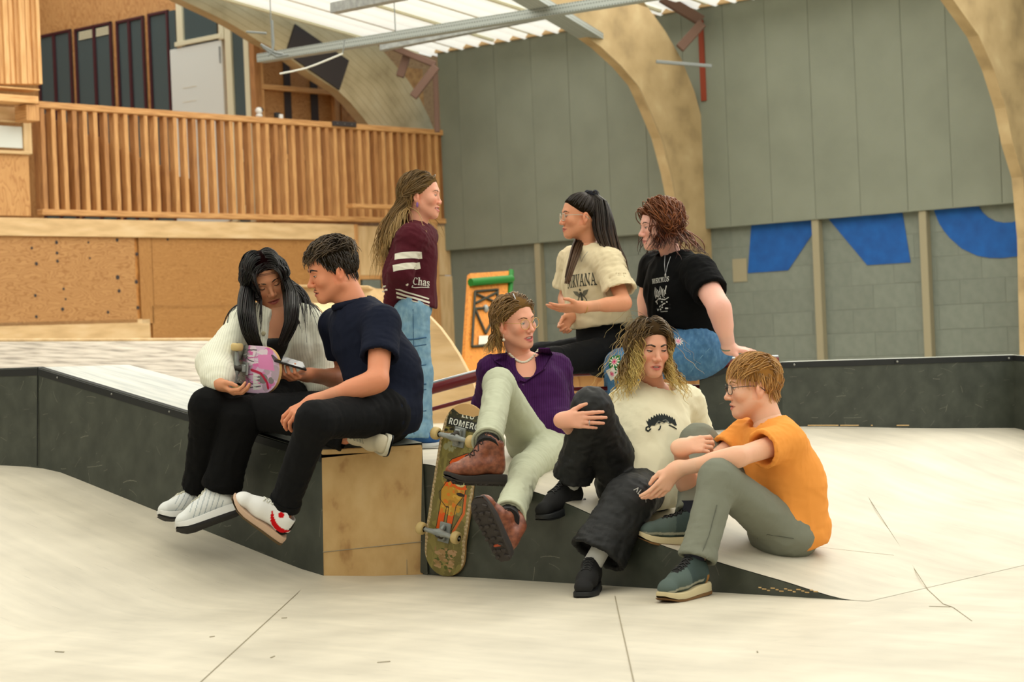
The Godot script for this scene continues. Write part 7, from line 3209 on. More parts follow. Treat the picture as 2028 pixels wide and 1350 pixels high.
func girl() -> void:
	var P := person("blond girl standing on the deck in maroon jacket and light blue jeans", px(820, 885, 9.1))
	var J := pose([["pel", 816, 606, 9.10], ["hr", 816, 614, 9.02], ["hl", 816, 614, 9.18], ["nk", 828, 455, 9.12], ["sr", 815, 474, 8.98], ["sl", 836, 470, 9.26], ["mid", 810, 545, 9.1], ["ch", 820, 500, 9.1], ["er", 794, 540, 8.93], ["wr", 776, 592, 9.02], ["el", 812, 545, 9.36], ["wl", 790, 592, 9.28], ["kr", 821, 742, 9.02], ["ar", 819, 862, 8.98], ["kl", 822, 742, 9.2], ["al", 822, 858, 9.2]])
	lens_of(J, "girl")
	var h := head_at(836, 387, 9.12, 78, 3, 0, 0.94)
	var ho := {"jaw": 0.86, "nose": 0.62, "smile": 1.2, "open": 0.45, "cheek": 0.9, "chin": 0.5}
	var hs := head_field(h, J.nk, ho)
	var base := lin(Color(0.92, 0.66, 0.55))
	var lip := lin(Color(0.78, 0.42, 0.40))
	var h1 := hand_field()
	hand(h1, J.wr, Vector3(-0.2, -0.9, -0.3), Vector3(0.2, 0, -1), true, [[0.4, 0.5, 0.3]], TH_IN, 0.8)
	var h2 := hand_field()
	hand(h2, J.wl, Vector3(-0.2, -0.9, 0.3), Vector3(0.2, 0, 1), false, [[0.4, 0.5, 0.3]], TH_IN, 0.8)
	var b := body(P, J, hs, [h1, h2], base, skin_paint(h, base, lip, 1.0, ho), {"arm": [0.034, 0.029, 0.029, 0.022], "w": 0.70, "k": 0.8})
	eyes(h, hs, b, base, lin(Color(0.30, 0.38, 0.42)), lin(Color(0.45, 0.32, 0.20)), Vector2(0, 0), 0.6)
	teeth(h, hs, b)
	# jacket, stripes by place on the sleeve and at the hems
	var s := Sdf.new(0.006)
	torso(s, J, 0.016, {"w": 0.72, "waist": 1.05, "d": 1.15})
	s.cap(J.mid, px(816, 590, 9.1), 0.115, 0.112, 0.05)
	s.cut(px(816, 598, 9.1), Vector3(-0.32, -1, 0), 0.3)
	s.bore(J.nk - Vector3(0, 0.01, 0), J.nk + Vector3(0.02, 0.1, 0), 0.052, 0.07)
	var l := Sdf.new(s.h)
	l.chain([J.sr, J.er, J.wr], [0.062, 0.060, 0.042], 0.03)
	l.chain([J.sl, J.el, J.wl], [0.060, 0.058, 0.042], 0.03)
	s.add(l, 0.02)
	var maroon := mat(Color(0.30, 0.085, 0.13), 0.85, 0.3)
	var F := [[J.pel, J.nk, 0.004, 4.0, 10.0, 1]]
	folds_limb(F, J.sr, J.er, 0.005)
	folds_limb(F, J.er, J.wr, 0.006)
	var g := garment("jacket", s, F, maroon, P)
	var wm := mat(Color(0.86, 0.84, 0.77), 0.9, 0.2)
	for q: Array in [[806, 505, 0.122, 0.032, 4, "sleeve_stripe"], [803, 527, 0.120, 0.032, 8, "sleeve_stripe"], [762, 567, 0.05, 0.008, -8, "cuff_stripe"], [762, 575, 0.05, 0.008, -8, "cuff_stripe"], [817, 589, 0.150, 0.009, -17, "hem_stripe"], [816, 596, 0.150, 0.009, -17, "hem_stripe"], [817, 582, 0.145, 0.007, -17, "hem_stripe"]]:
		var c := pick(g, Vector3(0, EYE, 0), ray(q[0], q[1]).normalized())
		if c == Vector3.ZERO:
			continue
		var n := Vector3(-0.15, 0.1, 1.0).normalized()
		var lm := mb(P)
		lm.grid(laid(g, c, n, Vector3.UP.rotated(n, deg_to_rad(q[4])), q[2], q[3], 0.0016, 48, 0.06), [], true)
		obj(q[5], lm, wm, P)
	var im := Image.create(160, 110, false, Image.FORMAT_RGBA8)
	im.fill(Color(0, 0, 0, 0))
	letters(im, "Chas", Rect2(8, 14, 144, 62), Color(0.88, 0.87, 0.82), "Droid Serif", 700)
	stroke(im, [Vector2(10, 84), Vector2(4, 98), Vector2(30, 100), Vector2(80, 90), Vector2(150, 82)], 7.0, Color(0.88, 0.87, 0.82))
	print_on(P, g, 835, 560, 0.100, 0.066, im, "jacket_lettering", -8.0, Vector3(0.35, 0.05, 0.93))
	var pc := pick(g, Vector3(0, EYE, 0), ray(806, 563).normalized())
	if pc != Vector3.ZERO:
		var m := mb(P)
		m.ball(pc, Vector3(0.007, 0.008, 0.004), Basis(), 6, 10)
		obj("snap_button", m, M.pearl, P)
	# jeans
	s = Sdf.new(0.0085)
	s.cap(J.hl, J.hr, 0.080, 0.080, 0.04)
	s.cap(J.pel, J.pel + Vector3(0, 0.05, 0), 0.095, 0.09, 0.04)
	leg(s, J, "r", [0.083, 0.082, 0.082, 0.086], 0.02, 0.09)
	leg(s, J, "l", [0.083, 0.082, 0.082, 0.086], 0.02, 0.09)
	F = []
	for q in ["l", "r"]:
		folds_limb(F, J["h" + q], J["k" + q], 0.004)
		folds_limb(F, J["k" + q], J["a" + q], 0.004)
	var den := textured(ntex(noise(65, 0.03, 4), ramp([[0.0, Color(0.40, 0.56, 0.67)], [0.5, Color(0.47, 0.62, 0.71)], [1.0, Color(0.55, 0.69, 0.76)]])), Vector3(2.5, 1.2, 1), 0.9)
	g = garment("jeans", s, F, den, P)
	var st := fm(Color(0.25, 0.38, 0.50))
	for yy: Array in [[670, 3], [684, 2], [724, 2], [762, 3], [773, 2], [815, 2]]:
		seam(P, g, [[802, yy[0]], [812, yy[0] + 2], [824, yy[0] + 1], [836, yy[0] - 1], [844, yy[0] - 2]], st, 0.0012 * yy[1])
	seam(P, g, [[818, 612], [819, 680], [820, 740], [820, 800], [820, 860]], st, 0.0018)
	for q: Array in [["r", -1.0], ["l", 1.0]]:
		var ft := foot_at(J["a" + q[0]] + Vector3(-0.01, -0.04, 0), Vector3(0.95, 0, 0.25), Vector3.UP, 0.78)
		ft.o.y = 0.425 * K + 0.004
		shoe(P, "trainer", ft, q[1], {"upper": mat(Color(0.16, 0.36, 0.60), 0.8), "sole": mat(Color(0.85, 0.86, 0.86), 0.6), "th": 0.026, "heel": 0.03, "lace": M.sock, "bow": false})
	var line := [[0.0, 0.074], [0.4, 0.066], [0.8, 0.040], [1.2, 0.008], [1.45, 0.0], [1.62, 0.0], [1.8, -0.03], [2.2, -0.055], [3.15, -0.07]]
	hair_cap(P, h, {"line": line}, lin(Color(0.43, 0.34, 0.21)), 0.009)
	locks(P, "hair", h, {"n": 900, "len": 0.42, "r": 0.0025, "vol": 0.015, "grav": 0.12, "mess": 0.05, "wave": 0.008, "freq": 2.2, "seed": 25, "step": 0.015, "sides": 3, "guard": true, "face": 0.070, "line": line, "hug": 0.25, "keep": [[J.sl, J.sr, 0.075], [J.nk, J.pel, 0.115]],
		"cols": [lin(Color(0.42, 0.33, 0.20)), lin(Color(0.56, 0.44, 0.27)), lin(Color(0.80, 0.66, 0.42))],
		"comb": func(r: Vector3, _g: RandomNumberGenerator) -> Vector3:
			return Vector3(signf(r.x) * 0.7, -0.1, -0.75) if r.z > -0.02 else Vector3(signf(r.x) * 0.2, -0.5, -0.9)})
	var m := mb(P)
	m.ball(h.p(-0.082, -0.052, -0.004), Vector3(0.006, 0.014, 0.006), h.b, 8, 8)
	obj("purple_earring", m, mat(Color(0.55, 0.38, 0.62), 0.3), P)

func ponytail() -> void:
	var P := person("young woman with a high brown ponytail and glasses sitting on the rail, cream t-shirt", px(1200, 742, 9.45))
	var J := pose([["pel", 1196, 690, 9.45], ["hl", 1214, 700, 9.36], ["hr", 1182, 696, 9.58], ["nk", 1164, 497, 9.42], ["sl", 1206, 522, 9.28], ["sr", 1134, 518, 9.58], ["er", 1120, 592, 9.64], ["wr", 1130, 626, 9.36], ["kr", 1070, 706, 9.58], ["ar", 1080, 850, 9.5], ["al", 1100, 855, 9.1]])
	J.el = jt(J.sl, 1236, 600, 0.26, true)
	J.wl = jt(J.el, 1152, 608, 0.24, true)
	J.kl = jt(J.hl, 1092, 716, 0.42, true)
	lens_of(J, "pony")
	var h := head_at(1148, 427, 9.40, -78, 0, 2, 0.97)
	var ho := {"jaw": 0.93, "nose": 0.85, "smile": 0.5, "cheek": 0.2}
	var hs := head_field(h, J.nk, ho)
	var base := lin(Color(0.86, 0.60, 0.46))
	var lip := lin(Color(0.70, 0.38, 0.35))
	var h1 := hand_field()
	hand(h1, J.wl, Vector3(-0.93, -0.05, 0.2), Vector3(0.1, 0.80, -0.55), false, [[0.1, 0.2, 0.15], [0.15, 0.2, 0.15], [0.2, 0.25, 0.15], [0.25, 0.3, 0.2]], TH_OUT, 0.95)
	var h2 := hand_field()
	hand(h2, J.wr, Vector3(-0.45, -0.6, 0.5), Vector3(0.5, 0.2, 0.75), true, [[0.6, 0.8, 0.5]], TH_IN, 0.95)
	var b := body(P, J, hs, [h1, h2], base, skin_paint(h, base, lip, 0.8, ho), {"arm": [0.042, 0.036, 0.035, 0.025], "w": 0.92, "bust": 0.7})
	eyes(h, hs, b, base, lin(Color(0.12, 0.08, 0.05)), lin(Color(0.18, 0.12, 0.08)), Vector2(0, -0.1), 0.6)
	var bw := mb(b)
	bw.tube(ring_pts(J.wl.lerp(J.el, 0.06), J.wl - J.el, 0.030), 0.0022, 5)
	obj("bracelet", bw, M.gold, b)
	var s := Sdf.new(0.0085)
	torso(s, J, 0.016, {"w": 0.96, "waist": 1.12, "bust": 0.75, "d": 1.2})
	s.cut(px(1195, 644, 9.4), Vector3(0.1, -1, 0), 0.34)
	s.cap(px(1230, 625, 9.4), px(1240, 640, 9.42), 0.035, 0.03, 0.04)
	s.bore(J.nk - Vector3(0, 0.02, 0), J.nk + Vector3(-0.01, 0.12, 0), 0.060, 0.085)
	arm_sleeve(s, J.sl, J.el, 0.72, 0.070, 0.090, Vector3(0, -0.5, 0))
	arm_sleeve(s, J.sr, J.er, 0.72, 0.066, 0.088, Vector3(0, -0.4, 0))
	var F := [[J.pel, J.nk, 0.006, 4.0, 9.0, 1], [J.pel, J.pel.lerp(J.nk, 0.4), 0.006, 14.0, 6.0, 2]]
	folds_limb(F, J.sl, J.el, 0.006)
	folds_limb(F, J.sr, J.er, 0.005)
	var g := garment("t_shirt", s, F, fm(Color(0.88, 0.82, 0.68)), P)
	var im := Image.create(256, 220, false, Image.FORMAT_RGBA8)
	im.fill(Color(0, 0, 0, 0))
	var ink := Color(0.32, 0.32, 0.28)
	letters(im, "NIRVANA", Rect2(4, 4, 248, 84), ink, "Droid Serif", 700)
	# winged figure
	for q: Array in [[60, 112, 100, 118, 122, 150, 112, 158, 80, 140], [196, 112, 156, 118, 134, 150, 144, 158, 176, 140]]:
		fill_poly(im, PackedVector2Array([Vector2(q[0], q[1]), Vector2(q[2], q[3]), Vector2(q[4], q[5]), Vector2(q[6], q[7]), Vector2(q[8], q[9])]), Color(0.45, 0.44, 0.38))
	disc(im, Vector2(128, 110), Vector2(7, 9), ink)
	fill_poly(im, PackedVector2Array([Vector2(118, 124), Vector2(138, 124), Vector2(134, 160), Vector2(144, 206), Vector2(128, 212), Vector2(112, 206), Vector2(122, 160)]), ink)
	stroke(im, [Vector2(120, 130), Vector2(98, 168), Vector2(84, 198)], 6.0, ink)
	stroke(im, [Vector2(136, 130), Vector2(156, 166), Vector2(164, 190)], 6.0, ink)
	print_on(P, g, 1149, 574, 0.185, 0.165, im, "shirt_print", 3.0, Vector3(-0.62, 0.05, 0.78))
	# thin necklace
	var ps := []
	for p: Array in [[1147, 499], [1149, 508], [1151, 518], [1156, 508], [1164, 498]]:
		var d := ray(p[0], p[1]).normalized()
		var c := pick(g, Vector3(0, EYE, 0), d)
		if c != Vector3.ZERO:
			ps.append(c - d * 0.002)
	if ps.size() > 2:
		var m := mb(P)
		m.tube(ps, 0.0012, 5)
		obj("necklace", m, M.silver, P)
	# jeans
	s = Sdf.new(0.0085)
	s.cap(J.hl, J.hr, 0.108, 0.108, 0.05)
	s.cap(J.pel, J.pel.lerp(J.nk, 0.30), 0.138, 0.120, 0.05)
	s.ell(J.pel - Vector3(-0.02, 0.02, 0), Vector3(0.13, 0.10, 0.15), Basis(), 0.05)
	leg(s, J, "l", [0.095, 0.066, 0.064, 0.050], 0.02, 0.055, false)
	leg(s, J, "r", [0.095, 0.066, 0.064, 0.050], 0.02, 0.055, false)
	F = []
	for q in ["l", "r"]:
		folds_limb(F, J["h" + q], J["k" + q], 0.003)
	garment("jeans", s, F, mat(Color(0.075, 0.078, 0.085), 0.85, 0.3), P)
	for q: Array in [["r", -1.0], ["l", 1.0]]:
		var ft := foot_at(J["a" + q[0]] + Vector3(0, -0.04, 0), Vector3(-0.9, 0, 0.4), Vector3.UP, 0.93)
		ft.o.y = 0.425 * K + 0.004
		shoe(P, "trainer", ft, q[1], {"upper": M.sock, "sole": M.sock, "lace": M.sock, "bow": false})
	# hair pulled to a high ponytail
	var line := [[0.0, 0.070], [0.4, 0.064], [0.8, 0.044], [1.2, 0.020], [1.45, 0.012], [1.7, 0.010], [1.95, -0.005], [2.3, -0.030], [3.15, -0.045]]
	hair_cap(P, h, {"line": line}, lin(Color(0.13, 0.10, 0.08)), 0.005)
	var knot := Vector3(0, 0.112, -0.062)
	locks(P, "hair", h, {"n": 900, "len": 0.16, "r": 0.0020, "vol": 0.006, "grav": 0.0, "mess": 0.02, "seed": 31, "step": 0.010, "sides": 4, "line": line, "hug": 0.9,
		"cols": [lin(Color(0.12, 0.09, 0.07)), lin(Color(0.16, 0.12, 0.09)), lin(Color(0.15, 0.115, 0.085))],
		"comb": func(r: Vector3, _g: RandomNumberGenerator) -> Vector3: return (knot - r).normalized() * 1.0,
		"len_at": func(r: Vector3) -> float: return clampf((knot - r).length() / 0.16, 0.2, 1.0)})
	# tail: down the back, and one bundle over the far shoulder
	var kp := h.p(0, 0.112, -0.068)
	tail(P, kp, [[1170, 388, 9.42], [1186, 402, 9.40], [1192, 430, 9.38], [1198, 462, 9.36], [1208, 490, 9.33], [1222, 512, 9.28], [1232, 540, 9.24]], 0.050, 260, 33, [lin(Color(0.10, 0.078, 0.062)), lin(Color(0.17, 0.125, 0.09)), lin(Color(0.32, 0.22, 0.13))])
	tail(P, h.p(0.02, -0.02, -0.07), [[1154, 462, 9.48], [1143, 488, 9.36], [1136, 512, 9.27], [1129, 535, 9.22], [1122, 562, 9.20]], 0.024, 110, 34, [lin(Color(0.11, 0.085, 0.065)), lin(Color(0.20, 0.145, 0.10)), lin(Color(0.36, 0.25, 0.15))])
	var m := mb(P)
	for i in 16:
		var w := TAU * i / 16
		m.ball(kp + h.b.x * cos(w) * 0.022 + h.b.z * sin(w) * 0.022 + h.b.y * (0.004 * (i % 3) - 0.004), Vector3.ONE * (0.013 + 0.003 * (i % 2)), Basis(), 6, 8)
	obj("scrunchie", m, mat(Color(0.04, 0.055, 0.11), 0.9), P).set_meta("kind", "stuff")
	glasses(P, h, mat(Color(0.72, 0.70, 0.64), 0.3), 0.025, 0.019, 0.0015, 2.6)

# a bundle of hair along a path of picture points
func tail(P: Node3D, start: Vector3, pts: Array, r: float, n: int, sd: int, cols: Array, called := "ponytail") -> void:
	var rg := RandomNumberGenerator.new()
	rg.seed = sd
	var cv := Curve3D.new()
	cv.add_point(start)
	for p: Array in pts:
		cv.add_point(px(p[0], p[1], p[2]))
	for i in cv.point_count:
		var a := cv.get_point_position(maxi(i - 1, 0))
		var b := cv.get_point_position(mini(i + 1, cv.point_count - 1))
		cv.set_point_in(i, (a - b) * 0.16)
		cv.set_point_out(i, (b - a) * 0.16)
	var L := cv.get_baked_length()
	var m := mb(P)
	for k in n:
		var w := rg.randf() * TAU
		var q := sqrt(rg.randf())
		var f := rg.randf_range(0.78, 1.04)
		var ps := []
		var rs := []
		var cs := []
		var tint := rg.randf_range(0.7, 1.3)
		for i in 17:
			var t := i / 16.0
			var c := cv.sample_baked(L * minf(t * f, 1.0))
			var sp := r * q * (0.35 + 0.65 * sin(PI * clampf(0.12 + t * 0.75, 0, 1))) * 1.15
			ps.append(c + Vector3(cos(w + t * 0.8), 0.3 * sin(w), sin(w + t * 0.8)) * sp)
			rs.append(0.0036 * (1.0 - 0.6 * t))
			var cc: Color = cols[0].lerp(cols[1], t * 2.0) if t < 0.5 else cols[1].lerp(cols[2], t * 2.0 - 1.0)
			cs.append(Color(cc.r * tint, cc.g * tint, cc.b * tint))
		m.tube(ps, rs, 4, cs, false)
	obj(called, m, M.hair, P).set_meta("kind", "stuff")

func redhead() -> void:
	var P := person("young woman with shoulder length auburn hair sitting on the rail, black t-shirt and patched jeans", px(1370, 742, 9.45))
	var J := pose([["pel", 1366, 684, 9.46], ["hl", 1378, 694, 9.34], ["hr", 1346, 692, 9.60], ["nk", 1334, 522, 9.42], ["sl", 1384, 540, 9.24], ["sr", 1298, 530, 9.62], ["mid", 1362, 615, 9.45], ["ch", 1344, 565, 9.43], ["er", 1285, 592, 9.66], ["wr", 1280, 656, 9.58], ["kr", 1224, 712, 9.62], ["ar", 1230, 850, 9.55], ["al", 1236, 855, 9.2]])
	J.el = jt(J.sl, 1424, 608, 0.27, true)
	J.wl = jt(J.el, 1444, 690, 0.24, false)
	J.kl = jt(J.hl, 1232, 726, 0.43, true)
	lens_of(J, "red")
	var h := head_at(1305, 447, 9.42, -76, 4, 2, 1.0)
	var ho := {"jaw": 1.0, "nose": 0.9, "cheek": 0.4}
	var hs := head_field(h, J.nk, ho)
	var base := lin(Color(0.94, 0.72, 0.65))
	var lip := lin(Color(0.80, 0.50, 0.48))
	var h1 := hand_field()
	hand(h1, J.wl, Vector3(0.90, -0.12, 0.15), Vector3(-0.1, -0.93, -0.25), false, [[0.15, 0.3, 0.2]], [Vector3(0.040, 0.040, 0.02), Vector3(0.052, 0.062, 0.032), Vector3(0.056, 0.080, 0.046)], 0.98)
	var h2 := hand_field()
	hand(h2, J.wr, Vector3(-0.05, -1.0, 0.1), Vector3(0.3, 0.0, -0.9), true, [[0.4, 0.5, 0.3]], TH_IN, 0.95)
	var b := body(P, J, hs, [h1, h2], base, skin_paint(h, base, lip, 0.9, ho), {"arm": [0.066, 0.055, 0.052, 0.032], "w": 1.12, "chest": true, "bust": 0.9, "belly": 0.8})
	eyes(h, hs, b, base, lin(Color(0.25, 0.30, 0.32)), lin(Color(0.30, 0.18, 0.12)), Vector2(0, -0.1), 0.6, {"lash": 0.0018})
	var bm := mb(b)
	bm.tube(ring_pts(J.wl.lerp(J.el, 0.05), J.wl - J.el, 0.037), 0.004, 6)
	obj("charm_bracelet", bm, mat(Color(0.45, 0.50, 0.42), 0.4), b)
	# tattoo patch on the far arm is a flat mark on the skin
	var s := Sdf.new(0.0085)
	torso(s, J, 0.012, {"w": 1.14, "bust": 1.0, "belly": 0.95, "waist": 1.08, "d": 1.2})
	s.cap(J.mid, px(1376, 650, 9.45), 0.18, 0.165, 0.06)
	s.cap(px(1396, 610, 9.48), px(1404, 655, 9.50), 0.10, 0.10, 0.06)
	s.cut(px(1355, 660, 9.4), Vector3(-0.33, -1, 0.1), 0.42)
	s.bore(J.nk - Vector3(0, 0.02, 0), J.nk + Vector3(-0.02, 0.12, 0.02), 0.058, 0.085)
	s.dent(px(1322, 520, 9.2), Vector3(0.05, 0.07, 0.10), Basis(), 0.005)
	arm_sleeve(s, J.sl, J.el, 0.58, 0.092, 0.088)
	arm_sleeve(s, J.sr, J.er, 0.62, 0.085, 0.082)
	var F := [[J.pel, J.nk, 0.005, 4.0, 8.0, 1], [J.pel, J.mid, 0.005, 12.0, 5.0, 2]]
	folds_limb(F, J.sl, J.sl.lerp(J.el, 0.6), 0.004)
	var g := garment("t_shirt", s, F, fm(Color(0.035, 0.038, 0.042)), P)
	var im := Image.create(160, 220, false, Image.FORMAT_RGBA8)
	im.fill(Color(0, 0, 0, 0))
	var wh := Color(0.82, 0.82, 0.80)
	letters(im, "MUSICPLUS", Rect2(6, 4, 148, 30), wh, "Droid Serif", 700)
	var rg := RandomNumberGenerator.new()
	rg.seed = 77
	for i in 9:
		var x := 30.0 + i * 12.5
		stroke(im, [Vector2(x, 120 - 8 * (i % 3)), Vector2(x + 3, 84 + 10 * (i % 2)), Vector2(x + 8, 60 + 8 * (i % 4))], 6.0, wh)
	for i in 34:
		disc(im, Vector2(rg.randf_range(18, 142), rg.randf_range(100, 190)), Vector2(rg.randf_range(3, 10), rg.randf_range(3, 7)), wh if i % 3 else Color(0.12, 0.12, 0.12))
	stroke(im, [Vector2(20, 140), Vector2(60, 126), Vector2(110, 138), Vector2(146, 128)], 5.0, wh)
	stroke(im, [Vector2(60, 204), Vector2(110, 206)], 6.0, Color(0.6, 0.6, 0.58))
	print_on(P, g, 1307, 585, 0.125, 0.185, im, "shirt_print", 4.0, Vector3(-0.70, 0.02, 0.71))
	# pendant
	var ps := []
	for p: Array in [[1317, 505], [1316, 525], [1318, 545], [1322, 525], [1328, 508]]:
		var d := ray(p[0], p[1]).normalized()
		var c := pick(g, Vector3(0, EYE, 0), d)
		if c == Vector3.ZERO or c.z < -9.42 * K:
			c = px(p[0], p[1], 9.32)
		ps.append(c - d * 0.003)
	var m := mb(P)
	m.tube(ps, 0.0014, 5)
	m.ball(ps[2], Vector3(0.005, 0.010, 0.004), Basis(), 6, 8)
	obj("pendant", m, M.silver, P)
	# jeans with crochet patches
	s = Sdf.new(0.0085)
	s.cap(J.hl, J.hr, 0.135, 0.135, 0.05)
	s.cap(J.pel, J.mid.lerp(J.pel, 0.5), 0.17, 0.16, 0.05)
	s.ell(J.pel - Vector3(-0.05, 0.03, 0), Vector3(0.17, 0.115, 0.18), Basis(), 0.05)
	leg(s, J, "l", [0.122, 0.084, 0.080, 0.07], 0.02, 0.075, false)
	leg(s, J, "r", [0.122, 0.084, 0.080, 0.07], 0.02, 0.075, false)
	F = []
	for q in ["l", "r"]:
		folds_limb(F, J["h" + q], J["k" + q], 0.004)
	var den := textured(ntex(noise(67, 0.03, 4), ramp([[0.0, Color(0.22, 0.39, 0.54)], [0.5, Color(0.26, 0.44, 0.60)], [1.0, Color(0.34, 0.52, 0.66)]])), Vector3(2.5, 1.5, 1), 0.9)
	g = garment("jeans", s, F, den, P)
	for k in 4:
		var q: Array = [[1343, 676, 0.058, 0], [1217, 716, 0.060, 1], [1212, 740, 0.055, 2], [1228, 735, 0.055, 1]][k]
		var f := Image.create(64, 64, false, Image.FORMAT_RGBA8)
		f.fill([Color(0.20, 0.35, 0.48, 0), Color(0.10, 0.42, 0.20), Color(0.86, 0.85, 0.82)][q[3]])
		for i in 10:
			var w := TAU * i / 10
			stroke(f, [Vector2(32, 32), Vector2(32 + 26 * cos(w), 32 + 26 * sin(w))], 7.0, Color(0.88, 0.87, 0.84))
		disc(f, Vector2(32, 32), Vector2(14, 14), Color(0.80, 0.20, 0.42) if q[3] else Color(0.86, 0.55, 0.66))
		for i in 8:
			var w := TAU * i / 8
			disc(f, Vector2(32 + 9 * cos(w), 32 + 9 * sin(w)), Vector2(2.5, 2.5), Color(0.92, 0.85, 0.85))
		print_on(P, g, q[0], q[1], q[2], q[2], f, "crochet_patch", 10.0 * k)
	seam(P, g, [[1405, 690], [1390, 705], [1376, 722], [1368, 735]], fm(Color(0.45, 0.62, 0.74)), 0.002)
	for q: Array in [["r", -1.0], ["l", 1.0]]:
		var ft := foot_at(J["a" + q[0]] + Vector3(0, -0.04, 0), Vector3(-0.9, 0, 0.4), Vector3.UP, 0.95)
		ft.o.y = 0.425 * K + 0.004
		shoe(P, "trainer", ft, q[1], {"upper": M.black, "sole": M.sock, "lace": M.sock, "bow": false})
	var line := [[0.0, 0.066], [0.4, 0.060], [0.8, 0.040], [1.2, 0.0], [1.5, -0.02], [2.0, -0.05], [3.15, -0.07]]
	hair_cap(P, h, {"line": line}, lin(Color(0.33, 0.175, 0.09)), 0.010)
	locks(P, "hair", h, {"n": 1000, "len": 0.25, "r": 0.0033, "vol": 0.030, "guard": true, "face": 0.066, "flare": 0.10, "grav": 0.20, "mess": 0.05, "wave": 0.012, "freq": 1.5, "seed": 41, "step": 0.011, "sides": 3, "line": line, "hug": 0.2, "keep": [[J.sl, J.sr, 0.095], [J.nk, J.pel, 0.15]], "split": 0.6,
		"cols": [lin(Color(0.50, 0.29, 0.14)), lin(Color(0.42, 0.22, 0.11)), lin(Color(0.19, 0.085, 0.085))],
		"comb": func(r: Vector3, g2: RandomNumberGenerator) -> Vector3:
			return Vector3(signf(r.x) * 0.85, 0.1, g2.randf_range(-0.7, -0.1) if r.z > -0.02 else g2.randf_range(-0.5, 0.3))})

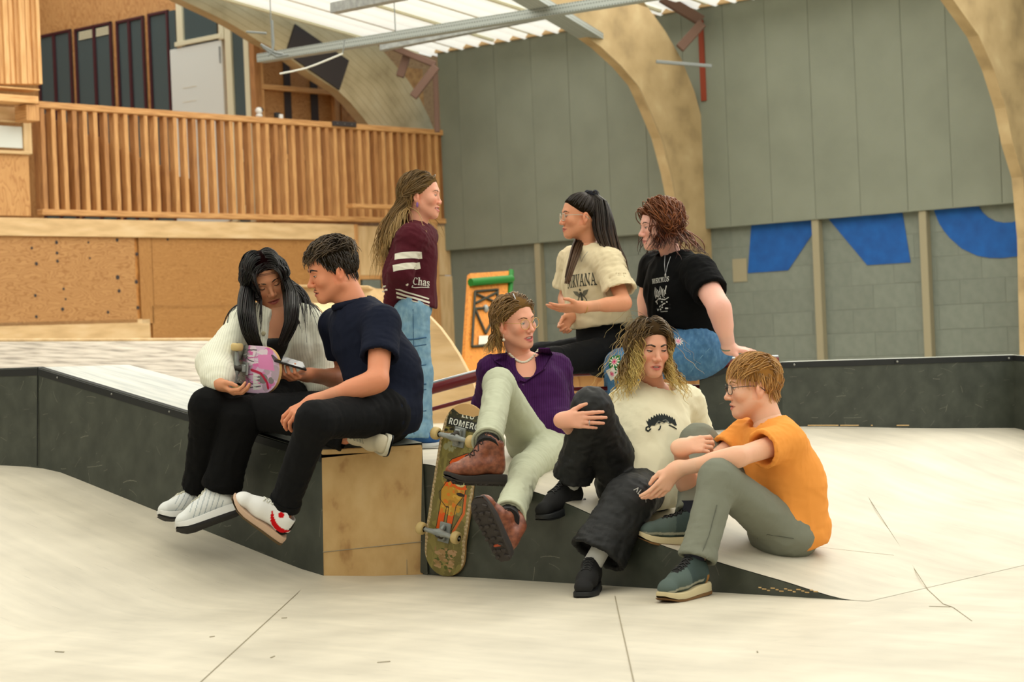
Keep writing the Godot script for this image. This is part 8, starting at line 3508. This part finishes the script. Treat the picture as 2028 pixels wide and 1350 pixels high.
# ---------------------------------------------------------------- skateboards. a: along the board to the nose, n: the way the underside faces, nose: nose tip
func skateboard(called: String, label: String, nose: Vector3, a: Vector3, n: Vector3, art: Image, L := 0.80, W := 0.205, kick := 0.30, nose_l := 0.185, tail_l := 0.185) -> Node3D:
	a = a.normalized()
	n = (n - a * a.dot(n)).normalized()
	var x := a.cross(n).normalized()
	var o := thing(called, label, "skateboard", nose - a * L * 0.5)
	var P := []
	var U := []
	var R := 40
	var C := 12
	for i in R + 1:
		var t := 0.5 - 0.5 * cos(PI * i / R)
		var y := -L / 2 + L * t
		var e := L / 2 - absf(y)
		var half := W / 2
		if e < 0.10:
			half *= sqrt(maxf(0.0, 1.0 - pow((0.10 - e) / 0.10, 2.0)))
		half = maxf(half, 0.001)
		var kz := maxf(0.0, absf(y) - (L / 2 - 0.175))
		var dz := -kick * kz * smoothstep(0.0, 0.05, kz) * 1.25
		var shorten := kz * (1.0 - cos(kick)) * signf(y)
		var row := []
		var ur := []
		for j in C + 1:
			var s := -1.0 + 2.0 * j / C
			var px2 := s * half
			row.append(nose - a * L * 0.5 + a * (y - shorten) + x * px2 + n * (dz - 0.006 * pow(px2 / (W / 2), 2.0)))
			ur.append(Vector2(0.5 + px2 / W, 1.0 - t))
		P.append(row)
		U.append(ur)
	var m := mb(o)
	m.grid(P, U, false)
	var gm := mat(Color(1, 1, 1), 0.45, 0.5)
	gm.albedo_texture = ImageTexture.create_from_image(art)
	gm.texture_repeat = false
	obj("graphic_underside", m, gm, o)
	# plies and grip
	m = mb(o)
	var B := []
	for row: Array in P:
		var r := []
		for p: Vector3 in row:
			r.append(p - n * 0.011)
		B.append(r)
	m.grid(B, [], true)
	obj("grip_side", m, mat(Color(0.06, 0.06, 0.06), 0.95), o)
	m = mb(o)
	for i in R:
		for j: int in [0, C]:
			var q := [P[i][j], P[i + 1][j], B[i + 1][j], B[i][j]]
			if j == 0:
				q.reverse()
			m.face(q)
	for i: int in [0, R]:
		for j in C:
			var q := [P[i][j], P[i][j + 1], B[i][j + 1], B[i][j]]
			if i == 0:
				q.reverse()
			m.face(q)
	obj("ply_edge", m, mat(Color(0.80, 0.64, 0.42), 0.7), o)
	var wheel := mat(Color(0.80, 0.70, 0.47), 0.5)
	for g: float in [1.0, -1.0]:
		var c := nose - a * (nose_l if g > 0.0 else L - tail_l)
		var bx := Basis(x, a * g, n)
		bx.z = bx.x.cross(bx.y)
		var tk := Node3D.new()
		tk.name = "truck"
		o.add_child(tk, true)
		tk.position = c - hold(o)
		m = mb(tk)
		m.box(Transform3D(Basis(x, a, n), c + n * 0.004), Vector3(0.056, 0.082, 0.008), 0.002)
		m.box(Transform3D(Basis(x, a, n), c + n * 0.016 + a * g * 0.012), Vector3(0.034, 0.042, 0.018), 0.004)
		obj("base_plate", m, M.steel, tk)
		m = mb(tk)
		m.tube([c - x * 0.070 + n * 0.046, c - x * 0.03 + n * 0.044, c + n * 0.040, c + x * 0.03 + n * 0.044, c + x * 0.070 + n * 0.046], [0.009, 0.011, 0.019, 0.011, 0.009], 12)
		m.tube([c + n * 0.04, c + n * 0.014 - a * g * 0.028], [0.014, 0.010], 10)
		obj("hanger", m, M.steel, tk)
		m = mb(tk)
		m.tube([c + n * 0.010 + a * g * 0.018, c + n * 0.052 + a * g * 0.004], 0.014, 12)
		obj("bushing", m, mat(Color(0.22, 0.20, 0.18), 0.6), tk)
		m = mb(tk)
		m.tube([c - x * 0.108 + n * 0.046, c + x * 0.108 + n * 0.046], 0.004, 8)
		obj("axle", m, M.screw, tk)
		for sd: float in [-1.0, 1.0]:
			m = mb(tk)
			var wc := c + x * sd * 0.089 + n * 0.046
			var wb := Basis(n, x * sd, n.cross(x * sd))
			m.lathe([Vector2(0.0125, -0.016), Vector2(0.020, -0.0165), Vector2(0.0245, -0.012), Vector2(0.0265, -0.005), Vector2(0.0265, 0.005), Vector2(0.0245, 0.012), Vector2(0.020, 0.0165), Vector2(0.0125, 0.016)], Transform3D(wb, wc), 24)
			obj("wheel", m, wheel, tk)
			m = mb(tk)
			m.lathe([Vector2(0.0001, -0.013), Vector2(0.0125, -0.013), Vector2(0.0125, 0.013), Vector2(0.0001, 0.013)], Transform3D(wb, wc), 16)
			obj("bearing", m, mat(Color(0.10, 0.07, 0.06), 0.5), tk)
	return o

func boards() -> void:
	M.vc = clothm(Color(1, 1, 1), 0.7)
	# worn graphic: an orange one eyed bird-like figure between two lines of lettering
	var w := 256
	var hh := 1000
	var im := Image.create(w, hh, false, Image.FORMAT_RGB8)
	im.fill(Color(0.50, 0.46, 0.24))
	var r := RandomNumberGenerator.new()
	r.seed = 9
	for i in 500:
		var t := r.randf_range(-0.06, 0.07)
		disc(im, Vector2(r.randf() * w, r.randf() * hh), Vector2(r.randf_range(6, 30), r.randf_range(8, 50)), Color(0.50 + t, 0.46 + t, 0.24 + t * 0.6))
	fill_poly(im, PackedVector2Array([Vector2(0, 20), Vector2(256, 20), Vector2(256, 152), Vector2(0, 152)]), Color(0.20, 0.20, 0.12))
	for i in 90:
		disc(im, Vector2(r.randf() * w, r.randf_range(20, 190)), Vector2(r.randf_range(2, 14), r.randf_range(2, 10)), [Color(0.42, 0.36, 0.20), Color(0.55, 0.42, 0.28), Color(0.14, 0.14, 0.10), Color(0.30, 0.29, 0.16)][i % 4])
	fill_poly(im, PackedVector2Array([Vector2(24, 92), Vector2(232, 92), Vector2(232, 142), Vector2(24, 142)]), Color(0.10, 0.11, 0.10))
	letters(im, "LEO", Rect2(104, 44, 76, 38), Color(0.85, 0.86, 0.80), "Droid Sans", 700)
	letters(im, "ROMERO", Rect2(32, 98, 192, 37), Color(0.88, 0.89, 0.84), "Droid Sans", 700)
	for i in 40:
		disc(im, Vector2(r.randf_range(40, 220), r.randf_range(44, 140)), Vector2(r.randf_range(1, 7), r.randf_range(1, 3)), Color(0.30, 0.27, 0.16))
	for i in 26:
		var x := r.randf_range(120, 230)
		stroke(im, [Vector2(x, r.randf_range(180, 220)), Vector2(x + 4, r.randf_range(215, 255))], 5.0, Color(0.62, 0.60, 0.44))
	for i in 20:
		disc(im, Vector2(r.randf_range(40, 110), r.randf_range(225, 275)), Vector2(9, 14), Color(0.60, 0.60, 0.46))
	var org := Color(0.90, 0.36, 0.06)
	var yel := Color(0.78, 0.58, 0.18)
	var ink := Color(0.16, 0.10, 0.05)
	var fig := [Vector2(176, 280), Vector2(196, 270), Vector2(204, 365), Vector2(214, 442), Vector2(210, 511), Vector2(170, 580), Vector2(160, 735), Vector2(128, 735), Vector2(126, 597), Vector2(112, 597), Vector2(108, 735), Vector2(66, 735), Vector2(70, 580), Vector2(60, 511), Vector2(96, 442), Vector2(120, 365), Vector2(150, 322), Vector2(170, 313), Vector2(160, 330), Vector2(96, 365), Vector2(86, 347), Vector2(100, 326)]
	fill_poly(im, PackedVector2Array(fig), org)
	fill_poly(im, PackedVector2Array([Vector2(70, 485), Vector2(206, 477), Vector2(206, 528), Vector2(168, 580), Vector2(160, 640), Vector2(70, 632), Vector2(62, 520)]), yel)
	for i in 60:
		disc(im, Vector2(r.randf_range(76, 190), r.randf_range(442, 632)), Vector2(r.randf_range(4, 18), r.randf_range(4, 18)), [yel, Color(0.84, 0.66, 0.26), Color(0.70, 0.50, 0.16), Color(0.86, 0.48, 0.12)][i % 4])
	var loop := fig.duplicate()
	loop.append(fig[0])
	stroke(im, loop, 4.0, ink)
	stroke(im, [Vector2(62, 511), Vector2(50, 528), Vector2(60, 563), Vector2(110, 601), Vector2(126, 599)], 4.0, ink)
	stroke(im, [Vector2(216, 511), Vector2(222, 614), Vector2(176, 731)], 14.0, Color(0.86, 0.40, 0.16))
	stroke(im, [Vector2(206, 528), Vector2(212, 611), Vector2(164, 731)], 3.0, ink)
	disc(im, Vector2(172, 447), Vector2(34, 24), Color(0.80, 0.78, 0.56))
	disc(im, Vector2(176, 447), Vector2(13, 14), ink)
	stroke(im, [Vector2(136, 439), Vector2(172, 422), Vector2(210, 435)], 4.0, ink)
	stroke(im, [Vector2(134, 468), Vector2(172, 482), Vector2(212, 473)], 12.0, org)
	disc(im, Vector2(186, 513), Vector2(26, 10), ink)
	# worn tail
	for i in 70:
		disc(im, Vector2(r.randf_range(70, 190), r.randf_range(840, 960)), Vector2(r.randf_range(6, 22), r.randf_range(4, 14)), [Color(0.68, 0.54, 0.36), Color(0.72, 0.58, 0.42), Color(0.60, 0.48, 0.30), Color(0.32, 0.36, 0.14)][i % 4])
	# worn rim of bare wood
	for i in 260:
		var t := i / 130.0
		var x := 8.0 if i < 130 else 248.0
		disc(im, Vector2(x + r.randf_range(-4, 4), fmod(t, 1.0) * hh), Vector2(r.randf_range(6, 11), 8), [Color(0.72, 0.62, 0.46), Color(0.64, 0.56, 0.42), Color(0.78, 0.70, 0.56)][i % 3])
	fill_poly(im, PackedVector2Array([Vector2(0, 0), Vector2(256, 0), Vector2(256, 30), Vector2(170, 66), Vector2(86, 66), Vector2(0, 30)]), Color(0.78, 0.62, 0.40))
	var foot := at_h(868, 1141, 0.004)
	var nose := px(921, 799, 7.69)
	var ax := (nose - foot).normalized()
	skateboard("skateboard", "worn skateboard leaning upright against the funbox, orange figure on its underside", nose, ax, Vector3(-0.52, 0.2, 0.84), im, nose.distance_to(foot), 0.205, 0.13, 0.140, 0.185)
	# the pink one under the arm
	var im2 := Image.create(128, 500, false, Image.FORMAT_RGB8)
	im2.fill(Color(0.82, 0.70, 0.80))
	r.seed = 5
	for i in 140:
		disc(im2, Vector2(r.randf() * 128, r.randf() * 500), Vector2(r.randf_range(4, 16), r.randf_range(4, 20)), [Color(0.85, 0.42, 0.66), Color(0.87, 0.80, 0.84), Color(0.70, 0.62, 0.68), Color(0.82, 0.50, 0.70), Color(0.50, 0.48, 0.48)][i % 5])
	fill_poly(im2, PackedVector2Array([Vector2(0, 120), Vector2(128, 120), Vector2(128, 500), Vector2(0, 500)]), Color(0.55, 0.55, 0.54))
	for i in 50:
		var y := r.randf_range(60, 200)
		var x := r.randf_range(10, 118)
		stroke(im2, [Vector2(x, y), Vector2(x + r.randf_range(-10, 10), y + r.randf_range(14, 40))], 3.0, [Color(0.30, 0.28, 0.30), Color(0.85, 0.84, 0.84), Color(0.75, 0.35, 0.58)][i % 3])
	fill_poly(im2, PackedVector2Array([Vector2(20, 30), Vector2(64, 16), Vector2(60, 70), Vector2(24, 76)]), Color(0.86, 0.52, 0.72))
	stroke(im2, [Vector2(66, 90), Vector2(74, 60), Vector2(96, 40), Vector2(112, 36)], 7.0, Color(0.70, 0.10, 0.24))
	for i in 5:
		fill_poly(im2, PackedVector2Array([Vector2(74 + 9 * i, 84), Vector2(79 + 9 * i, 62), Vector2(84 + 9 * i, 84)]), Color(0.88, 0.90, 0.88))
	skateboard("skateboard", "skateboard with pink and grey underside held under the cardigan woman's arm", px(509, 733, 7.80), Vector3(0.36, -0.04, 0.93), Vector3(-0.92, 0.10, 0.37), im2, 0.80, 0.20, 0.46)
